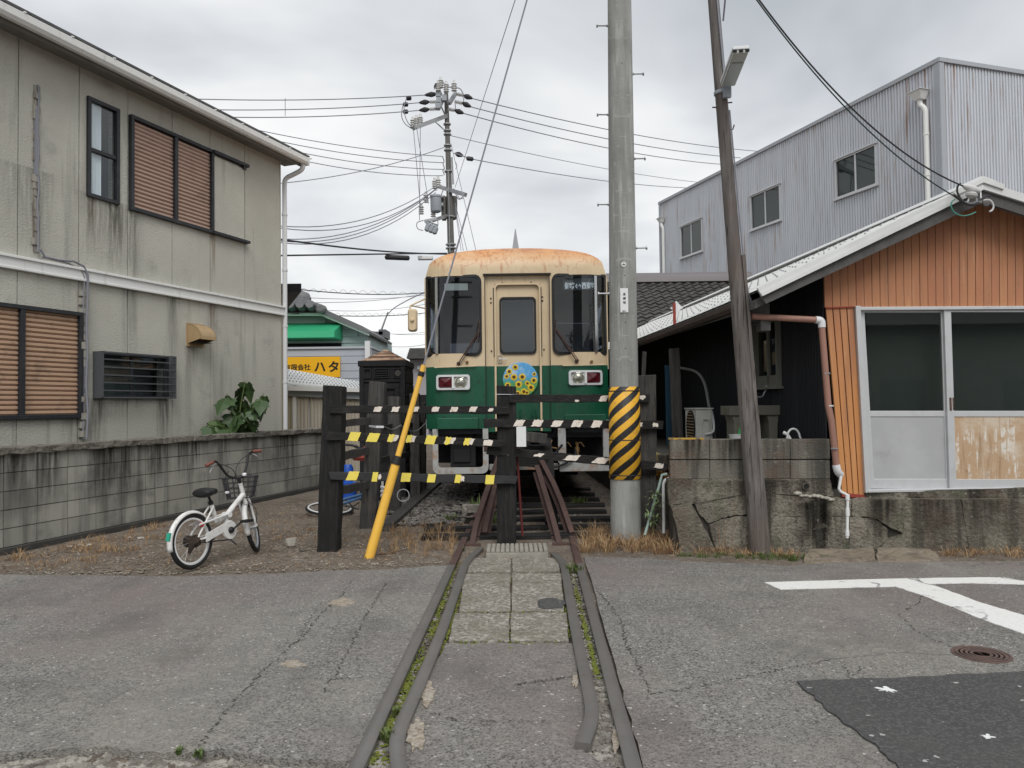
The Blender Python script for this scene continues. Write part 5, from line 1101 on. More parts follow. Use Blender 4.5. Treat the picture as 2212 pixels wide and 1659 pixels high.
b = MB(); p = PY(1165, 962, TY - .1); b.tube([p, p + V3((.0, 0, -.06)), p + V3((.1, 0, -.09)), p + V3((.12, 0, -.05))], .014, 6); b.build('hose_hook', m_brass, tr); b = MB(); p = PY(1192, 950, TY); b.tube([p, p + V3((-.02, 0, -.1)), p + V3((.07, 0, -.12))], .012, 6); b.build('hose_hook', m_brass, tr)
# aerial on the roof
p = V3((tx(1118), TY + .9, ztop(XC) - .02)); b = MB(); b.lathe(p, (0, 0, 1), [(.12, 0), (.12, .045), (.09, .05), (.07, .09)], 12); k = (PY(1118, 494, TY + .9).z - p.z)
b.hexa([p + V3((-.065, -.02, .05)), p + V3((.065, -.02, .05)), p + V3((.065, .08, .05)), p + V3((-.065, .08, .05)), p + V3((-.006, .02, k)), p + V3((.006, .02, k)), p + V3((.006, .03, k)), p + V3((-.006, .03, k))]); b.build('roof_aerial', m_gmetal, tr)
# side mirror on its bracket
a = PY(891, 691, TY - .25); t0_ = V3((XC - HWD, TY + .12, PY(905, 643, TY).z)); t1_ = V3((XC - HWD, TY + .12, PY(905, 664, TY).z)); h = PY(887, 660, TY - .2)
mi_ = thing  # (kept local)
b = MB(); b.tube([t0_, h, PY(885, 670, TY - .2), PY(886, 690, TY - .22)], .013, 8); b.tube([t1_, h], .010, 8)
mo_ = b.build('mirror_arm', m_cream, tr, smooth=True)
b = MB(); x0, x1, z0, z1 = PY(881, 690, TY - .25).x, PY(901.5, 690, TY - .25).x, PY(891, 716.5, TY - .25).z, PY(891, 667, TY - .25).z
lo = rr_(x0, x1, z0, z1, .04); c = V3(((x0 + x1) / 2, TY - .29, (z0 + z1) / 2)); li = rr_(x0 + .02, x1 - .02, z0 + .02, z1 - .02, .03); n = len(lo)
b.add([V3((x, TY - .22, z)) for x, z in lo] + [V3((x, TY - .25, z)) for x, z in lo] + [V3((x, TY - .28, z)) for x, z in li], [(i, n + i, n + (i + 1) % n, (i + 1) % n) for i in range(n)] + [(n + i, 2 * n + i, 2 * n + (i + 1) % n, n + (i + 1) % n) for i in range(n)] + [tuple(range(2 * n, 3 * n)), tuple(range(n - 1, -1, -1))])
b.lathe(V3((c.x, TY - .28, c.z)), (0, -1, 0), [(.03, 0), (.02, .03), (0, .035)], 10); b.build('side_mirror', m_cream, tr, smooth=True)
# round head mark: sky and sunflowers
hc = PY(1124.3, 820, TY); hr_ = 38.2 / FPX * TY; HF = Fr((hc.x, TY + .05, hc.z), (1, 0, 0))
m_skyb = mat('head_mark_sky', (.10, .38, .72), .35, [((.55, .72, .85), 'n', 7, .48, .66, .8), ((.06, .30, .10), 'z', 1, hc.z + .05, hc.z - .05, .95), ((.25, .5, .06), 'n', 40, .5, .6, .6, ('z', 1, hc.z - .02, hc.z - .12))])
b = MB(); b.lathe(HF.o, (0, -1, 0), [(hr_, 0), (hr_, .012), (hr_ - .006, .016), (0, .016)], 48); hm = b.build('head_mark', m_skyb, tr)
sf = MB(); n = 13; vs = []
for i in range(n * 2):
    th = math.pi * i / n; r_ = 1.0 if i % 2 == 0 else .62; vs.append((r_ * math.cos(th), r_ * math.sin(th)))
sf.add([V3((x, -.0, z)) for x, z in vs] + [V3((0, -.18, 0))], [(i, (i + 1) % (2 * n), 2 * n) for i in range(2 * n)])
m_pet = mat('sunflower_petal', (.80, .55, .02), .5); m_cen = mat('sunflower_centre', (.09, .035, .01), .6)
sm = sf.mesh('sunflower', m_pet, fix=False); sc_ = MB(); sc_.lathe(V3((0, -.12, 0)), (0, -1, 0), [(.42, 0), (.4, .1), (0, .12)], 12); scm = sc_.mesh('flower_centre', m_cen)
rr = random.Random(77)
for (dx_, dz_, s_) in ((-12, 30, .052), (-31, 8, .045), (-32, -13, .05), (-20, -22, .047), (33, -2, .055), (25, -19, .06), (28, -31 + 6, .03), (15, -8, .045), (30, 12, .035), (7, -26, .055), (-4, -10, .06), (-14, 6, .06), (4, 6, .06), (-24, 18, .052), (16, -33, .04), (-7, -33, .05)):
    X, Z = dx_ / FPX * TY, dz_ / FPX * TY
    if math.hypot(X, Z) + s_ > hr_: k = (hr_ - s_ - .004) / math.hypot(X, Z); X *= k; Z *= k
    mm = FM(HF, X, -.018 - rr.random() * .004, Z) @ Matrix.Rotation(rr.random() * 6, 4, 'Y') @ Matrix.Diagonal((s_, s_ * .3, s_, 1))
    f = inst('sunflower', sm, hm, mm); inst('sunflower_centre', scm, hm, mm)
# ================================================================== BARRIER FENCE
rr = random.Random(17)
bf = thing('timber_barrier', 'black timber barrier of three thick posts and striped boards before the train', 'barrier', PG(900, 1175))
def post(name, ub, vb, ut, vt, Y, wpx, mt, parent, d=.2, below=.15, seed=1):
    r_ = random.Random(seed); p0 = PY(ub, vb, Y); p1 = PY(ut, vt, Y); t = (p0 - p1).normalized(); b = MB(); wd = wpx / FPX * Y
    timber(b, p0 + t * below, p1, wd, d, r_, up=V3((0, -1, 0)), n=18, amp=.005, ends=.008); o = b.build(name, mt, parent, bevel=.008); return p0, p1
YL, YM, YR = 7.87, 8.17, 8.6
post('post', 711, 1185, 724, 833, YL, 43, m_bwood, bf, .21, seed=1)
post('post', 1094.5, 1168, 1094, 834, YM, 41, m_bwood, bf, .21, seed=2)
post('post', 1395, 1155, 1394, 811, YR, 40, m_gwood, bf, .2, seed=3)
def board(u0_, v0_, Y0_, u1_, v1_, Y1_, hpx, seed, patches=(), mt=m_bboard, th=.035):
    r_ = random.Random(seed); p0 = PY(u0_, v0_, Y0_); p1 = PY(u1_, v1_, Y1_); b = MB(); hh = hpx / FPX * (Y0_ + Y1_) / 2
    timber(b, p0, p1, th, hh, r_, n=22, amp=.0045, ends=.02)
    o = b.build('board', mt, bf, bevel=.004)
    BF = Fr(p0, p1 - p0, V3((0, 0, 1)))
    for (u, v, wpx_, hpx_, kind, sl) in patches:
        x, z = BF.px(u, v, -th / 2 - .004); k = 1 / FPX * Y0_; w_, h_ = wpx_ * k, hpx_ * k
        def blob(w_, h_, off, mtx, nm, jit, x=x, z=z, thk=.003):
            pts = []; n = 20
            for i in range(n):
                f = i / n * 4; e = int(f); g_ = f - e
                px_, pz_ = [(-1 + 2 * g_, -1), (1, -1 + 2 * g_), (1 - 2 * g_, 1), (-1, 1 - 2 * g_)][e]
                px_ += pz_ * sl; pts.append((x + px_ * w_ / 2 * r_.uniform(1 - jit, 1.0), z + pz_ * h_ / 2 * r_.uniform(1 - jit, 1.02)))
            q = MB(); q.prism(BF, pts, -th / 2 - off - thk, -th / 2 - off + .004); q.build(nm, mtx, o)
        if kind in ('w', 'yw'): blob(w_, h_, .002, m_paintw, 'white_stripe', .22)
        if kind == 'p': blob(w_, h_, .002, m_paintw, 'white_stripe', .5)
        if kind == 'y': blob(w_ * 1.0, h_ * 1.22, .009, m_tape, 'tape', .07)
        if kind == 'yw': blob(w_ * .6, h_ * 1.2, .010, m_tape, 'tape', .25, x=x - w_ * .22)
    return o
board(716, 884, YL - .125, 1097, 886, YM - .125, 17, 1, [(u, 884, 17, 12, 'w', .25) for u in (816, 854, 896, 941, 981, 1022)] + [(1060, 885, 13, 9, 'p', .2)])
board(707, 941, YL - .13, 1085, 958, YM - .17, 16.5, 2, [(765, 943, 23, 16, 'y', .3), (806, 945, 24, 16, 'y', .3), (849, 946.5, 22, 15, 'yw', .3), (888, 948, 20, 15, 'yw', .3), (930, 950, 22, 16, 'y', .25), (972, 952, 22, 15, 'yw', .3), (1013, 954, 22, 15, 'yw', .3), (1054, 956.5, 22, 14, 'w', .1)])
board(714, 1028, YL - .13, 1116, 1036.5, YM - .13, 17, 3, [(762, 1028, 23, 16, 'y', .3), (810, 1030, 12, 17, 'y', .2), (820, 1030, 8, 13, 'p', .1), (877, 1031, 21, 16, 'y', .15), (932, 1033, 18, 15, 'y', .15), (989, 1034, 13, 15, 'y', .2), (999, 1034, 10, 14, 'p', 0), (1058, 1036, 20, 17, 'y', .1)], mt=mat('newer_black_board', (.03, .03, .033), .8, [((.06, .06, .06), 'g', 20, .5, .75, .5)], .3, 50, 'g'))
board(1102, 861, YM - .13, 1400, 860, YR - .13, 17, 4, [(1246, 866, 12, 6, 'p', .2), (1304, 861, 20, 14, 'w', .4), (1387, 859, 17, 11, 'p', .2)])
board(1045, 914, YM - .17, 1431, 918, YR - .13, 17.5, 5, [(1122, 914, 23, 15, 'w', .35), (1161, 914, 24, 16, 'w', .35), (1203, 915, 24, 15, 'w', .35), (1247, 915, 24, 16, 'w', .35), (1289, 916, 24, 17, 'w', .3), (1385, 917, 8, 13, 'p', .1), (1416, 918, 18, 13, 'p', .1)])
board(1052, 972, YM - .13, 1441, 1009, YR - .15, 17.5, 6, [(1106, 984, 22, 6, 'p', .2), (1166, 983, 24, 9, 'p', .6), (1236, 989, 32, 14, 'w', .5), (1298, 995, 33, 15, 'w', .5), (1424, 1006, 22, 12, 'w', .2)])
b = MB(); p = PY(1126, 943, YM - .15); b.box(W0, p.x - .05, p.x + .05, p.y - .03, p.y - .022, p.z - .105, p.z + .105); b.build('notice_plate', m_white, bf)
b = MB(); b.tube([PY(1116, 965, YM + .02) , PY(1122, 1060, YM), PY(1129, 1158, YM)], .013, 6); b.build('red_stake', mat('dark_red_paint', (.11, .02, .018), .7), label='thin dark red stake leaning beside the thick centre post', cat='stake')
b = MB(); q = PY(1073, 852, YM - .11); b.tube([q + V3((-.01, 0, 0)), q + V3((.22, -.01, -.003)), q + V3((.23, .2, 0))], .004, 5); b.build('binding_wire', m_steel, bf)
# ------------------------------------------------------------------ buffer stop made of bent rails
bs_ = thing('buffer_stop', 'rusty buffer stop of four bent rails and a dark beam in front of the train', 'buffer stop', PG(1110, 1150))
for pts in ([(1017, 1188, 8.05, .02), (1030, 1120, 8.45, .25), (1078, 985, 9.35, .84)], [(1212, 1186, 8.05, .02), (1192, 1110, 8.5, .3), (1160, 1005, 9.35, .78)],
            [(1046, 1150, 8.4, .05), (1065, 1060, 8.9, .45), (1084, 990, 9.4, .8)], [(1236, 1150, 8.4, .05), (1205, 1060, 8.9, .42), (1168, 990, 9.4, .8)]):
    path = [PY(u, v, Y) for u, v, Y, _ in pts]; path = [path[0]] + smooth_path(path, 1)[1:]
    b = MB(); b.sweep(path, rprof(.11, .03, .05), up=V3((0, -.5, .85))); b.build('bent_rail', m_rust, bs_, smooth=True)
b = MB(); timber(b, PY(1068, 983, 9.45), PY(1186, 985, 9.45), .16, .26, rr); b.build('beam', m_bboard, bs_, bevel=.01)
b = MB(); timber(b, PY(1132, 942, 9.3), PY(1182, 948, 9.3), .1, .12, rr); b.build('block', m_gwood, bs_, bevel=.006)
b = MB(); timber(b, PY(1046, 966, 9.0), PY(1074, 966, 9.0), .1, .1, rr); b.build('bolt_plate', m_rust, bs_)
b = MB(); timber(b, PY(1192, 1130, 9.0), PY(1178, 950, 9.6), .15, .1, rr, up=V3((0, -1, 0))); b.build('black_strut', m_bboard, bs_)
b = MB()
for (u, v) in ((1018, 1180), (1214, 1178)): p = PY(u, v, 8.0); b.box(W0, p.x - .1, p.x + .1, p.y - .02, p.y + .03, p.z - .05, p.z + .03)
b.build('fish_plate', m_rust, bs_, bevel=.006)
# ------------------------------------------------------------------ older fence running back on the left
of = thing('side_fence', 'old grey timber posts with sloping black rails running back from the left post', 'fence', PG(795, 1136))
post('post', 795, 1137, 817, 826, 9.29, 33, m_gwood, of, .17, seed=5)
post('post', 853, 1106, 852, 857, 10.5, 25, m_gwood, of, .16, seed=6)
post('post', 898, 1074, 896, 849, 12.0, 21, m_gwood, of, .15, seed=7)
post('post', 914, 1060, 912, 870, 12.9, 14, m_gwood, of, .14, seed=8)
def rail2(u0_, v0_, Y0_, u1_, v1_, Y1_, hpx, seed, mt=m_bboard):
    r_ = random.Random(seed); b = MB(); timber(b, PY(u0_, v0_, Y0_), PY(u1_, v1_, Y1_), .04, hpx / FPX * (Y0_ + Y1_) / 2, r_, n=10, amp=.005); b.build('rail', mt, of)
rail2(722, 917, 8.0, 806, 908, 9.35, 15, 1, m_gwood); rail2(730, 988, 8.0, 800, 972, 9.35, 17, 2, m_gwood); rail2(730, 1061, 8.0, 800, 1046, 9.35, 17, 3, m_gwood)
rail2(806, 925, 9.4, 910, 915, 12.8, 10, 4); rail2(800, 1000, 9.4, 905, 975, 12.8, 12, 5); rail2(800, 1060, 9.4, 905, 1022, 12.8, 11, 6)
b = MB()
for k in range(3):
    p, q = PY(797, 919 + k * 1.5, 9.1), PY(829, 921 + k * 1.5, 9.1); b.tube([p, (p + q) / 2 + V3((0, -.02, -.004)), q], .006, 5)
p, q = PY(829, 921, 9.1), PY(866, 918, 10.3); b.tube(smooth_path([p, (p + q) / 2 + V3((0, 0, -.06)), q], 2), .007, 5); p, q = PY(866, 920, 10.3), PY(922, 912, 12); b.tube(smooth_path([p, (p + q) / 2 + V3((0, 0, -.14)), q], 2), .007, 5)
b.build('steel_rope', m_steel, of)
for i, x in enumerate((890, 875)):
    b = MB(); timber(b, PY(x, 1000, 13.2), PY(x, 870, 13.2), .13, .1, rr, up=V3((0, -1, 0))); b.build('post', m_bwood, of)
# ------------------------------------------------------------------ lying bicycle and buckets behind the fence
def torus(b, c, ax, R0, r0_, n=36, m_=8, mi=0):
    ax = V3(ax).normalized(); a = ax.orthogonal().normalized(); bb = ax.cross(a); pts = [V3(c) + (a * math.cos(2 * math.pi * i / n) + bb * math.sin(2 * math.pi * i / n)) * R0 for i in range(n)]
    vs = []
    for i in range(n):
        rad = (pts[i] - V3(c)).normalized()
        for j in range(m_): th = 2 * math.pi * j / m_; vs.append(pts[i] + rad * r0_ * math.cos(th) + ax * r0_ * math.sin(th))
    b.add(vs, [(i * m_ + j, i * m_ + (j + 1) % m_, ((i + 1) % n) * m_ + (j + 1) % m_, ((i + 1) % n) * m_ + j) for i in range(n) for j in range(m_)], mi)
b2 = thing('fallen_bicycle', 'blue bicycle lying on the ground behind the leftmost barrier post', 'bicycle', PG(710, 1100))
wc = PG(712, 1099, .06)
b = MB(); torus(b, wc, (0.1, -.12, 1), .31, .018); wh = b.build('wheel', m_black, b2, smooth=True)
b = MB(); torus(b, wc + V3((0, 0, .012)), (0.1, -.12, 1), .286, .012); b.build('rim', m_white, wh, smooth=True)
b = MB()
for k in range(14):
    th = k * math.pi / 7; b.tube([wc, wc + V3((math.cos(th), math.sin(th), -.1 * math.cos(th) + .12 * math.sin(th))) * .26], .0025, 4)
b.build('spokes', m_steel, wh)
fr = MB(); P3 = lambda u, v, Y: PY(u, v, Y); fr.tube([P3(732, 1082, 9.6), P3(760, 1074, 9.7), P3(790, 1066, 9.8)], .018, 8); fr.tube([P3(735, 1090, 9.5), P3(790, 1072, 9.7)], .016, 8); fr.build('frame', mat('steel_blue_paint', (.05, .13, .27), .4), b2, smooth=True)
b = MB(); b.tube([P3(735, 1085, 9.5), P3(760, 1096, 9.4), P3(776, 1085, 9.6), P3(775, 1100, 9.3), P3(742, 1092, 9.4)], .008, 6); b.tube([P3(745, 1078, 9.8), P3(768, 1100, 9.4)], .007, 6); b.build('carrier', m_wire, b2)
b = MB(); b.tube([P3(740, 960, 9.9), P3(762, 962, 9.9), P3(776, 968, 9.9)], .016, 8); b.tube([P3(768, 963, 9.9), P3(777, 970, 9.9)], .019, 8, ); b.build('handlebar', m_black, b2, smooth=True)
b = MB(); p = PY(752, 1060, 12.2); b.lathe(V3((p.x, p.y, -.02)), (0, 0, 1), [(.13, 0), (.14, .2), (.14, .28), (.09, .30), (.085, .5), (.06, .56), (.0, .56)], 20); b.build('blue_can', m_blue, label='shiny blue plastic can standing behind the leftmost barrier post', cat='can', smooth=True)
b = MB(); p = PY(790, 990, 9.9); b.lathe(p, (0, 0, 1), [(.02, -.03), (.16, -.02), (.18, .02), (.1, .07), (.03, .1), (.03, .16), (0, .16)], 16); b.build('red_dome', m_redw, label='dull red rounded dome half hidden behind the grey post', cat='dome', smooth=True)
b = MB(); 
for k in range(3): p, q = PY(822, 1052 + k * 9, 9.7), PY(838, 1055 + k * 9, 9.7); b.tube([p, q], .02, 6)
b.tube([PY(826, 1040, 9.7), PY(826, 1078, 9.7)], .016, 6); b.build('white_rack', m_white, label='small white plastic rack just right of the tall grey fence post', cat='rack')
b = MB(); c = PY(893, 1060, 11.6) if False else PY(871, 1070, 10.2); torus(b, c, (.3, -1, .2), .08, .008, 20, 6); b.build('wire_coil', m_steel, label='coil of wire hanging low on the fence near the yellow guard', cat='coil')
b = MB(); c = PY(690, 1050, 9.9); timber(b, PG(700, 1120, .04), PG(722, 1060, .04), .06, .05, rr)
b.build('wood_scrap', m_bwood, label='short dark wood scrap on the dirt behind the leftmost post', cat='wood')
# ------------------------------------------------------------------ white bicycle
bk = thing('white_bicycle', 'white small-wheeled bicycle with black front basket parked by the block wall', 'bicycle', PG(488, 1212))
ra = PG(417, 1229.5); fa = PG(556, 1192); d_ = (fa - ra); d_.z = 0; d_.normalize(); lean = V3((-d_.y, d_.x, 0))  # left side of the bike
up = (V3((0, 0, 1)) + lean * .07).normalized()
BK = Fr(ra, d_, up)          # x along, y = up x d = left, z up
def bp(u, v, off=0.0):
    x, z = BK.px(u, v, off); return BK.p(x, off, z)
Rw = .252; rc = BK.p(0, 0, Rw); ax = BK.y
b = MB(); torus(b, rc, ax, Rw - .022, .022, 48, 8); rw_ = b.build('rear_wheel', m_black, bk, smooth=True)
b = MB(); torus(b, rc, ax, Rw - .048, .014, 48, 6); b.build('rim', m_white, rw_, smooth=True)
def spokes(c, ax, r_, n=20):
    b = MB(); ax = ax.normalized(); a = ax.orthogonal().normalized(); bb = ax.cross(a)
    for k in range(n):
        th = 2 * math.pi * k / n; e = c + (a * math.cos(th) + bb * math.sin(th)) * r_; b.tube([c + ax * (.025 if k % 2 else -.025), e], .0016, 3)
    b.tube([c - ax * .05, c + ax * .05], .02, 8); return b
spokes(rc, ax, Rw - .05).build('spokes', m_steel, rw_)
fx = (fa - ra).dot(d_); rotz = Matrix.Rotation(math.radians(31), 3, up); fd = rotz @ d_; upf = (up + (rotz @ BK.y) * .17).normalized(); fax = upf.cross(fd).normalized()
fc = BK.p(fx, 0, 0) + upf * Rw
b = MB(); torus(b, fc, fax, Rw - .022, .022, 48, 8); fw_ = b.build('front_wheel', m_black, bk, smooth=True)
b = MB(); torus(b, fc, fax, Rw - .048, .014, 48, 6); b.build('rim', m_steel, fw_, smooth=True)
spokes(fc, fax, Rw - .05).build('spokes', m_steel, fw_)
def fender(c, dd, axx, a0, a1, Rf, wd, n=18, name='mudguard', up=up):
    b = MB(); vs = []; 
    for i in range(n + 1):
        th = math.radians(a0 + (a1 - a0) * i / n); rad = dd * math.cos(th) + up * math.sin(th)
        for k, (o_, h_) in enumerate(((-1, -.018), (-.6, 0), (0, .008), (.6, 0), (1, -.018))): vs.append(c + rad * (Rf + h_) + axx * wd * o_)
    fs = [(i * 5 + k, i * 5 + k + 1, (i + 1) * 5 + k + 1, (i + 1) * 5 + k) for i in range(n) for k in range(4)]
    b.add(vs, fs); o = b.build(name, m_bike, bk, smooth=True, fix=False); md = o.modifiers.new('thick', 'SOLIDIFY'); md.thickness = .002; return o
mg = fender(rc, d_, BK.y, 42, 192, Rw + .018, .030); fender(fc, fd, fax, 55, 190, Rw + .018, .030, up=upf)
b = MB(); q = rc - d_ * .255 + up * .06; b.box(Fr(q, fax * 1, up), -.0, .001, 0, 0.001, 0, .001)
m_stick = mat('green_sticker', (.02, .32, .22), .4)
th = math.radians(163); b = MB(); F9 = Fr(rc + (d_ * math.cos(th) + up * math.sin(th)) * (Rw + .021), BK.y, (d_ * -math.sin(th) + up * math.cos(th))); b.box(F9, -.02, .02, -.008, -.001, -.035, .035); b.box(F9, -.02, .02, .001, .009, -.035, .035); b.build('sticker', m_stick, mg)
# frame tubes, points measured on the bicycle's own plane
BB = bp(487, 1145); seatc = bp(456, 1087); hinge = bp(490, 1112); headT = bp(519, 1044); headB = bp(531, 1088); mainT = bp(525, 1068)
f = MB(); f.tube([bp(468, 1128), seatc], .020, 10); f.tube([hinge, mainT], .026, 12); f.tube([headB, headT], .021, 12); f.tube([bp(470, 1125), hinge], .026, 10); f.tube([hinge, BB], .022, 10)
for s_ in (-.055, .055):
    ax_ = rc + BK.y * s_; f.tube([ax_, seatc + BK.y * s_ * .5 - up * .03], .009, 8); f.tube([ax_, BB + BK.y * s_ * .5], .011, 8); f.tube([ax_ + up * .14 + d_ * .05, hinge + BK.y * s_ * .6 + up * .01], .010, 8)
frm = f.build('frame', m_bike, bk, smooth=True)
b = MB(); b.lathe(hinge - BK.y * .045, BK.y, [(.03, 0), (.03, .09)], 8); b.build('hinge', m_white, frm, bevel=.004)
b = MB(); q = bp(504, 1095); 
b.lathe(q - BK.y * .034 , BK.y * -1, [(.008, -.002), (.008, .002)], 8); b.build('red_heart', m_redw, frm)
fk = MB()
crown = fc + upf * (Rw + .055) - fd * .03
for s_ in (-.05, .05): fk.tube([crown + fax * s_ * .7 + up * .01, crown + fax * s_ - up * .03, fc + fax * s_], .012, 8)
fk.tube([crown, headB], .018, 8); fk.build('fork', m_bike, bk, smooth=True)
# chain case, crank, pedals
cc = BB - BK.y * .05; b = MB(); n = 26; pts = []
for i in range(n):
    th_ = 2 * math.pi * i / n; pts.append((math.cos(th_) * .092, math.sin(th_) * .092))
b.add([cc + d_ * x + up * z for x, z in pts] + [cc - BK.y * .014 + d_ * x * .93 + up * z * .93 for x, z in pts], [tuple(range(n)), tuple(range(2 * n - 1, n - 1, -1))] + [(i, n + i, n + (i + 1) % n, (i + 1) % n) for i in range(n)])
rcc = rc - BK.y * .05; tt = (rcc - cc).normalized(); nn = up
b.hexa([cc + up * .02, cc + up * .085 - d_ * .02, rcc + up * .045 + d_ * .12, rcc - up * .03 + d_ * .12] + [p_ - BK.y * .013 for p_ in (cc + up * .02, cc + up * .085 - d_ * .02, rcc + up * .045 + d_ * .12, rcc - up * .03 + d_ * .12)]); b.build('chain_case', m_bike, bk)
b = MB(); b.lathe(cc - BK.y * .014, -BK.y, [(.032, 0), (.032, .012), (.02, .03), (0, .03)], 14); ce = cc - BK.y * .045 + d_ * .13 + up * .065; b.tube([cc - BK.y * .035, ce], .009, 6); b.tube([cc + BK.y * .09, cc + BK.y * .1 - d_ * .13 - up * .065], .009, 6); ck = b.build('crank', m_black, bk)
for q, s_ in ((ce, -1), (cc + BK.y * .1 - d_ * .13 - up * .065, 1)):
    b = MB(); PF = Fr(q + BK.y * s_ * .05, d_, up); b.rects(Fr(q + BK.y * s_ * .055, d_, BK.y), (-.045, .045, -.045, .045), [(-.032, -.005, -.033, .033), (.005, .032, -.033, .033)], -.012, .012); b.build('pedal', m_black, ck)
b = MB(); b.lathe(rc - BK.y * .05, BK.y, [(.06, 0), (.05, .03), (.055, .1), (.03, .12)], 9); b.tube([rc - BK.y * .06, rc - BK.y * .07 - d_ * .07 - up * .02, rc - BK.y * .06 - d_ * .1 - up * .1], [.05, .035, .01], 7); b.build('hub_gear_guard', m_mud, bk)
b = MB(); b.tube([rc - BK.y * .05 - up * .02, BB - BK.y * .06 - up * .09], .006, 5); b.tube([BB - up * .05, BB - BK.y * .12 + up * -.14], .008, 5); b.build('stand', m_black, bk)
b = MB(); b.lathe(bp(435.5, 1133, -.03), -BK.y - d_, [(.022, 0), (.022, .02), (.012, .03), (0, .03)], 12); b.build('reflector', mat('red_reflector', (.6, .03, .03), .3), bk)
# saddle
sp = bp(451, 1072); b = MB(); b.tube([seatc, sp], .013, 8); b.lathe(seatc - up * .01, (sp - seatc), [(.024, 0), (.024, .03)], 10); b.build('seat_post', m_black, bk, smooth=True)
b = MB(); SFm = Fr(sp + up * .02, d_, up); n = 10; vs = []; prf = [(-.12, .085, .03), (-.10, .115, .048), (-.05, .11, .052), (0, .07, .045), (.05, .038, .036), (.09, .028, .03), (.11, .014, .02)]
for (x, w_, h_) in prf:
    for k in range(n):
        th_ = 2 * math.pi * k / n; vs.append(SFm.p(x, w_ * math.cos(th_), h_ * math.sin(th_) * (1.0 if math.sin(th_) > 0 else 1.0) + .02))
k = len(prf); b.add(vs, [(i * n + j, i * n + (j + 1) % n, (i + 1) * n + (j + 1) % n, (i + 1) * n + j) for i in range(k - 1) for j in range(n)] + [tuple(range(n - 1, -1, -1)), tuple((k - 1) * n + j for j in range(n))])
o = b.build('saddle', m_black, bk, smooth=True); md = o.modifiers.new('sub', 'SUBSURF'); md.levels = 1; md.render_levels = 2
# handlebar: stem on the head tube, high bars left and right
S0 = bp(517, 1034); Yc = S0.y
hb = [PY(462, 997, Yc - .22), PY(468, 997.0, Yc - .18), PY(481, 1014, Yc - .12), PY(490, 1027, Yc - .07), PY(500, 1031, Yc - .03), S0, PY(529, 1023, Yc + .04), PY(534, 1000, Yc + .10), PY(536, 980, Yc + .14), PY(546, 975, Yc + .2)]
b = MB(); b.tube(smooth_path(hb, 2), .012, 8); b.tube([headT, S0], .014, 8); hbo = b.build('handlebar', m_black, bk, smooth=True)
for p, q in ((PY(461, 997.5, Yc - .22), PY(444.5, 1006.5, Yc - .28)), (PY(545, 975.3, Yc + .2), PY(564, 974, Yc + .27))): b = MB(); b.tube([p, q], .017, 10); b.build('grip', m_grip, hbo, smooth=True)
b = MB(); b.tube([PY(467, 1001, Yc - .2), PY(460, 1008, Yc - .22), PY(453, 1021, Yc - .25)], .006, 5); b.tube([PY(545, 980, Yc + .2), PY(555, 985, Yc + .22), PY(564, 993, Yc + .26)], .006, 5); b.build('brake_lever', m_steel, hbo)
cb_ = MB(); cb_.tube(smooth_path([PY(467, 1000, Yc - .2), PY(490, 1006, Yc - .15), PY(508, 1018, Yc - .05), PY(510, 1045, Yc), PY(492, 1062, Yc - .02), PY(482, 1040, Yc - .02), PY(494, 1018, Yc - .05)], 3), .004, 5); cb_.tube(smooth_path([PY(545, 980, Yc + .2), PY(525, 987, Yc + .1), PY(508, 1010, Yc), PY(512, 1040, Yc), PY(536, 1085, Yc + .1), PY(556, 1100, Yc + .12), PY(553, 1130, Yc + .12)], 3), .004, 5); cb_.build('brake_cable', m_wire, bk, smooth=True)
b = MB(); b.lathe(PY(528, 1026, Yc - .03), (0, -.4, 1), [(.022, 0), (.02, .015), (0, .022)], 10); b.build('bell', m_white, hbo)
# wire basket
c0 = PY(517, 1076, 7.62); KB = Fr(c0, fd, up); b = MB(); hw_t, hw_b, l_t, l_b, hh = .155, .115, .24, .17, .20
def bpt(i, s_, z): # side grid point on the rim at height fraction z
    w_ = hw_b + (hw_t - hw_b) * z; l_ = l_b + (l_t - l_b) * z; return KB.p(s_[0] * l_ + .0, s_[1] * w_, z * hh)
cor = [(0, -1), (1, -1), (1, 1), (0, 1)]
for z in (0, .25, .5, .75, 1): b.tube([bpt(0, c, z) for c in cor] + [bpt(0, cor[0], z)], .006 if z in (0, 1) else .0035, 4)
for k in range(4):
    a, c = cor[k], cor[(k + 1) % 4]
    for i in range(6): f_ = i / 6; s_ = (a[0] + (c[0] - a[0]) * f_, a[1] + (c[1] - a[1]) * f_); b.tube([bpt(0, s_, 0), bpt(0, s_, 1)], .0035, 4)
for i in range(1, 6): f_ = -1 + i / 3; b.tube([bpt(0, (0, f_), 0), bpt(0, (1, f_), 0)], .003, 4)
b.build('basket', m_wire, bk)
b = MB(); q = PY(491, 1064, 7.55); b.lathe(q, (-.6, -1, 0), [(.012, -.015), (.014, .015), (.008, .022), (0, .022)], 12); b.build('front_light', m_wpvc, bk)
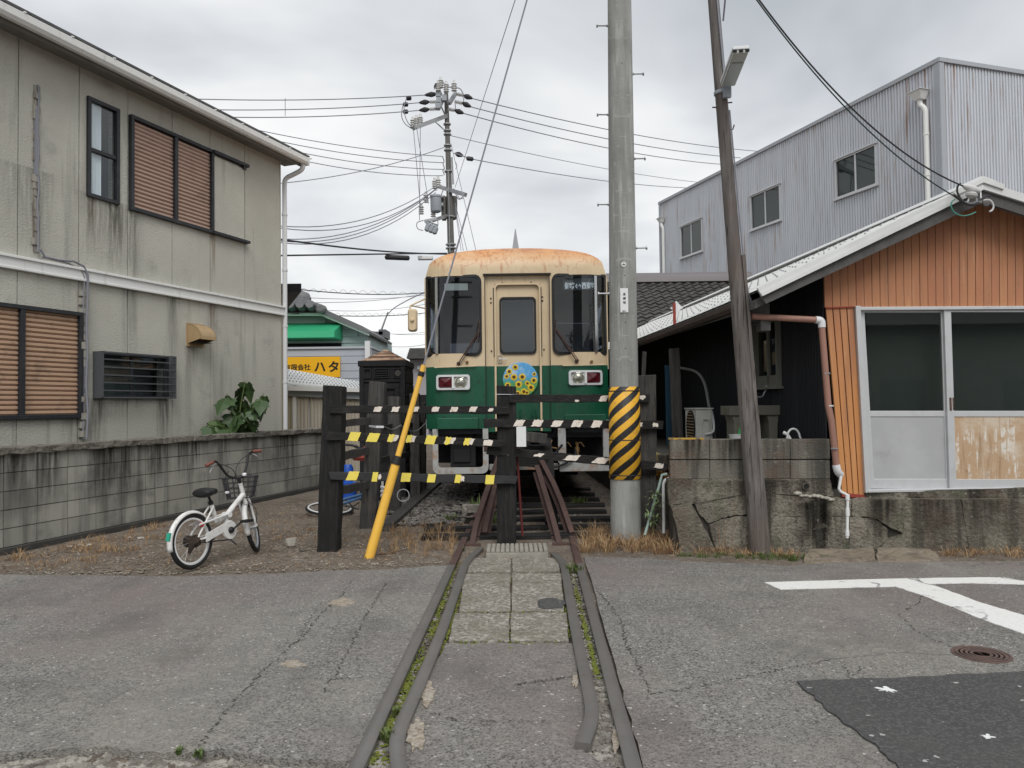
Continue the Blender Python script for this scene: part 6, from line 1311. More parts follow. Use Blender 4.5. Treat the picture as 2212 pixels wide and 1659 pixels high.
# ================================================================== CONCRETE GUY POLE with striped guard
cpY = 8.17; cb0 = PY(1352, 1165, cpY); cb0.z = 0; ct = PY(1338, 0, cpY); dirp = (ct - cb0).normalized(); Hh = 9.5
cp = thing('concrete_pole', 'thick tapered concrete pole with yellow and black striped guard', 'pole', cb0)
rad = lambda h: .162 - h / 170
b = MB(); b.tube([cb0 - dirp * .3] + [cb0 + dirp * h for h in (0, 2, 4, 6, 8, Hh)], [rad(0)] + [rad(h) for h in (0, 2, 4, 6, 8, Hh)], 32); b.build('shaft', m_conc, cp, smooth=True)
def hat(v, u=1350): return (PY(u, v, cpY).z - cb0.z) / dirp.z
g0, g1 = hat(1034), hat(836)
mt = bpy.data.materials.new('hazard_stripes'); mt.use_nodes = True; t = mt.node_tree; bsd = t.nodes['Principled BSDF']; Nn = t.nodes.new; Ln = t.links.new
tcx = Nn('ShaderNodeTexCoord'); spx = Nn('ShaderNodeSeparateXYZ'); Ln(tcx.outputs['UV'], spx.inputs[0])
def mm_(op, a, b_=None):
    n_ = Nn('ShaderNodeMath'); n_.operation = op
    for i, x in enumerate((a, b_)):
        if x is None: continue
        if isinstance(x, (int, float)): n_.inputs[i].default_value = x
        else: Ln(x, n_.inputs[i])
    return n_.outputs[0]
fr_ = mm_('FRACT', mm_('SUBTRACT', mm_('MULTIPLY', spx.outputs[1], (g1 - g0) / .166), mm_('MULTIPLY', spx.outputs[0], 5.0)))
nz = Nn('ShaderNodeTexNoise'); nz.inputs['Scale'].default_value = 14; gp_ = Nn('ShaderNodeNewGeometry'); Ln(gp_.outputs['Position'], nz.inputs['Vector'])
stp = mm_('GREATER_THAN', mm_('ADD', fr_, mm_('MULTIPLY', mm_('SUBTRACT', nz.outputs[0], .5), .03)), .5)
mxx = Nn('ShaderNodeMix'); mxx.data_type = 'RGBA'; Ln(stp, mxx.inputs[0]); mxx.inputs[6].default_value = (.013, .013, .015, 1); mxx.inputs[7].default_value = (.78, .42, .03, 1)
dm = Nn('ShaderNodeMix'); dm.data_type = 'RGBA'; rg = Nn('ShaderNodeMapRange'); Ln(nz.outputs[0], rg.inputs[0]); rg.inputs[1].default_value = .5; rg.inputs[2].default_value = .75; rg.inputs[4].default_value = .3; Ln(rg.outputs[0], dm.inputs[0]); Ln(mxx.outputs[2], dm.inputs[6]); dm.inputs[7].default_value = (.12, .1, .07, 1)
Ln(dm.outputs[2], bsd.inputs['Base Color']); bsd.inputs['Roughness'].default_value = .55
n = 64; vs = []; uvs = []; hs = [g0, g0 + .004, (g0 + g1) / 2, g1 - .004, g1]
me = bpy.data.meshes.new('striped_guard'); dd = dirp.orthogonal().normalized(); d2 = dirp.cross(dd)
for h in hs:
    r_ = rad(h) + (.006 if h in (g0, g1) else .012)
    for j in range(n): th_ = 2 * math.pi * j / n; vs.append(tuple(cb0 + dirp * h + (V3((1, 0, 0)) * math.cos(th_) + V3((0, 1, 0)) * math.sin(th_)) * r_ - WL[cp]))
fs = [(i * n + j, i * n + (j + 1) % n, (i + 1) * n + (j + 1) % n, (i + 1) * n + j) for i in range(len(hs) - 1) for j in range(n)]
me.from_pydata(vs, [], fs); me.materials.append(mt); uvl = me.uv_layers.new(name='UVMap')
for p in me.polygons:
    js = [me.loops[li].vertex_index % n for li in p.loop_indices]; wrap = max(js) - min(js) > n / 2
    for li in p.loop_indices:
        vi = me.loops[li].vertex_index; j = vi % n; j = n if (wrap and j == 0) else j; uvl.data[li].uv = (j / n, (hs[vi // n] - g0) / (g1 - g0))
me.polygons.foreach_set('use_smooth', [True] * len(me.polygons))
o = bpy.data.objects.new('striped_guard', me); COL.objects.link(o); o.parent = cp; WL[o] = WL[cp]
for h in (g0 + .04, g0 + .41, g1 - .05):
    b = MB(); b.lathe(cb0 + dirp * h, dirp, [(rad(h) + .010, 0), (rad(h) + .0145, .001), (rad(h) + .0145, .011), (rad(h) + .010, .012)], 48); b.build('guard_band', mt if False else m_wire, cp)
for (v, s_) in ((160, 1), (343, 1), (536, 1), (55, -1), (247, -1), (441, -1), (634, -1)):
    c = cb0 + dirp * hat(v); r_ = rad(hat(v)); b = MB(); b.tube([c + V3((s_ * (r_ - .02), 0, 0)), c + V3((s_ * (r_ + .115), 0, .002))], .0095, 8); b.lathe(c + V3((s_ * (r_ + .11), 0, 0)), (s_, 0, 0), [(.021, 0), (.021, .014)], 8); b.lathe(c + V3((s_ * (r_ - .004), 0, 0)), (s_, 0, 0), [(.018, 0), (.014, .02)], 8); b.build('step_bolt', m_steel, cp, smooth=False)
PF = Fr(cb0 + dirp * hat(653) + V3((-.01, -rad(1.9) - .006, 0)), (1, 0, 0), dirp)
b = MB(); b.box(PF, -.042, .042, -.0, .004, -.128, .128); pl_ = b.build('name_plate', m_white, cp, bevel=.003)
for i, ch in enumerate('支線柱'): text(ch, pl_, PF, -.013, .055 - i * .044, -.002, .030, m_letk, off=.0002)
text('御坊', pl_, PF, -.022, -.12, -.002, .018, m_signg)
b = MB(); b.lathe(cb0 + dirp * hat(576.5) + V3((-.01, -rad(2.5) + .001, 0)), (0, -1, 0), [(.027, 0), (.027, .004), (0, .004)], 20); st_ = b.build('round_sticker', m_white, cp)
SFx = Fr(cb0 + dirp * hat(576.5) + V3((-.01, -rad(2.5) - .003, 0)), (1, 0, 0)); text('A', st_, SFx, -.006, .008, -.002, .014, m_letk); text('分岐部', st_, SFx, -.019, -.008, -.002, .012, m_letk)
for v in (28 + 120, 600, 700, 755): b = MB(); c = cb0 + dirp * hat(v) + V3((.0, -rad(hat(v)) + .002, 0)); b.lathe(c, (0, -1, 0), [(.006, 0), (.006, .003)], 8); b.build('bolt_hole', m_dark, cp)
# ------------------------------------------------------------------ guy wire with yellow guard
top_g = cb0 + dirp * 9.35; ga = PG(797, 1207, -.02); gd = (top_g - ga).normalized()
gw = thing('guy_wire', 'guy wire sheathed at its foot in a slanting yellow plastic guard', 'guy wire', ga)
def gpt(v):   # point on the guy line at image row v
    lo, hi = 0.0, 14.0
    for _ in range(40):
        m_ = (lo + hi) / 2; p = ga + gd * m_ - EYE; vv = CY - FPX * p.dot(U_) / p.dot(F_)
        if vv > v: lo = m_
        else: hi = m_
    return ga + gd * lo
b = MB(); b.tube([ga - gd * .1, gpt(1003)], [.049, .043], 18); b.build('yellow_sleeve', m_yel, gw, smooth=True)
b = MB(); b.tube([gpt(1003), gpt(1000), gpt(985)], [.052, .052, .035], 14); b.build('black_collar', m_black, gw, smooth=True)
b = MB(); b.tube([gpt(987), gpt(789)], [.029, .026], 14); b.build('thin_yellow_sleeve', m_yel, gw, smooth=True)
b = MB(); b.tube([gpt(813), gpt(803)], .031, 12); b.build('black_tape', m_black, gw, smooth=True)
b = MB(); b.tube([gpt(800), gpt(600), gpt(300), gpt(0), top_g], .0095, 6); b.build('wire', m_wireg, gw)
# ================================================================== LEANING WOODEN POLE
wpY = 7.46; w0 = PY(1638, 1190, wpY); w0.z = 0; w1 = PY(1541, 0, wpY); wd_ = (w1 - w0).normalized()
wp = thing('wooden_pole', 'leaning weathered wooden pole with a small lamp near its top', 'pole', w0)
rr = random.Random(4); n = 26; vs = []; m_ = 14; b = MB(); Lp = 7.2
for i in range(n + 1):
    h = -.25 + (Lp + .25) * i / n; r_ = .083 - h * .0052
    for j in range(m_):
        th_ = 2 * math.pi * j / m_; q = r_ * (1 + .05 * noise.noise(V3((j * 2.3, 0, 0))) + .03 * noise.noise(V3((j * .9, h * 1.3, 4)))) * (.86 if j == 11 else 1)
        vs.append(w0 + wd_ * h + (V3((1, 0, 0)) * math.cos(th_) + V3((0, 1, 0)) * math.sin(th_)) * q)
b.add(vs, [(i * m_ + j, i * m_ + (j + 1) % m_, (i + 1) * m_ + (j + 1) % m_, (i + 1) * m_ + j) for i in range(n) for j in range(m_)] + [tuple(n * m_ + j for j in range(m_))])
m_pole = mat('weathered_pole_wood', (.115, .102, .094), .88, [((.20, .185, .175), 's', 26, .45, .66, .75), ((.035, .03, .028), 's', 40, .56, .66, .9), ((.13, .09, .07), 'n', 2, .5, .72, .5)], .9, 46, 's', bd=.012)
b.build('shaft', m_pole, wp, smooth=True)
b = MB(); timber(b, w0 + wd_ * -.1 + V3((.088, .0, 0)), w0 + wd_ * 2.9 + V3((.083, 0, 0)), .035, .08, rr, up=V3((0, -1, 0)), n=16, amp=.004); b.build('side_batten', m_pole, wp)
def wp_at(v): return w0 + wd_ * ((PY(1600, v, wpY).z) / wd_.z)
b = MB(); b.tube(smooth_path([wp_at(655) + V3((.12, -.04, 0)), wp_at(620) + V3((.09, -.03, 0)), wp_at(560) + V3((.082, -.02, 0)), wp_at(400) + V3((.07, -.03, 0)), wp_at(240) + V3((.062, -.03, 0))], 1), .008, 5); b.tube([wp_at(200) + V3((.03, -.065, 0)), wp_at(100) + V3((.025, -.06, 0)), wp_at(-20) + V3((.02, -.055, 0))], .010, 6); b.build('cable', m_wireg, wp)
for (v, s_) in ((280, 1), (222, 1), (232, -1)):
    b = MB(); c = wp_at(v); b.tube([c + V3((s_ * .03, 0, 0)), c + V3((s_ * .085, -.01, .0)), c + V3((s_ * .10, -.01, .045 if s_ > 0 and v > 250 else .0))], .007, 6); b.build('step_hook', m_rust, wp)
b = MB(); c = wp_at(200); b.lathe(c - wd_ * .02, wd_, [(.066, 0), (.070, .005), (.070, .03), (.066, .035)], 20); b.box(Fr(c, (1, 0, 0), wd_), .0, .075, -.10, -.055, -.08, .05); b.build('lamp_bracket', m_gmetal, wp)
# lamp: flat translucent cover rising to the right, toward the road
la, lb = PY(1573, 183, wpY - .14), PY(1601, 111, wpY - .75); LF = Fr(la, (lb - la)); ll = (lb - la).length; wdl = .066
tl = thing('street_lamp', 'flat white lamp housing fixed near the top of the wooden pole', 'lamp', la)
xd = V3((1, 0, 0)); xd = (xd - LF.x * xd.dot(LF.x)).normalized(); zd = LF.x.cross(xd)
LQ = lambda x, y, z: la + LF.x * x + xd * y + zd * z
def lbox(b, x0, x1, y0, y1, z0, z1): b.hexa([LQ(x, y, z) for z in (z0, z1) for x, y in ((x0, y0), (x1, y0), (x1, y1), (x0, y1))])
sg_ = 1 if (zd.z > 0) else -1
b = MB(); lbox(b, -.01, ll, -wdl - .008, wdl + .008, sg_ * .02, sg_ * .055); b.build('housing', m_wpvc, tl, bevel=.008)
b = MB(); lbox(b, .0, ll * .72, -wdl, wdl, -sg_ * .02, sg_ * .019); b.build('diffuser', mat('lamp_diffuser', (.36, .385, .38), .4), tl, bevel=.012)
b = MB(); lbox(b, ll * .73, ll - .005, -wdl, wdl, -sg_ * .015, sg_ * .019); b.build('end_cover', mat('lamp_end', (.42, .42, .38), .5), tl, bevel=.008)
for k in (-1, 0, 1): b = MB(); lbox(b, ll - .006, ll + .002, k * .055 - .018, k * .055 + .018, -.005, .02); b.build('vent_slot', m_dark, tl)
# ================================================================== FAR UTILITY POLE
UY = 29.0
ut = PY(963.5, 190, UY); ub_ = PY(974.5, 546, UY); du = (ut - ub_).normalized(); ubase = ub_ - du * (ub_.z / du.z)
up_ = thing('utility_pole', 'tall concrete utility pole with crossarms and transformer behind the train', 'utility pole', ubase)
def upv(v): return ub_ + du * ((PY(970, v, UY).z - ub_.z) / du.z)
b = MB(); Lu = (ut - ubase).length; b.tube([ubase, ubase + du * Lu * .5, ut], [.19, .14, .078], 14); b.build('shaft', m_bpole, up_, smooth=True)
b = MB(); b.tube([PY(968, 366, UY - .2), PY(972, 545, UY - .22)], .02, 6); b.tube([PY(976, 340, UY - .1), PY(979, 398, UY - .1)], .035, 6); b.build('riser_pipe', m_steel, up_)
for v in (270, 284, 292, 316, 326, 372, 470, 530, 538): b = MB(); c = upv(v); r_ = .10 + (v - 190) * .00022; b.lathe(c, du, [(r_, 0), (r_ + .03, .005), (r_ + .03, .05), (r_, .055)], 12); b.build('clamp_band', m_steel, up_)
def arm(ua, va, ub2, vb2, w_=.1, dy=0, nm='crossarm', dya=0, dyb=0):
    b = MB(); p, q = PY(ua, va, UY + dya), PY(ub2, vb2, UY + dyb); timber(b, p, q, w_, w_, random.Random(1), n=1, amp=0, ends=0); b.build(nm, m_steel, up_); return p, q
arm(893, 277, 966, 250, .15, dya=-1.2); arm(947, 236, 961, 206, .11, dya=-.7); arm(970, 224, 984, 202, .12, dya=-.5); arm(947, 403, 1006, 421, .15, dya=.2, dyb=-.5); arm(936, 476, 966, 466, .13, dya=-.6); arm(917, 478, 942, 473, .1, dya=-.8, dyb=-.7); arm(940, 263, 960, 281, .04, nm='arm_brace')
arm(953, 230, 962, 250, .05, nm='arm_brace')
def insul(u, v, h=.3, r_=.11, ax=(0, 0, 1), Y=UY - .3, mt=m_porc, nm='insulator'):
    b = MB(); k = h / 5; prof_ = [(r_ * .4, 0)]
    for i in range(4): prof_ += [(r_, k * (i + .2)), (r_ * .5, k * (i + .9))]
    prof_.append((r_ * .4, h)); b.lathe(PY(u, v, Y), ax, prof_, 10); b.build(nm, mt, up_)
for (u, v) in ((964, 199), (981, 197), (947, 197), (952, 190), (892, 276), (900, 272.5), (908, 270), (939, 408), (946.5, 405), (920, 438), (910, 463), (936, 469)): insul(u, v, .42, .11, Y=UY - .5)
for (u, v) in ((905, 218), (911, 234), (905, 250)): pass
def strain(u0_, v0_, u1_, v1_, Y=UY - .3):   # black covered dead-end clamp
    b = MB(); p, q = PY(u0_, v0_, Y), PY(u1_, v1_, Y); d = q - p
    b.tube([p, p + d * .2, p + d * .45, p + d * .85, q], [.03, .08, .11, .06, .02], 8); b.build('strain_clamp', m_wire, up_)
strain(944, 203, 917, 205.5); strain(928, 220, 905, 222); strain(928, 236, 905, 238.5); strain(1001, 206, 1021, 213); strain(998, 222, 1018, 231); strain(982, 238, 1002, 245); strain(938, 190, 952, 178); strain(983, 331, 1001, 337, UY - .2)
for (ua, va, ub2, vb2) in ((985, 203, 1001, 206), (982, 219, 998, 223), (968, 236, 982, 238), (944, 203, 955, 203), (928, 220, 945, 220), (928, 236, 944, 235)):
    b = MB(); p, q = PY(ua, va, UY - .3), PY(ub2, vb2, UY - .3); prof_ = []; h = (q - p).length
    for i in range(5): prof_ += [(.035, h * i / 5), (.085, h * (i + .5) / 5)]
    b.lathe(p, q - p, prof_ + [(.05, h)], 8); b.build('disc_insulator', m_porc, up_)
for (u, v, Y) in ((947, 203, 0), (948, 217, 0), (946, 228, 0), (960, 212, 0)): b = MB(); c = PY(u, v, UY - .4); b.box(W0, c.x - .09, c.x + .09, c.y - .1, c.y + .1, c.z - .12, c.z + .1); b.build('bracket', m_gmetal, up_)
b = MB(); p = PY(942, 457, UY - .6); q = PY(941, 422, UY - .6); b.lathe(p, q - p, [(.12, -.04), (.19, 0), (.205, .04), (.205, (q - p).length - .1), (.23, (q - p).length - .07), (.21, (q - p).length), (.0, (q - p).length + .06)], 18); b.build('transformer', m_gmetal, up_, smooth=True)
b = MB(); c0, c1 = PY(954, 473, UY - .1), PY(985, 424, UY - .1); b.box(W0, c0.x, PY(963, 450, UY).x, UY - .2, UY + .2, c0.z, c1.z); b.lathe(PY(975, 474, UY + .25), (0, 0, 1), [(.17, 0), (.24, .06), (.24, (c1.z - c0.z))], 14); b.build('transformer', m_bpole, up_)
b = MB(); b.box(W0, PY(950, 450, UY).x, PY(960, 450, UY).x, UY - .55, UY - .1, PY(955, 452, UY).z, PY(955, 446, UY).z); b.box(W0, PY(950, 450, UY).x, PY(960, 450, UY).x, UY - .55, UY - .1, PY(955, 434, UY).z, PY(955, 430, UY).z); b.build('transformer_bracket', m_steel, up_)
for i, (u, v) in enumerate(((921, 493), (929, 496), (937, 499))):
    b = MB(); c = PY(u, v, UY - .9); b.lathe(c - V3((0, 0, .12)), (.35, 0, 1), [(.05, 0), (.10, .05), (.10, .25), (.05, .3)], 10); b.lathe(c + V3((.05, 0, .16)), (.35, 0, 1), [(.09, 0), (.06, .05), (.08, .1)], 8); b.build('cutout_switch', m_gmetal, up_)
for (pts, r_) in (([(878, 212), (871, 235), (878, 262), (892, 277)], .018), ([(870, 228), (866, 250), (874, 268), (890, 278)], .018), ([(947, 178), (951, 172), (957, 178), (966, 188), (985, 189.5), (995, 191), (1002, 206)], .022), ([(938, 193), (944, 184), (951, 178)], .02), ([(1002, 208), (1001, 220)], .02), ([(983, 222), (984, 236)], .02), ([(915, 476), (899, 480), (901, 495), (914, 498)], .016), ([(941, 470), (947, 478), (944, 498), (940, 500)], .016),
        ([(930, 418), (935, 412), (945, 410)], .016), ([(953, 422), (958, 408), (966, 404)], .02), ([(980, 407), (990, 434), (1000, 424)], .02), ([(986, 415), (992, 430), (1001, 428)], .016), ([(984, 350), (988, 358), (984, 365)], .012), ([(956, 338), (960, 350), (956, 352), (961, 365), (956, 367), (960, 378)], .022)):
    b = MB(); b.tube(smooth_path([PY(u, v, UY - .5) for u, v in pts], 2), r_, 5); b.build('jumper_cable', m_wireg, up_)
for (u, v, s_) in ((877, 212.5, 1), (870, 226, 1), (870, 241.5, 1), (1007, 342, 1)):
    b = MB(); p, q = PY(u, v, UY - .3), PY(u + (12 if u < 1000 else 16), v + (-.5 if u < 1000 else 2), UY - .3); b.tube([p, p.lerp(q, .15), p.lerp(q, .85), q], [.03, .085, .085, .03], 7); b.build('wire_sleeve', m_wire, up_)
# ------------------------------------------------------------------ overhead wires
def wire(pts, r_, mt, lab, sag=0.0, Ys=None, n=14, group='overhead wires'):
    P_ = [PY(u, v, Y) for u, v, Y in pts]
    if len(P_) == 2:
        a, c = P_; P_ = [a + (c - a) * (i / n) - V3((0, 0, sag * 4 * (i / n) * (1 - i / n))) for i in range(n + 1)]
    else: P_ = smooth_path(P_, 2)
    b = MB(); b.tube(P_, r_, 5); o = b.build('overhead_wire', mt, label=lab, cat='wire', group=group, fix=False); return o
Uf = UY - .3
wire([(425, 214, 27), (917, 205.5, Uf)], .019, m_wireg, 'topmost wire running left from the utility pole to the house eave', .1)
wire([(455, 237, 27), (905, 222, Uf)], .019, m_wireg, 'second wire from the top running left from the utility pole', .1)
wire([(480, 253, 27), (905, 238.5, Uf)], .019, m_wireg, 'third wire from the top running left from the utility pole', .1)
w_ = wire([(616, 212, 27.6), (616, 250, 27.6)], .012, m_wireg, 'short vertical spacer joining the three top left wires')
wire([(1021, 213, Uf), (1640, 327, 44)], .02, m_wireg, 'topmost wire running right from the utility pole over the warehouse', .3)
wire([(1018, 231, Uf), (1600, 341, 44)], .02, m_wireg, 'second wire from the top running right from the utility pole', .3)
wire([(1002, 245, Uf), (1560, 355, 44)], .02, m_wireg, 'third wire from the top running right from the utility pole', .3)
wire([(980, 331, Uf), (1024, 344.5, Uf)], .02, m_wireg, 'short wire tail between pole and black clamp on its right side')
wire([(974, 293, Uf), (1520, 395, 44)], .014, m_wireg, 'thin fourth wire running right from the middle of the utility pole', .2)
wire([(1022, 344, Uf), (1490, 406, 44)], .018, m_wireg, 'lowest wire running right from the utility pole, through a black sleeve', .2)
for i, (u, v, v2) in enumerate(((520, 273, 338), (565, 297, 351.5), (610, 321, 366), (645, 345, 379.5))):
    wire([(u, v, 25), (957, v2, Uf)], .015, m_wireg, ['highest', 'second', 'third', 'lowest'][i] + ' of the four parallel service wires left of the utility pole', .15)
wire([(606, 396, 24), (960, 318, Uf)], .015, m_wireg, 'single wire climbing from the left house downpipe to the pole', .2)
for i, (v, u2, v2, s_) in enumerate(((488, 941, 402, .5), (492, 943, 407, .6), (516, 940, 409, .55), (521, 938, 412, .6), (524, 941, 416, .65))):
    wire([(604, v, 22), (u2, v2, UY - .5)], .016, m_wireg, ['highest', 'second', 'middle', 'fourth', 'lowest'][i] + ' of the five sagging low-voltage wires left of the transformer', s_)
wire([(604, 517, 20), (760, 537, 23), (870, 546, 26), (966, 549, Uf)], .028, m_wire, 'thick lower telephone cable descending to the pole above the train')
wire([(604, 552, 20), (800, 549, 24), (965, 547, Uf)], .025, m_wire, 'level telephone cable carrying a black splice case')
b = MB(); p, q = PY(832, 555.5, 25), PY(884, 557.5, 25.6); b.tube([p, p.lerp(q, .04), p.lerp(q, .96), q], [.04, .085, .085, .04], 10); b.build('splice_case', m_wire, label='black cylindrical splice case hanging on the telephone cables', cat='splice case', smooth=True)
b = MB(); p, q = PY(902, 560, 27), PY(934, 552, 27); b.box(W0, p.x, q.x, 27, 27.25, p.z, q.z); b.build('cable_box', m_wpvc, label='white rectangular cable box hanging beside the splice case', cat='box', bevel=.02)
for i, (a, c) in enumerate((((612, 621, 20), (919, 632, 28)), ((618, 640, 22), (919, 637, 30)), ((640, 653, 22), (919, 634, 30)), ((700, 670, 26), (919, 657, 30)), ((618, 675, 23), (919, 676, 30)), ((800, 742, 30), (919, 744, 32)), ((790, 714, 30), (919, 717, 34)), ((770, 708, 30), (919, 722, 34)))):
    wire([a, c], .016 if i in (0, 4) else .009, m_wire if i in (0, 4) else m_wireg, ['uppermost', 'second', 'third', 'fourth', 'fifth and darkest', 'lowest', 'second lowest', 'third lowest'][i] + ' low cable crossing behind the train mirror', .12)
# spiral hanger on two of them
for (ua, va, ub2, vb2, Y0_, Y1_, lab) in ((640, 622.5, 915, 632, 20.5, 28, 'looping hanger wire wound round the uppermost low cable'), (700, 676, 915, 676, 25, 30, 'looping hanger wire wound round the darkest low cable')):
    b = MB(); k = 130; pts = []
    for i in range(k + 1):
        f_ = i / k; pts.append(PY(ua + (ub2 - ua) * f_, va + (vb2 - va) * f_, Y0_ + (Y1_ - Y0_) * f_) + V3((0, 0, -.05 - .05 * math.sin(i * .62))) + V3((0, .05 * math.cos(i * .62), 0)))
    b.tube(pts, .006, 3); b.build('hanger_wire', m_wireg, label=lab, cat='wire', fix=False)
wire([(808, 757, 28), (822, 715, 28.5), (838, 673, 29), (880, 648, 29), (919, 631, 29)], .02, m_wireg, 'cable rising steeply right of the teal house to the train mirror')
b = MB(); b.tube([PY(808, 760, 28), PY(838, 674, 28)], .03, 6); b.build('thin_stay', m_steel, label='thin stay leaning up beside the teal house roof end', cat='stay wire')
for i, (u, v, u2, v2) in enumerate(((983, 438, 1009, 541), (983, 446, 1001, 541), (984, 456, 996, 541), (974, 310, 1028, 541))):
    wire([(u, v, Uf), (u2, v2, UY - 1.5)], .012, m_wireg, ['rightmost', 'middle', 'leftmost', 'longest'][i] + ' thin line slanting down right of the utility pole to the train roof')
for i, (u, v, u2, v2) in enumerate(((893, 279, 909, 455), (900, 276, 926, 440), (908, 273, 906, 476))):
    wire([(u, v, UY - 1.2), (u2, v2, UY - .9)], .013, m_wireg, ['leftmost', 'middle', 'rightmost'][i] + ' of three droppers hanging from the long crossarm')
# span guy from the concrete pole top to the far pole
a = PY(983, 405, UY - .2); c = top_g; b = MB(); k = 16; b.tube([a + (c - a) * (i / k) for i in range(k + 1)], .009, 5); b.build('span_wire', m_wireg, label='thin span wire from the far utility pole up over the guy wire', cat='wire', fix=False)
# ================================================================== WAREHOUSE
rr = random.Random(91)
K = PY(2028, 125, 18.0); WZ = K.z
WF = Fr((K.x, K.y, 0), (.3145, -.949, 0)); s0 = WF.px(1426, 500)[0]
wh = thing('warehouse', 'tall grey corrugated steel warehouse with three small windows, right background', 'warehouse', WF.p(-6, 3, 0))
wins = []
for pts in ([(1470, 487), (1517, 475), (1518, 545), (1472, 555)], [(1622, 424), (1686, 398), (1687, 475), (1623, 498)], [(1805, 347), (1893, 311), (1895, 398), (1806, 431)]): wins.append(WF.rect(pts))
def corr2(F, s0, s1, z0, z1, mb, pitch=.096, d=.034):
    prof = [(0, 0), (.40, 0), (.52, d), (.80, d), (.92, 0)]; pts = [(s0, 0)]; k = math.floor(s0 / pitch)
    while k * pitch < s1:
        for f_, y in prof:
            x = (k + f_) * pitch
            if s0 < x < s1: pts.append((x, y))
        k += 1
    pts.append((s1, 0)); n = len(pts)
    mb.add([F.p(x, y, z0) for x, y in pts] + [F.p(x, y, z1) for x, y in pts], [(i, i + 1, n + i + 1, n + i) for i in range(n - 1)])
def cw(F, s_a, s_b, holes, z0, z1, name='wall_sheet'):
    b = MB(); hs = sorted(holes); cur = s_a
    for h in hs:
        corr2(F, cur, h[0], z0, z1, b); corr2(F, h[0], h[1], z0, h[2], b); corr2(F, h[0], h[1], h[3], z1, b); cur = h[1]
    corr2(F, cur, s_b, z0, z1, b); return b.build(name, m_corr, wh, fix=False)
cw(WF, s0, -.12, wins, 0, WZ - .04)
WF2 = Fr((K.x, K.y, 0), (.955, .296, 0)); cw(WF2, .12, 9, [], 0, WZ - .04)
b = MB(); b.box(WF, -.125, .02, -.03, .0, 0, WZ - .02); b.box(WF2, -.02, .125, -.03, 0, 0, WZ - .02); b.build('corner_trim', m_corrt, wh)
b = MB(); b.box(WF, s0 - .05, .03, -.05, .15, WZ - .1, WZ); b.box(WF2, -.03, 9, -.05, .15, WZ - .1, WZ); b.build('parapet_trim', m_corrt, wh)
b = MB(); b.box(WF, s0 - .04, s0 + .1, -.03, .0, 0, WZ - .1); b.build('end_trim', m_corrt, wh)
b = MB(); b.box(WF, s0, -.3, .5, .55, 0, WZ - .2); b.box(WF, s0, s0 + .05, .06, 6, 0, WZ - .3); b.box(WF2, .3, 9, .5, .55, 0, WZ - .2); b.box(WF, s0, -.1, .06, 6, WZ - .4, WZ - .3); b.build('lining', mat('warehouse_lining', (.10, .12, .12)), wh)
for r_ in wins:
    x0, x1, z0, z1 = r_; f = MB(); f.rects(WF, r_, [inn(r_, .04)], -.03, .05, 0); f.box(WF, (x0 + x1) / 2 - .025, (x0 + x1) / 2 + .025, -.015, .04, z0, z1)
    f.box(WF, x0 - .06, x1 + .06, -.07, .0, z0 - .05, z0 + .01); f.box(WF, x0 - .04, x1 + .04, -.07, .0, z1 - .0, z1 + .035); fo_ = f.build('window', m_alu, wh)
    g_ = MB(); g_.box(WF, x0 + .03, (x0 + x1) / 2, .015, .019, z0 + .03, z1 - .03); g_.box(WF, (x0 + x1) / 2, x1 - .03, .005, .009, z0 + .03, z1 - .03); g_.build('pane', glass('wh_glass', (.5, .56, .55)) if 'wh_glass' not in bpy.data.materials else bpy.data.materials['wh_glass'], fo_)
    g_ = MB(); g_.box(WF, x0, x1, .12, .13, z0, z1); g_.build('blind', bpy.data.materials.get('blind_cloth') or mat('blind_cloth', (.17, .185, .18)), fo_)
def hopper(u, vt, vb, s_):
    x, z = WF.px(u, (vt + vb) / 2); zt_ = WF.px(u, vt)[1]; zb = WF.px(u, vb)[1]; k = s_
    b = MB(); b.hexa([WF.p(x - .10 * k, -.2 * k, zb), WF.p(x + .10 * k, -.2 * k, zb), WF.p(x + .1 * k, -.02, zb), WF.p(x - .1 * k, -.02, zb), WF.p(x - .18 * k, -.3 * k, zb + .2 * k), WF.p(x + .18 * k, -.3 * k, zb + .2 * k), WF.p(x + .18 * k, -.02, zb + .2 * k), WF.p(x - .18 * k, -.02, zb + .2 * k)])
    b.box(WF, x - .21 * k, x + .21 * k, -.33 * k, -.02, zb + .2 * k, zt_); h = b.build('rain_hopper', m_wmetal, wh, bevel=.01)
    b = MB(); b.tube(smooth_path([WF.p(x, -.12 * k, zb), WF.p(x, -.12 * k, zb - .12), WF.p(x + .12 * k, -.08, zb - .24), WF.p(x + .12 * k, -.08, zb - .5)], 2) + [WF.p(x + .12 * k, -.08, 0)], .06, 10); d_p = b.build('downpipe', m_wmetal, wh, smooth=True)
    z = zb - .9
    while z > 3: q = MB(); q.lathe(WF.p(x + .12 * k, -.08, z), (0, 0, 1), [(.06, 0), (.07, 0), (.07, .05), (.06, .05)], 10); q.build('pipe_joint', m_wmetal, d_p); z -= 1.0
hopper(1995, 199, 218, 1.0); hopper(1433, 472, 481, .8)
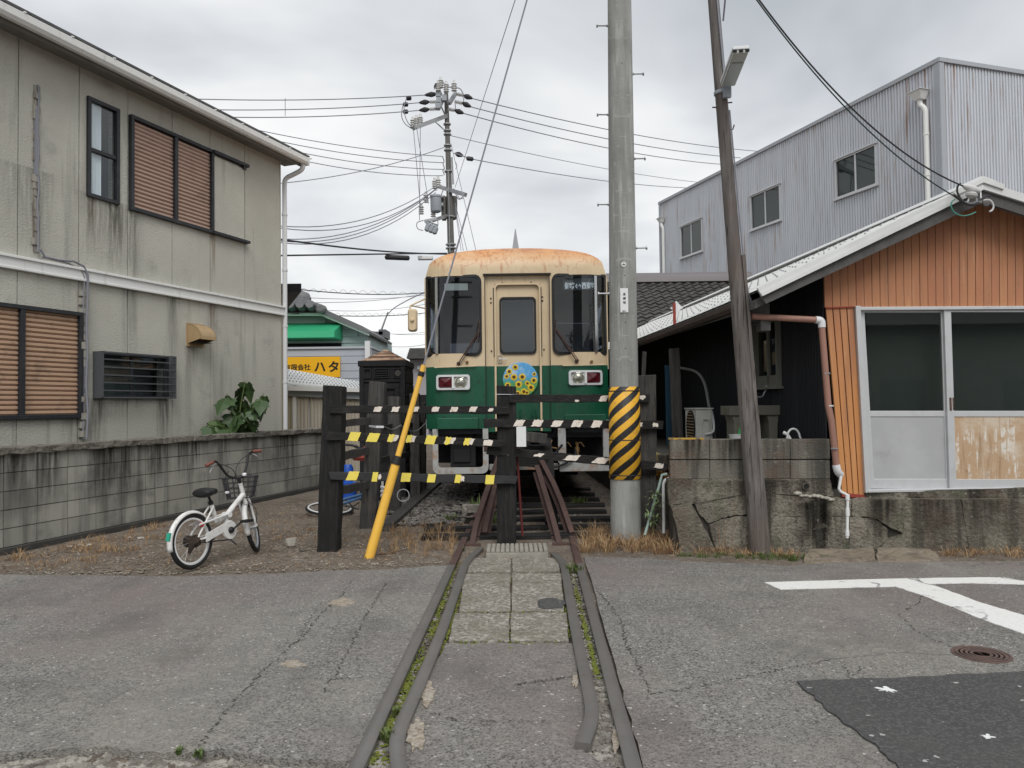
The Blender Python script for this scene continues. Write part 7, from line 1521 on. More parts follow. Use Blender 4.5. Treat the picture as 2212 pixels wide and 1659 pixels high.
# ================================================================== TILED ROOF HOUSE
TX0, TX1 = 3.0, PY(1610, 600, 24).x; rz, ez = PY(1500, 606, 24).z, 3.30
tr_ = thing('tiled_house', 'low house with mossy dark pantile roof and brown ridge cap behind the white roof', 'house', ((TX0 + TX1) / 2, 22, 0))
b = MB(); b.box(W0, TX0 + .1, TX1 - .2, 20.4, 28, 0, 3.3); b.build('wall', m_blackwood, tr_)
ang = math.atan2(rz - ez, 4.0); Ls = math.hypot(4, rz - ez)
b = MB(); b.hexa([V3((TX0, 20, ez - .08)), V3((TX1, 20, ez - .08)), V3((TX1, 24, rz - .08)), V3((TX0, 24, rz - .08)), V3((TX0, 20, ez - .02)), V3((TX1, 20, ez - .02)), V3((TX1, 24, rz - .02)), V3((TX0, 24, rz - .02))]); b.hexa([V3((TX0, 24, rz - .08)), V3((TX1, 24, rz - .08)), V3((TX1, 28, ez - .08)), V3((TX0, 28, ez - .08)), V3((TX0, 24, rz - .02)), V3((TX1, 24, rz - .02)), V3((TX1, 28, ez - .02)), V3((TX0, 28, ez - .02))]); b.build('roof_deck', m_tile, tr_)
tw = (TX1 - TX0) / 16; tl_ = Ls / 16; q = MB(); n = 8; vs = []
for yy, zz in ((-.02, .045), (tl_ + .03, .0)):
    for i in range(n + 1):
        x = tw * i / n; h = .028 * math.sin(2 * math.pi * (i / n) + .6) + .01; vs += [V3((x, yy, h + zz)), V3((x, yy, h + zz - .03))]
m2 = 2 * (n + 1); fs = [(2 * i, 2 * i + 2, m2 + 2 * i + 2, m2 + 2 * i) for i in range(n)] + [(2 * i, 2 * i + 1, 2 * i + 3, 2 * i + 2) for i in range(n)]
q.add(vs, fs); tme2 = q.mesh('roof_tile', m_tile, smooth=False, fix=False)
for r_ in range(16):
    for c in range(16):
        o = V3((TX0 + c * tw, 20 + math.cos(ang) * tl_ * r_, ez + math.sin(ang) * tl_ * r_ + rr.uniform(0, .012)))
        inst('roof_tile', tme2, tr_, Matrix.Translation(o) @ Matrix.Rotation(ang, 4, 'X') @ Matrix.Rotation(rr.uniform(-.02, .02), 4, 'Z'))
m_ridge = mat('ridge_cap_metal', (.17, .155, .16), .6, [((.24, .22, .22), 'g', 3, .45, .7, .5)])
b = MB(); RC = Fr((TX0 - .1, 24, rz), (1, 0, 0)); L_ = TX1 - TX0 + .25; b.prism(Fr((TX0 - .1, 24, rz), (0, 1, 0)), [(-.35, -.08), (-.30, .10), (-.12, .24), (.12, .24), (.30, .10), (.35, -.08)], -L_, 0); b.build('ridge_cap', m_ridge, tr_, bevel=.01)
# ================================================================== ORANGE HOUSE
OY = 7.5; OF = Fr((0, OY, 0), (1, 0, 0))
oh = thing('orange_house', 'leaning wooden building with orange board front and white sheet roof, right', 'house', (3.8, 9, .6))
def qb(F, pts, y0, y1, mb, mi=0):    # pts px: bl, br, tr, tl
    q = [F.px(u, v) for u, v in pts]
    mb.hexa([F.p(q[0][0], y0, q[0][1]), F.p(q[1][0], y0, q[1][1]), F.p(q[1][0], y1, q[1][1]), F.p(q[0][0], y1, q[0][1]), F.p(q[3][0], y0, q[3][1]), F.p(q[2][0], y0, q[2][1]), F.p(q[2][0], y1, q[2][1]), F.p(q[3][0], y1, q[3][1])], mi)
def topline(u): return (587 - (u - 1778) * .394 if u < 2128 else 449 + (u - 2128) * .40) - 16
m_ = 33; us = [1781 + i * 17.2 for i in range(m_ + 1)]
for i in range(m_):
    a, c = us[i] + .6, us[i + 1] - .6; lt = .035
    b = MB(); qb(OF, [(a, 664), (c, 664), (c - lt * 60, topline(c)), (a - lt * 60, topline(a))], -.0 - rr.uniform(0, .004), .02, b); b.build('board', m_orange, oh)
for i in range(4):
    f0, f1 = i / 4, (i + 1) / 4; lo = lambda f: (1818 + (1867.4 - 1818) * f, 1066 + 3 * f); hi = lambda f: (1783 + (1844 - 1783) * f, 666 - 2 * f); e9 = .02
    b = MB(); qb(OF, [lo(f0 + e9), lo(f1 - e9), hi(f1 - e9), hi(f0 + e9)], -.004, .02, b); b.build('board', m_orange, oh)
b = MB(); qb(OF, [(1783, 667), (1846, 664.5), (1846, 662), (1783, 664)], -.02, .0, b); qb(OF, [(1818, 1073), (1868, 1075), (1867, 1069), (1818, 1064)], -.012, .02, b); b.build('red_flashing', m_redw, oh)
b = MB(); qb(OF, [(1790, 660), (2400, 660), (2400, 470), (2128, 440), (1790, 580)][:2] + [(2400, 520), (1790, 570)], .022, .05, b); qb(OF, [(1820, 1066), (1868, 1068), (1842, 664), (1785, 664)], .022, .05, b); b.build('board_backing', m_dark, oh)
# sliding doors
da = thing  # (kept local)
alu = MB(); qb(OF, [(1865.6, 1064), (1876.5, 1062), (1855, 662), (1844, 662)], -.045, .03, alu); qb(OF, [(1855, 671), (2360, 668), (2360, 661), (1855, 664)], -.04, .03, alu); qb(OF, [(1870, 1063), (2360, 1056), (2360, 1049.5), (1870, 1057)], -.05, .03, alu); alu.build('door_frame', m_alu, oh, bevel=.004)
def door(L0, L1, y, parent, panelmat, glassm, xr=None):
    """L0/L1: (top u, bottom u) of outer edges"""
    vt, vb = 670.5, 1056; e = lambda L, v: L[0] + (L[1] - L[0]) * (v - vt) / (vb - vt)
    t = MB(); st = 15
    qb(OF, [(e(L0, vb), vb), (e(L0, vb) + st, vb), (e(L0, vt) + st, vt), (e(L0, vt), vt)], y, y + .03, t); qb(OF, [(e(L1, vb) - st, vb), (e(L1, vb), vb), (e(L1, vt), vt), (e(L1, vt) - st, vt)], y, y + .03, t)
    for v0_, v1_ in ((vt, vt + 4), (887.5, 900), (1035, vb)): qb(OF, [(e(L0, v1_) + st - 1, v1_), (e(L1, v1_) - st + 1, v1_), (e(L1, v0_) - st + 1, v0_), (e(L0, v0_) + st - 1, v0_)], y + .002, y + .028, t)
    d = t.build('sliding_door', m_alu, parent, bevel=.003)
    p = MB(); qb(OF, [(e(L0, 890) + st - 1, 890), (e(L1, 890) - st + 1, 890), (e(L1, 673) - st + 1, 673), (e(L0, 673) + st - 1, 673)], y + .012, y + .016, p); p.build('pane', glassm, d)
    p = MB(); qb(OF, [(e(L0, 1037) + st - 1, 1037), (e(L1, 1037) - st + 1, 1037), (e(L1, 898) - st + 1, 898), (e(L0, 898) + st - 1, 898)], y + .010, y + .02, p); p.build('lower_panel', panelmat, d)
    return d
d1 = door((1854, 1861.5 + 15), (2050, 2062), .018, oh, m_fros, m_glassd)
d2 = door((2037.5, 2050), (2330, 2336), -.016, oh, m_peel, m_glassd)
for (u0_, u1_, v0_, v1_, y, par) in ((1865.5, 1868.5, 842, 867, .012, d1), (2048.5, 2053, 859, 887, -.02, d2), (2055.5, 2058, 859, 886, -.02, d2)):
    b = MB(); qb(OF, [(u0_ + 1, v1_), (u1_ + 1, v1_), (u1_, v0_), (u0_, v0_)], y, y + .004, b); b.build('finger_pull', m_rust, par)
b = MB(); b.box(W0, 3.3, 6.6, OY + .25, OY + .3, .1, 2.9); b.build('room_back', mat('pale_door_backing', (.30, .32, .31)), oh)  # pale panel added close behind the doors to brighten the panes
# roof
DR = V3((-.078, 1, 0)); L0_ = PY(1636, 626, 7.2); A0_ = PY(2116, 391, 7.2); R0_ = PY(2400, 482, 7.2); LB = 11.8
def rp(base, t, dz=0): return base + DR * t + V3((0, 0, dz - .05 * math.sin(math.pi * t / LB)))
b = MB(); n = 16; k = 24
for (p0, p1, side) in ((L0_, A0_, 0), (A0_, R0_, 1)):
    vs = []
    for i in range(n + 1):
        t = LB * i / n
        for j in range(2): vs.append(rp((p0, p1)[j], t))
    b.add(vs + [v - V3((0, 0, .02)) for v in vs], [(2 * i, 2 * i + 1, 2 * i + 3, 2 * i + 2) for i in range(n)] + [(2 * n + 2 + 2 * i, 2 * n + 2 + 2 * i + 2, 2 * n + 2 + 2 * i + 3, 2 * n + 2 + 2 * i + 1) for i in range(n)])
b.build('roof_sheet', m_wroof, oh, fix=False)
rb = MB()   # ribs of the sheet run down the slope
for i in range(0, int(LB / .25)):
    t = i * .25; a, c = rp(L0_, t, .004), rp(A0_, t, .004); rb.tube([a, c], .012, 4)
rb.build('roof_rib', m_wroof, oh)
bt = MB()
for i in range(2, int(LB / .25)):
    for j in range(7):
        f = (j + .5) / 7; p = rp(L0_, i * .25 + .12, .0) * (1 - f) + rp(A0_, i * .25 + .12, 0) * f; bt.lathe(p, (0, 0, 1), [(.012, 0), (.012, .018), (.004, .028)], 5)
bt.build('roof_bolt', m_steel, oh, kind='stuff')
# front edge: white fascia, grey barge board, ridge cap
F72 = Fr((0, 7.19, 0), (1, 0, 0)); f = lambda l: [F72.px(u, v) for u, v in l]
b = MB(); b.prism(F72, f([(1634, 623), (2116, 391), (2121, 411), (1644, 641)]), -.03, .0); b.prism(F72, f([(2116.5, 391), (2400, 482), (2400, 498), (2121.5, 411)]), -.03, .0); b.build('white_fascia', m_wroof, oh)
b = MB(); b.prism(F72, f([(1640, 634), (2118, 402), (2121, 411), (1644, 641)]), -.042, -.031); b.build('fascia_lip', m_wroof, oh)
b = MB(); b.prism(F72, f([(1644, 640), (2121, 410), (2125, 437), (1655, 656)]), .002, .05); b.prism(F72, f([(2121.6, 411), (2400, 498), (2400, 524), (2126, 437)]), .002, .05); b.build('barge_board', m_gwd, oh)
b = MB(); b.prism(F72, f([(2052, 418), (2117, 386), (2163, 401), (2162, 412), (2118, 397), (2060, 425)]), -.05, -.032)
b.hexa([rp(A0_, 0, -.01) + V3((-.14, -.05, -.04)), rp(A0_, 0, 0) + V3((.14, -.05, -.02)), rp(A0_, LB, 0) + V3((.14, 0, -.02)), rp(A0_, LB, 0) + V3((-.14, 0, -.04)), rp(A0_, 0, .03) + V3((-.02, -.05, 0)), rp(A0_, 0, .03) + V3((.02, -.05, 0)), rp(A0_, LB, .03) + V3((.02, 0, 0)), rp(A0_, LB, .03) + V3((-.02, 0, 0))]); b.build('ridge_cap', m_wroof, oh)
b = MB(); n = 1
for (p0, p1) in ((L0_, A0_),):
    b.hexa([rp(p0, .06, -.17), rp(p1, .06, -.17), rp(p1, LB, -.17), rp(p0, LB, -.17), rp(p0, .06, -.09), rp(p1, .06, -.09), rp(p1, LB, -.09), rp(p0, LB, -.09)])
b.build('roof_boarding', m_gwd, oh)
# black side wall with its window
WO = OF.px(1783, 800)[0]; SW = Fr((WO + .01, OY + .03, 0), (.078, -1, 0))
srect = SW.rect([(1631, 696), (1681, 692), (1697, 834), (1640, 836)])
b = MB(); hs = [srect]; cur = -11.4; zt_ = 2.68
corr(SW, -11.4, srect[0], .3, zt_, .06, .008, mb=b); corr(SW, srect[0], srect[1], .3, srect[2], .06, .008, mb=b); corr(SW, srect[0], srect[1], srect[3], zt_, .06, .008, mb=b); corr(SW, srect[1], 0, .3, zt_, .06, .008, mb=b); b.build('side_wall', m_blackw, oh, fix=False)
b = MB(); b.box(SW, -11.4, -.02, .4, .45, .3, 2.7); b.box(SW, -11.4, -11.35, 0, 3, .3, 2.6); b.build('side_wall_lining', m_dark, oh)
f_ = MB(); x0, x1, z0, z1 = srect; f_.rects(SW, srect, [inn(srect, .035)], -.06, .04); f_.box(SW, (x0 + x1) / 2 - .02, (x0 + x1) / 2 + .02, -.02, .03, z0, z1); f_.box(SW, x0 - .03, x1 + .03, -.09, 0, z0 - .03, z0); f_.box(SW, x0 + .03, x1 - .03, -.02, .02, z0 + .03, z0 + .13)
wn = f_.build('side_window', mat('dull_window_frame', (.17, .17, .15)), oh); g_ = MB(); g_.box(SW, x0 + .03, x1 - .03, .005, .009, z0 + .03, z1 - .03); g_.build('pane', m_glassd, wn); g_ = MB(); g_.box(SW, x0, x1, .1, .11, z0, z1); g_.build('blind', mat('dim_blind', (.12, .13, .12)), wn)
# eave gutter, hanging below the sheet along the side
gt = MB(); pts = [rp(L0_, t, -.09) + V3((-.02, 0, 0)) for t in [LB * i / 14 for i in range(15)]]; pts[0] = rp(L0_, .35, -.09) + V3((-.02, 0, 0))
gt.sweep(pts, [(-.055, .04), (-.048, -.01), (-.02, -.045), (.02, -.045), (.048, -.01), (.055, .04), (.048, .04), (.04, -.005), (.016, -.036), (-.016, -.036), (-.04, -.005), (-.048, .04)]); gt.build('eave_gutter', mat('dark_brown_gutter', (.075, .055, .05), .6, [((.14, .10, .09), 'n', 6, .5, .7, .5)]), oh)
b = MB(); q0_ = PY(1629, 684, 7.45); q1_ = PY(1765, 691, 7.34); b.tube([q0_ + V3((-.05, .1, .02)), q0_, q1_], .031, 12); q2_ = PY(1775, 703, 7.34)
b.tube([q2_, PY(1789, 876, 7.34), PY(1796, 909, 7.34), PY(1807, 1009, 7.36)], .031, 12); dpp = b.build('downpipe', m_copper, oh, smooth=True)
b = MB(); b.tube(smooth_path([q1_ - V3((.015, 0, 0)), PY(1775, 692, 7.34), q2_ - V3((-.002, 0, .02))], 2), .036, 12); b.build('elbow', m_wpvc, dpp, smooth=True); b = MB(); b.tube(smooth_path([PY(1806, 1004, 7.36), PY(1809, 1018, 7.36), PY(1815, 1025, 7.4)], 1), .036, 12); b.build('elbow', m_wpvc, dpp, smooth=True)
for v in (808, 878, 970): b = MB(); c = PY(1774 + (v - 703) * .105, v, 7.34); b.lathe(c, (0, 0, 1), [(.031, 0), (.036, 0), (.036, .012), (.031, .012)], 12); b.build('pipe_clip', m_steel if v != 878 else m_wpvc, dpp)
b = MB(); p = PY(1650, 668, 7.5); b.box(W0, p.x - .13, p.x + .06, 7.5, 7.62, p.z - .12, p.z + .06); b.box(W0, p.x - .05, p.x + .05, 7.45, 7.6, p.z - .22, p.z - .1); b.build('gutter_hopper', m_gwd, oh, bevel=.01)
b = MB(); PV = lambda u, v: PY(u, v, 7.25); b.tube([PV(1817, 1028), PV(1812, 1055), PV(1816, 1062), PV(1830, 1069), PV(1831, 1078), PV(1830, 1162)], .0135, 10); b.lathe(PV(1830.5, 1098), (0, 0, -1), [(.019, 0), (.019, .07)], 10); b.lathe(PV(1830.5, 1068), (0, 0, -1), [(.02, 0), (.02, .05)], 10); b.lathe(PV(1830, 1146), (0, 0, -1), [(.019, 0), (.019, .05)], 10); b.build('drain_pipe', m_white, label='thin white drain pipe stepping down the stone wall below the brown downpipe', cat='pipe', smooth=True)
# diamond sign held on the gutter by a red strap
dsY = 9.87; p = PY(1461, 665, dsY - .12); dg = thing('diamond_sign', 'white diamond marker on a rusty red strap at the gutter edge', 'sign', p)
b = MB(); s_ = 14 / FPX * dsY; b.prism(Fr(p, (1, 0, 0)), [(0, s_ * 1.1), (s_ * .25, s_ * .8), (s_ * .45, s_ * .8 - .02), (s_, 0), (s_ * .5, -s_ * .35), (0, -s_), (-s_ * .45, -s_ * .4), (-s_, 0), (-s_ * .45, s_ * .25), (-s_ * .4, s_ * .55)], .0, .004); b.build('plate', m_white, dg)
b = MB(); q = PY(1457, 678, dsY - .14); b.box(W0, q.x - .018, q.x + .018, q.y, q.y + .012, PY(1457, 703, dsY).z, PY(1457, 657, dsY).z); b.build('strap', m_redw, dg)
# ================================================================== YARD, RETAINING WALL
RF = Fr((1.75, 7.60, 0), (3.3, -.24, 0))
rw = thing('retaining_wall', 'cracked old concrete retaining wall with two courses of blocks on its left half', 'wall', (3.2, 7.5, 0))
xl_ = RF.px(1450, 1100)[0]; xtop = RF.px(1793, 950)[0]
b = MB(); b.box(RF, xl_ + .02, 8, .022, .32, -.2, RF.px(1600, 1060)[1]); b.box(RF, xl_ + .02, xtop - .01, .03, .16, .3, RF.px(1600, 952)[1]); b.build('core', mat('wall_core', (.05, .045, .038), .95), rw)
b = MB(); b.hexa([V3((1.78, 7.63, -.05)), V3((1.98, 7.63, -.05)), V3((1.98, 9.6, -.05)), V3((1.74, 9.6, -.05)), V3((1.74, 7.63, .95)), V3((1.98, 7.63, .95)), V3((1.98, 9.6, .82)), V3((1.72, 9.6, .82))]); b.build('end_face', m_rwall, rw, bevel=.02)
ub = [1447, 1533, 1620, 1707, 1793]
for (va, vb) in ((948, 992.5), (994, 1034.5)):
    for a, c in zip(ub, ub[1:]):
        x0, z0 = RF.px(a + .8, vb); x1, z1 = RF.px(c - .8, va); b = MB(); b.box(RF, x0, x1, -rr.uniform(.0, .006), .1, z0, z1); b.build('block', m_rblk, rw, bevel=.007)
b = MB(); x0, z0 = RF.px(1446, 949); x1, z1 = RF.px(1520, 946); b.box(RF, x0, x1, -.004, .1, z0 - .005, z1); b.build('yellow_paint_edge', mat('old_yellow_paint', (.45, .27, .05), .8, [((.1, .09, .07), 'n', 14, .48, .56, .9)]), rw)
stn = [[(1443, 1036), (1790, 1036), (1799, 1072), (1760, 1069), (1700, 1066), (1640, 1057), (1560, 1061), (1500, 1086), (1448, 1089)],
 [(1449, 1092), (1494, 1090), (1513, 1126), (1528, 1152), (1545, 1196), (1470, 1196), (1460, 1130)],
 [(1501, 1089), (1560, 1064), (1642, 1060), (1642, 1110), (1590, 1111), (1560, 1118), (1531, 1129), (1514, 1113)],
 [(1533, 1134), (1562, 1123), (1597, 1117), (1700, 1118), (1832, 1118), (1832, 1196), (1549, 1196)],
 [(1645, 1061), (1700, 1069), (1745, 1073), (1800, 1075), (1838, 1078), (1836, 1114), (1645, 1113)],
 [(1841, 1078), (1870, 1077), (1952, 1076), (1950, 1150), (1922, 1138), (1893, 1119), (1841, 1114)],
 [(1836, 1118), (1889, 1121), (1914, 1142), (1915, 1162), (1882, 1196), (1836, 1196)],
 [(1955, 1077), (2072, 1079), (2080, 1130), (2091, 1200), (1888, 1197), (1919, 1162), (1949, 1154)],
 [(2075, 1079), (2420, 1079), (2420, 1200), (2095, 1200), (2084, 1130)],
 [(1873, 1063), (2029, 1060), (2029, 1075), (1873, 1076)], [(2031, 1060), (2094, 1059), (2094, 1077), (2031, 1075)], [(2096, 1059), (2420, 1056), (2420, 1077), (2096, 1077)]]
for i, pl in enumerate(stn):
    pts = [RF.px(u, v) for u, v in pl]; pts = [(x, z) for x, z in pts]; out = []
    for a, c in zip(pts, pts[1:] + pts[:1]):
        for k in range(5):
            f = k / 5; j = .0 if k == 0 else rr.uniform(-.007, .007); out.append((a[0] + (c[0] - a[0]) * f + j * .6, a[1] + (c[1] - a[1]) * f + j))
    # rough face: fan of rings set back and forth
    cx_ = sum(x for x, z in out) / len(out); cz_ = sum(z for x, z in out) / len(out); n = len(out); sx9 = 1 + .009 / max(.1, max(x for x, z in out) - cx_); sz9 = 1 + .009 / max(.05, max(z for x, z in out) - cz_); out = [(cx_ + (x - cx_) * sx9, cz_ + (z - cz_) * sz9) for x, z in out]; b = MB(); vs = []; base = [-.012, -.02, -.004, -.022, -.006, -.014, -.012, -.018, -.01, .01, .01, .01][i]
    rings = [(1.0, .012), (.985, 0)] + [(f, 0) for f in (.85, .68, .5, .3, .12)]
    for f, dy in rings:
        for x, z in out:
            X, Z = cx_ + (x - cx_) * f, cz_ + (z - cz_) * f; vs.append(RF.p(X, base + dy + (.016 * noise.noise(V3((X * 6, Z * 6, i))) + .007 * noise.noise(V3((X * 22, Z * 22, i))) if dy == 0 else 0), Z))
    vs += [RF.p(x, .1, z) for x, z in out]; R_n = len(rings)
    fs = [(r_ * n + j, r_ * n + (j + 1) % n, (r_ + 1) * n + (j + 1) % n, (r_ + 1) * n + j) for r_ in range(R_n - 1) for j in range(n)] + [tuple((R_n - 1) * n + j for j in range(n))] + [(j, R_n * n + j, R_n * n + (j + 1) % n, (j + 1) % n) for j in range(n)]
    b.add(vs, fs); b.build('stone', m_rwall, rw, smooth=True)
for (u, v, wd, h, a) in ((1762, 1080, .34, .55, 1.0), (1750, 1085, .5, .5, .9), (1785, 1100, .4, .42, .9), (1910, 1078, .4, .5, .8), (1600, 1037, .5, .3, .6), (2010, 1078, .5, .5, .6), (2120, 1078, .7, .5, .6), (1500, 949, .4, .4, .8), (1575, 949, .3, .45, .8), (1690, 1036, .5, .35, .6)):
    x, z = RF.px(u, v); stain(RF, x, z, wd, h, -.028 if v > 960 and v < 2000 and v != 949 else -.009, rw, (.018, .017, .014), a)
b = MB(); x, z = RF.px(1739, 1050); n = 16; b.lathe(RF.p(x, .0, z), -RF.y, [(.034, 0), (.034, .035), (.026, .035), (.026, .0)], 18); b.build('weep_hole', m_rwall, rw); b = MB(); b.lathe(RF.p(x, -.03, z), -RF.y, [(.026, 0), (.0, .001)], 14); b.build('weep_hole_dark', m_dark, rw)
b = MB()
for i in range(9):
    u, v = 1722 + i * 9, 1066 + i * 1.5 + rr.uniform(-3, 3); x, z = RF.px(u, v); k = rr.uniform(.02, .035); b.add([RF.p(x, -.02, z) + V3((w_.x * k * 1.4, w_.y * k * .7, w_.z * k * .6)) for w_ in ICOV], ICOF)
b.build('broken_edge', m_ston, rw)
# concrete toe in front of the wall
for i, pl in enumerate(([(1752, 1194), (1890, 1190), (1893, 1204), (1850, 1213), (1800, 1214), (1740, 1212)], [(1897, 1190), (2010, 1192), (2035, 1208), (1990, 1212), (1893, 1212)])):
    q = jag([PG(u, v) for u, v in pl] + [PG(*pl[0])], .012, 5, 70 + i); b = MB(); n = len(q) - 1
    b.add([V3((p.x, p.y, -.04)) for p in q[:-1]] + [V3((p.x + .02 * (i - .5), p.y + .02, -.004 + .035 * (p.y > 7.1) + .006 * math.sin(p.x * 9))) for p in q[:-1]], [tuple(range(n, 2 * n))] + [(j, n + j, n + (j + 1) % n, (j + 1) % n) for j in range(n)]); b.build('toe_slab', m_toe, rw, bevel=.008)
# yard behind the wall
b = MB(); b.slab([(1.76, 9.0), (3.4, 7.72), (7, 7.72), (7, 22), (1.4, 22)], -.1, .84); b.build('yard', mat('yard_paving', (.06, .057, .05), .95, [((.10, .095, .085), 'n', 4, .4, .7, .6)]), kind='structure')
b = MB(); a = PY(1414, 980, 9.2); c = PY(1446, 990, 9.0); timber(b, PY(1410, 984, 9.3), PY(1448, 996, 8.9), .08, .08, rr); b.build('kerb_stone', mat('ochre_kerb', (.33, .25, .10), .9), label='short ochre kerb stone between the right barrier post and block wall', cat='kerb')
rs = MB(); q = PY(1432, 1015, 8.6); 
for i in range(60):
    k = rr.uniform(.015, .04); c = q + V3((rr.uniform(-.10, .10), rr.uniform(-.08, .08), rr.uniform(-.09, .05))); rs.add([c + V3((w_.x * k, w_.y * k, w_.z * k)) for w_ in ICOV], ICOF)
rs.build('ochre_debris', mat('ochre_crust', (.32, .16, .035), .95, [((.12, .08, .03), 'n', 20, .5, .65, .7)]), label='clump of rust-orange crust wedged behind the end of the block wall', cat='debris')
b = MB(); b.tube([PY(1441, 1024, 8.1), PY(1430, 1026, 8.1), PY(1424, 1050, 8.08), PY(1393, 1156, 8.0)], .015, 8); b.build('green_pipe', mat('pale_green_pipe', (.36, .47, .42), .5), label='pale green pipe slanting down beside the concrete pole', cat='pipe', smooth=True)
b = MB(); b.tube(smooth_path([PY(1446, 1034, 8.1), PY(1437, 1036, 8.1), PY(1433, 1046, 8.1)], 1) + [PY(1434, 1152, 8.05)], .017, 8); b.build('grey_pipe', m_wmetal, label='upright grey pipe with a bent top beside the block wall end', cat='pipe', smooth=True)
b = MB(); rq = random.Random(3)
for (u, v) in ((1410, 1070), (1420, 1060), (1402, 1100), (1415, 1085), (1428, 1078), (1408, 1120), (1418, 1110)):
    c = PY(u, v + 8, 7.98)
    for _ in range(9):
        a = rq.random() * 6.28; d = V3((math.cos(a), math.sin(a) * .6, rq.uniform(-.4, .6))); L_ = rq.uniform(.06, .13); sdd = d.cross(V3((0, 0, 1))).normalized() * .009
        b.add([c - sdd, c + sdd, c + d * L_ * .6 + sdd + V3((0, 0, .01)), c + d * L_ * .6 - sdd + V3((0, 0, .01)), c + d * L_ + V3((0, 0, -.02))], [(0, 1, 2, 3), (3, 2, 4)])
b.tube([PG(1412, 1165), PY(1412, 1100, 7.98), PY(1420, 1065, 7.98)], .006, 5); b.build('weed', mat('strap_weed_leaf', (.20, .27, .12), .7), label='tall pale-leaved weed between the concrete pole and the block wall', cat='weed', fix=False)
# things in the yard
ac = thing('aircon_unit', 'white outdoor air conditioner unit standing by the black wall', 'air conditioner', (2.3, 9.3, .84))
ax0, ax1, ay0, ay1 = PY(1503, 890, 9.1).x, PY(1539, 890, 9.1).x, 9.1, 9.66
b = MB(); b.box(W0, ax0, ax1, ay0, ay1, .90, PY(1510, 884, 9.1).z); b.build('casing', m_acw, ac, bevel=.012)
b = MB(); b.box(W0, ax0 - .01, ax1 + .01, ay0 - .012, ay1 + .01, PY(1510, 884, 9.1).z, PY(1510, 884, 9.1).z + .015); b.build('top_cover', m_acw, ac)
AFr = Fr((ax0, ay1, 0), (0, -1, 0)); b = MB(); cz_ = 1.16; b.lathe(AFr.p(.32, .0, cz_), -AFr.y, [(.205, 0), (.205, .015), (.19, .015), (.185, .002), (0, .002)], 26); b.build('fan_opening', m_dark, ac)
b = MB()
for k in range(11): z = cz_ - .18 + k * .036; hw = math.sqrt(max(0, .19 ** 2 - (z - cz_) ** 2)); b.box(AFr, .32 - hw, .32 + hw, -.02, -.012, z - .004, z + .004)
b.build('fan_guard', m_ogre, ac)
b = MB(); b.rects(W0, (ax0 + .07, ax1 - .04, .98, 1.27), [(ax0 + .085, ax1 - .055, 1.2, 1.25)], ay0 - .02, ay0 - .001); b.build('valve_cover', m_acw, ac, bevel=.004)
b = MB(); b.box(W0, ax0, ax0 + .06, ay0, ay1, .84, .90); b.box(W0, ax1 - .06, ax1, ay0, ay1, .84, .9); b.build('foot', m_dark, ac)
b = MB(); PQ = lambda u, v, Y=9.6: PY(u, v, Y); b.tube(smooth_path([PQ(1466, 794, 10.3), PQ(1500, 800, 10.0), PQ(1515, 812, 9.8), PQ(1525, 835, 9.5), PQ(1532, 880, 9.3), PQ(1541, 915, 9.2), PQ(1544, 946, 9.2)], 2), .018, 8); b.build('pipe_cover', mat('grey_pipe_tape', (.16, .16, .155), .8), label='taped grey refrigerant pipe curving down the black wall to the air conditioner', cat='pipe', smooth=True)
b = MB(); b.tube(smooth_path([PQ(1538, 888, 9.15), PQ(1543, 920, 9.1), PQ(1541, 935, 9.08), PQ(1524, 938, 9.05)], 2), .014, 8); b.build('white_hose', m_wpvc, ac, smooth=True)
b = MB(); timber(b, PQ(1464, 955, 9.95), PQ(1456, 752, 9.95), .13, .06, rr, up=V3((0, -1, 0)), n=14); b.build('standing_plank', m_gwood, label='weathered grey plank standing upright left of the air conditioner', cat='plank')
b = MB(); timber(b, PQ(1448, 960, 10.4), PQ(1444, 790, 10.4), .10, .02, rr, up=V3((0, -1, 0)), n=6); b.build('blue_sheet', mat('faded_blue_sheet', (.012, .05, .085), .8), label='narrow faded blue sheet left of the upright grey plank', cat='sheet')
b = MB(); timber(b, PQ(1384, 945, 10.5), PQ(1392, 760, 10.5), .05, .03, rr, up=V3((0, -1, 0)), n=6); b.build('thin_stick', m_gwood, label='thin grey stick rising just above the right barrier post', cat='stick')
sk = thing('concrete_sink', 'old mossy concrete wash sink on thick legs in the yard', 'sink', (2.75, 8.7, .84))
sa, sb_ = PY(1577, 890, 8.6), PY(1697, 890, 8.6); zt_, zb = PY(1640, 876, 8.6).z, PY(1640, 897, 8.6).z
m_sink = mat('mossy_concrete', (.17, .165, .135), .95, [((.10, .12, .05), 'n', 7, .55, .7, .7)], .5, 60)
b = MB(); b.box(W0, sa.x, sb_.x, 8.6, 8.66, zb, zt_); b.box(W0, sa.x, sb_.x, 8.95, 9.0, zb, zt_); b.box(W0, sa.x, sa.x + .05, 8.66, 8.95, zb, zt_); b.box(W0, sb_.x - .05, sb_.x, 8.66, 8.95, zb, zt_); b.box(W0, sa.x + .05, sb_.x - .05, 8.66, 8.95, zb, zb + .03); b.build('basin', m_sink, sk, bevel=.008)
for x in (sa.x + .03, sb_.x - .2):
    b = MB(); b.prism(Fr((x, 8.63, 0), (1, 0, 0)), [(0, zb), (.14, zb), (.12, zb - .1), (.11, .84), (.02, .84), (.02, zb - .08)], 0, .3); b.build('leg', m_sink, sk, bevel=.006)
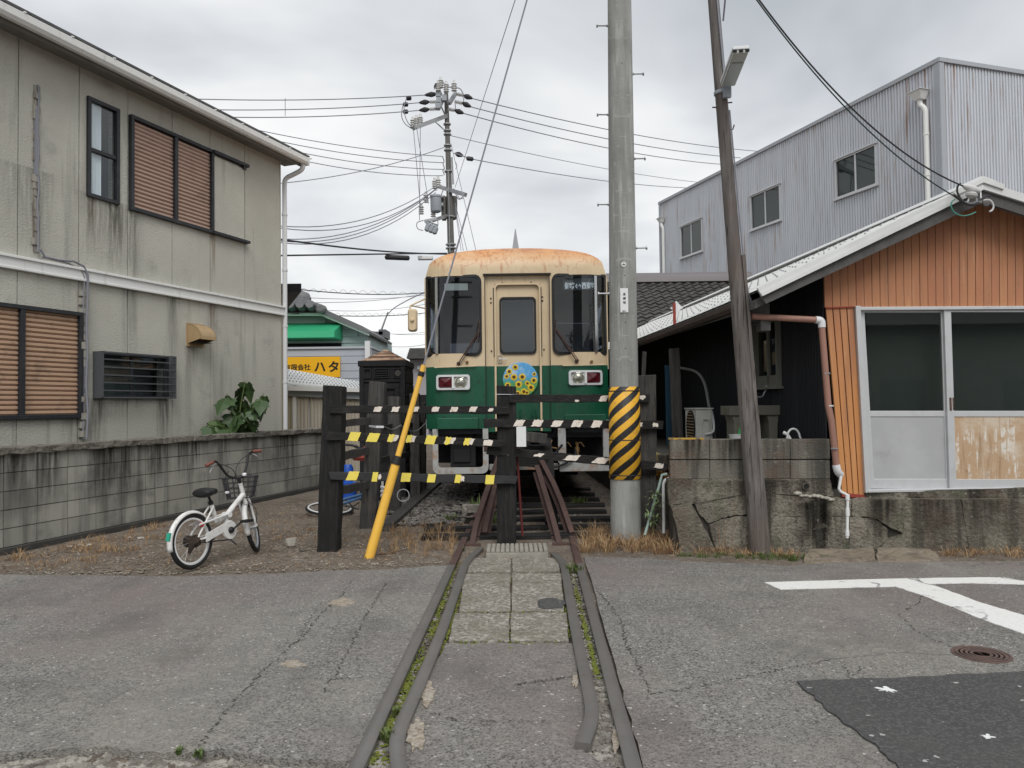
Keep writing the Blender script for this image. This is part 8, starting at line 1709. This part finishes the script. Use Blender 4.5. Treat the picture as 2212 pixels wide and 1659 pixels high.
b = MB(); b.tube(smooth_path([PY(1636, 858, 8.9), PY(1648, 857, 8.8), PY(1651, 848, 8.8), PY(1656, 842, 8.8), PY(1662, 843, 8.95)], 1), .01, 8); b.lathe(PY(1656, 839, 8.8), (0, 0, 1), [(.012, 0), (.03, .02), (.03, .03), (0, .035)], 8); b.build('tap', m_steel, label='small metal tap on the black wall above the sink', cat='tap', smooth=True)
b = MB(); b.tube(smooth_path([PY(1664, 842, 8.9), PY(1690, 845, 8.75), PY(1715, 842, 8.5), PY(1731, 832, 8.4), PY(1740, 840, 8.3), PY(1744, 900, 8.2), PY(1746, 948, 8.2)], 2), .012, 7); b.build('black_hose', mat('dark_hose', (.03, .03, .034), .5), label='dark hose looping from the tap along the black wall', cat='hose', smooth=True)
b = MB(); b.tube(smooth_path([PY(1700, 950, 7.95), PY(1702, 933, 7.95), PY(1712, 925, 7.95), PY(1724, 930, 7.95), PY(1730, 950, 7.95)], 3), .011, 8); b.tube([PY(1692, 934, 8.0), PY(1700, 938, 7.98), PY(1708, 951, 7.96)], .018, 8); b.build('white_hose_loop', m_wpvc, label='white hose loop showing above the retaining wall top', cat='hose', smooth=True)
b = MB(); p = PY(1591, 950, 8.1); b.lathe(V3((p.x, p.y, .84)), (0, 0, 1), [(.05, 0), (.065, .2), (.075, PY(1591, 941, 8.1).z - .84), (.08, PY(1591, 938.5, 8.1).z - .84), (.0, PY(1591, 939, 8.1).z - .84)], 18); b.build('white_bucket', m_white, label='white bucket rim showing behind the wall left of the wooden pole', cat='bucket', smooth=True)
b = MB(); p = PY(1600, 934, 8.2); b.lathe(p, (.15, 0, 1), [(.018, -.1), (.024, -.02), (.02, .05), (.01, .085), (0, .09)], 10); b.build('green_bottle', m_green, label='bright green bottle beside the white bucket', cat='bottle', smooth=True)
b = MB(); b.tube([PY(1708, 828, 8.4), PY(1730, 822, 8.35)], .006, 5); b.tube([PY(1757, 882, 7.9), PY(1762, 960, 7.85)], .012, 6); b.tube([PY(1754, 905, 7.9), PY(1762, 915, 7.9)], .02, 6); b.build('wall_fitting', m_gwd, label='small dark tap stub and pipe on the black wall near the downpipe', cat='fitting')
# ================================================================== SERVICE DROP at the gable
ga_ = thing('service_bracket', 'white insulator bracket and loose cable loops under the roof apex', 'bracket', PY(2105, 425, 7.05))
GP = lambda u, v, Y=7.05: PY(u, v, Y)
b = MB(); b.lathe(GP(2098, 424, 7.05), (.25, -.1, 1), [(.02, -.02), (.05, 0), (.055, .02), (.035, .035), (.045, .05), (.0, .06)], 14); b.build('insulator', m_porc, ga_, smooth=True)
b = MB(); b.lathe(GP(2100, 408, 7.05), (.9, 0, -.35), [(.01, -.1), (.03, -.06), (.035, .02), (.02, .07), (0, .09)], 12); b.build('insulator', m_porc, ga_, smooth=True)
b = MB(); b.tube([GP(2090, 437), GP(2096, 422)], .010, 6); b.tube([GP(2110, 435), GP(2107, 422)], .010, 6); b.tube(smooth_path([GP(2084, 436), GP(2096, 441), GP(2110, 436), GP(2118, 436)], 1), .009, 6); b.tube([GP(2118, 412, 7.12), GP(2119, 438, 7.08)], .008, 6); b.build('bracket_arm', m_steel, ga_)
b = MB(); b.tube(smooth_path([GP(2075, 396), GP(2068, 402), GP(2067, 415), GP(2076, 432), GP(2090, 441), GP(2108, 440), GP(2122, 428), GP(2132, 421), GP(2140, 424)], 2), .009, 6); b.tube(smooth_path([GP(2060, 421), GP(2072, 430), GP(2085, 440), GP(2100, 444), GP(2115, 440)], 2), .012, 6); b.build('cable_loop', m_wire, ga_, smooth=True)
b = MB(); b.tube(smooth_path([GP(2063, 430), GP(2055, 436), GP(2054, 448), GP(2063, 462), GP(2080, 467), GP(2096, 464), GP(2108, 458)], 3), .0065, 6); b.build('green_cable_loop', mat('green_cable', (.05, .22, .17), .5), ga_, smooth=True)
b = MB(); b.tube(smooth_path([GP(2124, 434), GP(2132, 431), GP(2142, 434), GP(2147, 446), GP(2143, 455), GP(2137, 457)], 3), .009, 6); b.build('white_cable_loop', m_porc, ga_, smooth=True)
b = MB(); b.lathe(GP(2128, 441), (0, -1, .2), [(.03, 0), (.03, .02), (0, .03)], 10); b.build('clamp', m_gwd, ga_)
wire([(1590, -70, 6.2), (2083, 403, 7.05)], .0075, m_wire, 'black service wire swooping down to the orange house gable', .27, n=24)
wire([(1585, -70, 6.3), (2060, 423, 7.05)], .0062, mat('dark_green_cable', (.02, .05, .045), .6), 'dark green service wire below the black one to the orange gable', .22, n=24)
wire([(1562, 45, 7.3), (1572, -60, 7.0)], .009, m_wireg, 'short slack wire leaving the top of the wooden pole')
# ================================================================== ACROSS THE ROAD (mirrored in the glass)
ah = thing('house_opposite', 'plain grey house across the road, mirrored in the sliding door glass', 'house', (19, -18, 0))
b = MB(); b.box(W0, 9, 30, -24, -16, 0, 4.6); b.build('wall', mat('opposite_wall', (.20, .19, .17), .9, [((.14, .13, .12), 'n', 1, .4, .7, .6)]), ah)
b = MB(); b.prism(Fr((9, -20, 0), (0, 1, 0)), [(-4.6, 4.5), (0, 6.6), (4.6, 4.5)], -21.5, .5); b.build('roof', m_tileg, ah)
for x in (11, 15, 20, 25):
    b = MB(); b.box(W0, x, x + 1.8, -16, -15.95, 1.0, 2.3); b.build('window', m_bframe, ah)
ot = thing('tree_opposite', 'dark rounded tree across the road, mirrored in the right windscreen of the train', 'tree', (4.6, -15.5, 0))
b = MB(); b.tube([V3((4.6, -15.5, 0)), V3((4.7, -15.5, 1.4)), V3((4.5, -15.4, 3))], [.2, .15, .08], 8); b.build('trunk', m_gwood, ot)
b = MB(); rr = random.Random(12)
for _ in range(2600):
    a = rr.random() * 6.283; e9 = math.asin(rr.uniform(-.8, 1)); r_ = rr.random() ** .4 * (1 + .25 * math.sin(3 * a) * math.cos(2 * e9)); c = V3((4.6 + 1.9 * r_ * math.cos(a) * math.cos(e9), -15.5 + 1.7 * r_ * math.sin(a) * math.cos(e9), 3.9 + 2.1 * r_ * math.sin(e9)))
    u_ = V3((rr.gauss(0, 1), rr.gauss(0, 1), rr.gauss(0, 1))).normalized() * .12; v_ = u_.orthogonal().normalized() * .07; b.add([c - u_, c + v_, c + u_, c - v_], [(0, 1, 2, 3)])
b.build('crown', mat('dark_foliage', (.03, .05, .02), .7), ot, fix=False)
op = thing('pole_opposite', 'utility pole across the road, mirrored in the left windscreen of the train', 'utility pole', (-2.6, -10, 0))
b = MB(); b.tube([V3((-2.6, -10, 0)), V3((-2.2, -10, 7.0))], [.15, .10], 12); b.build('shaft', m_bpole, op, smooth=True)
for z in (4.7, 5.9, 6.5): b = MB(); b.box(W0, -2.9, -1.6, -10.1, -10, z, z + .08); b.build('crossarm', m_steel, op)
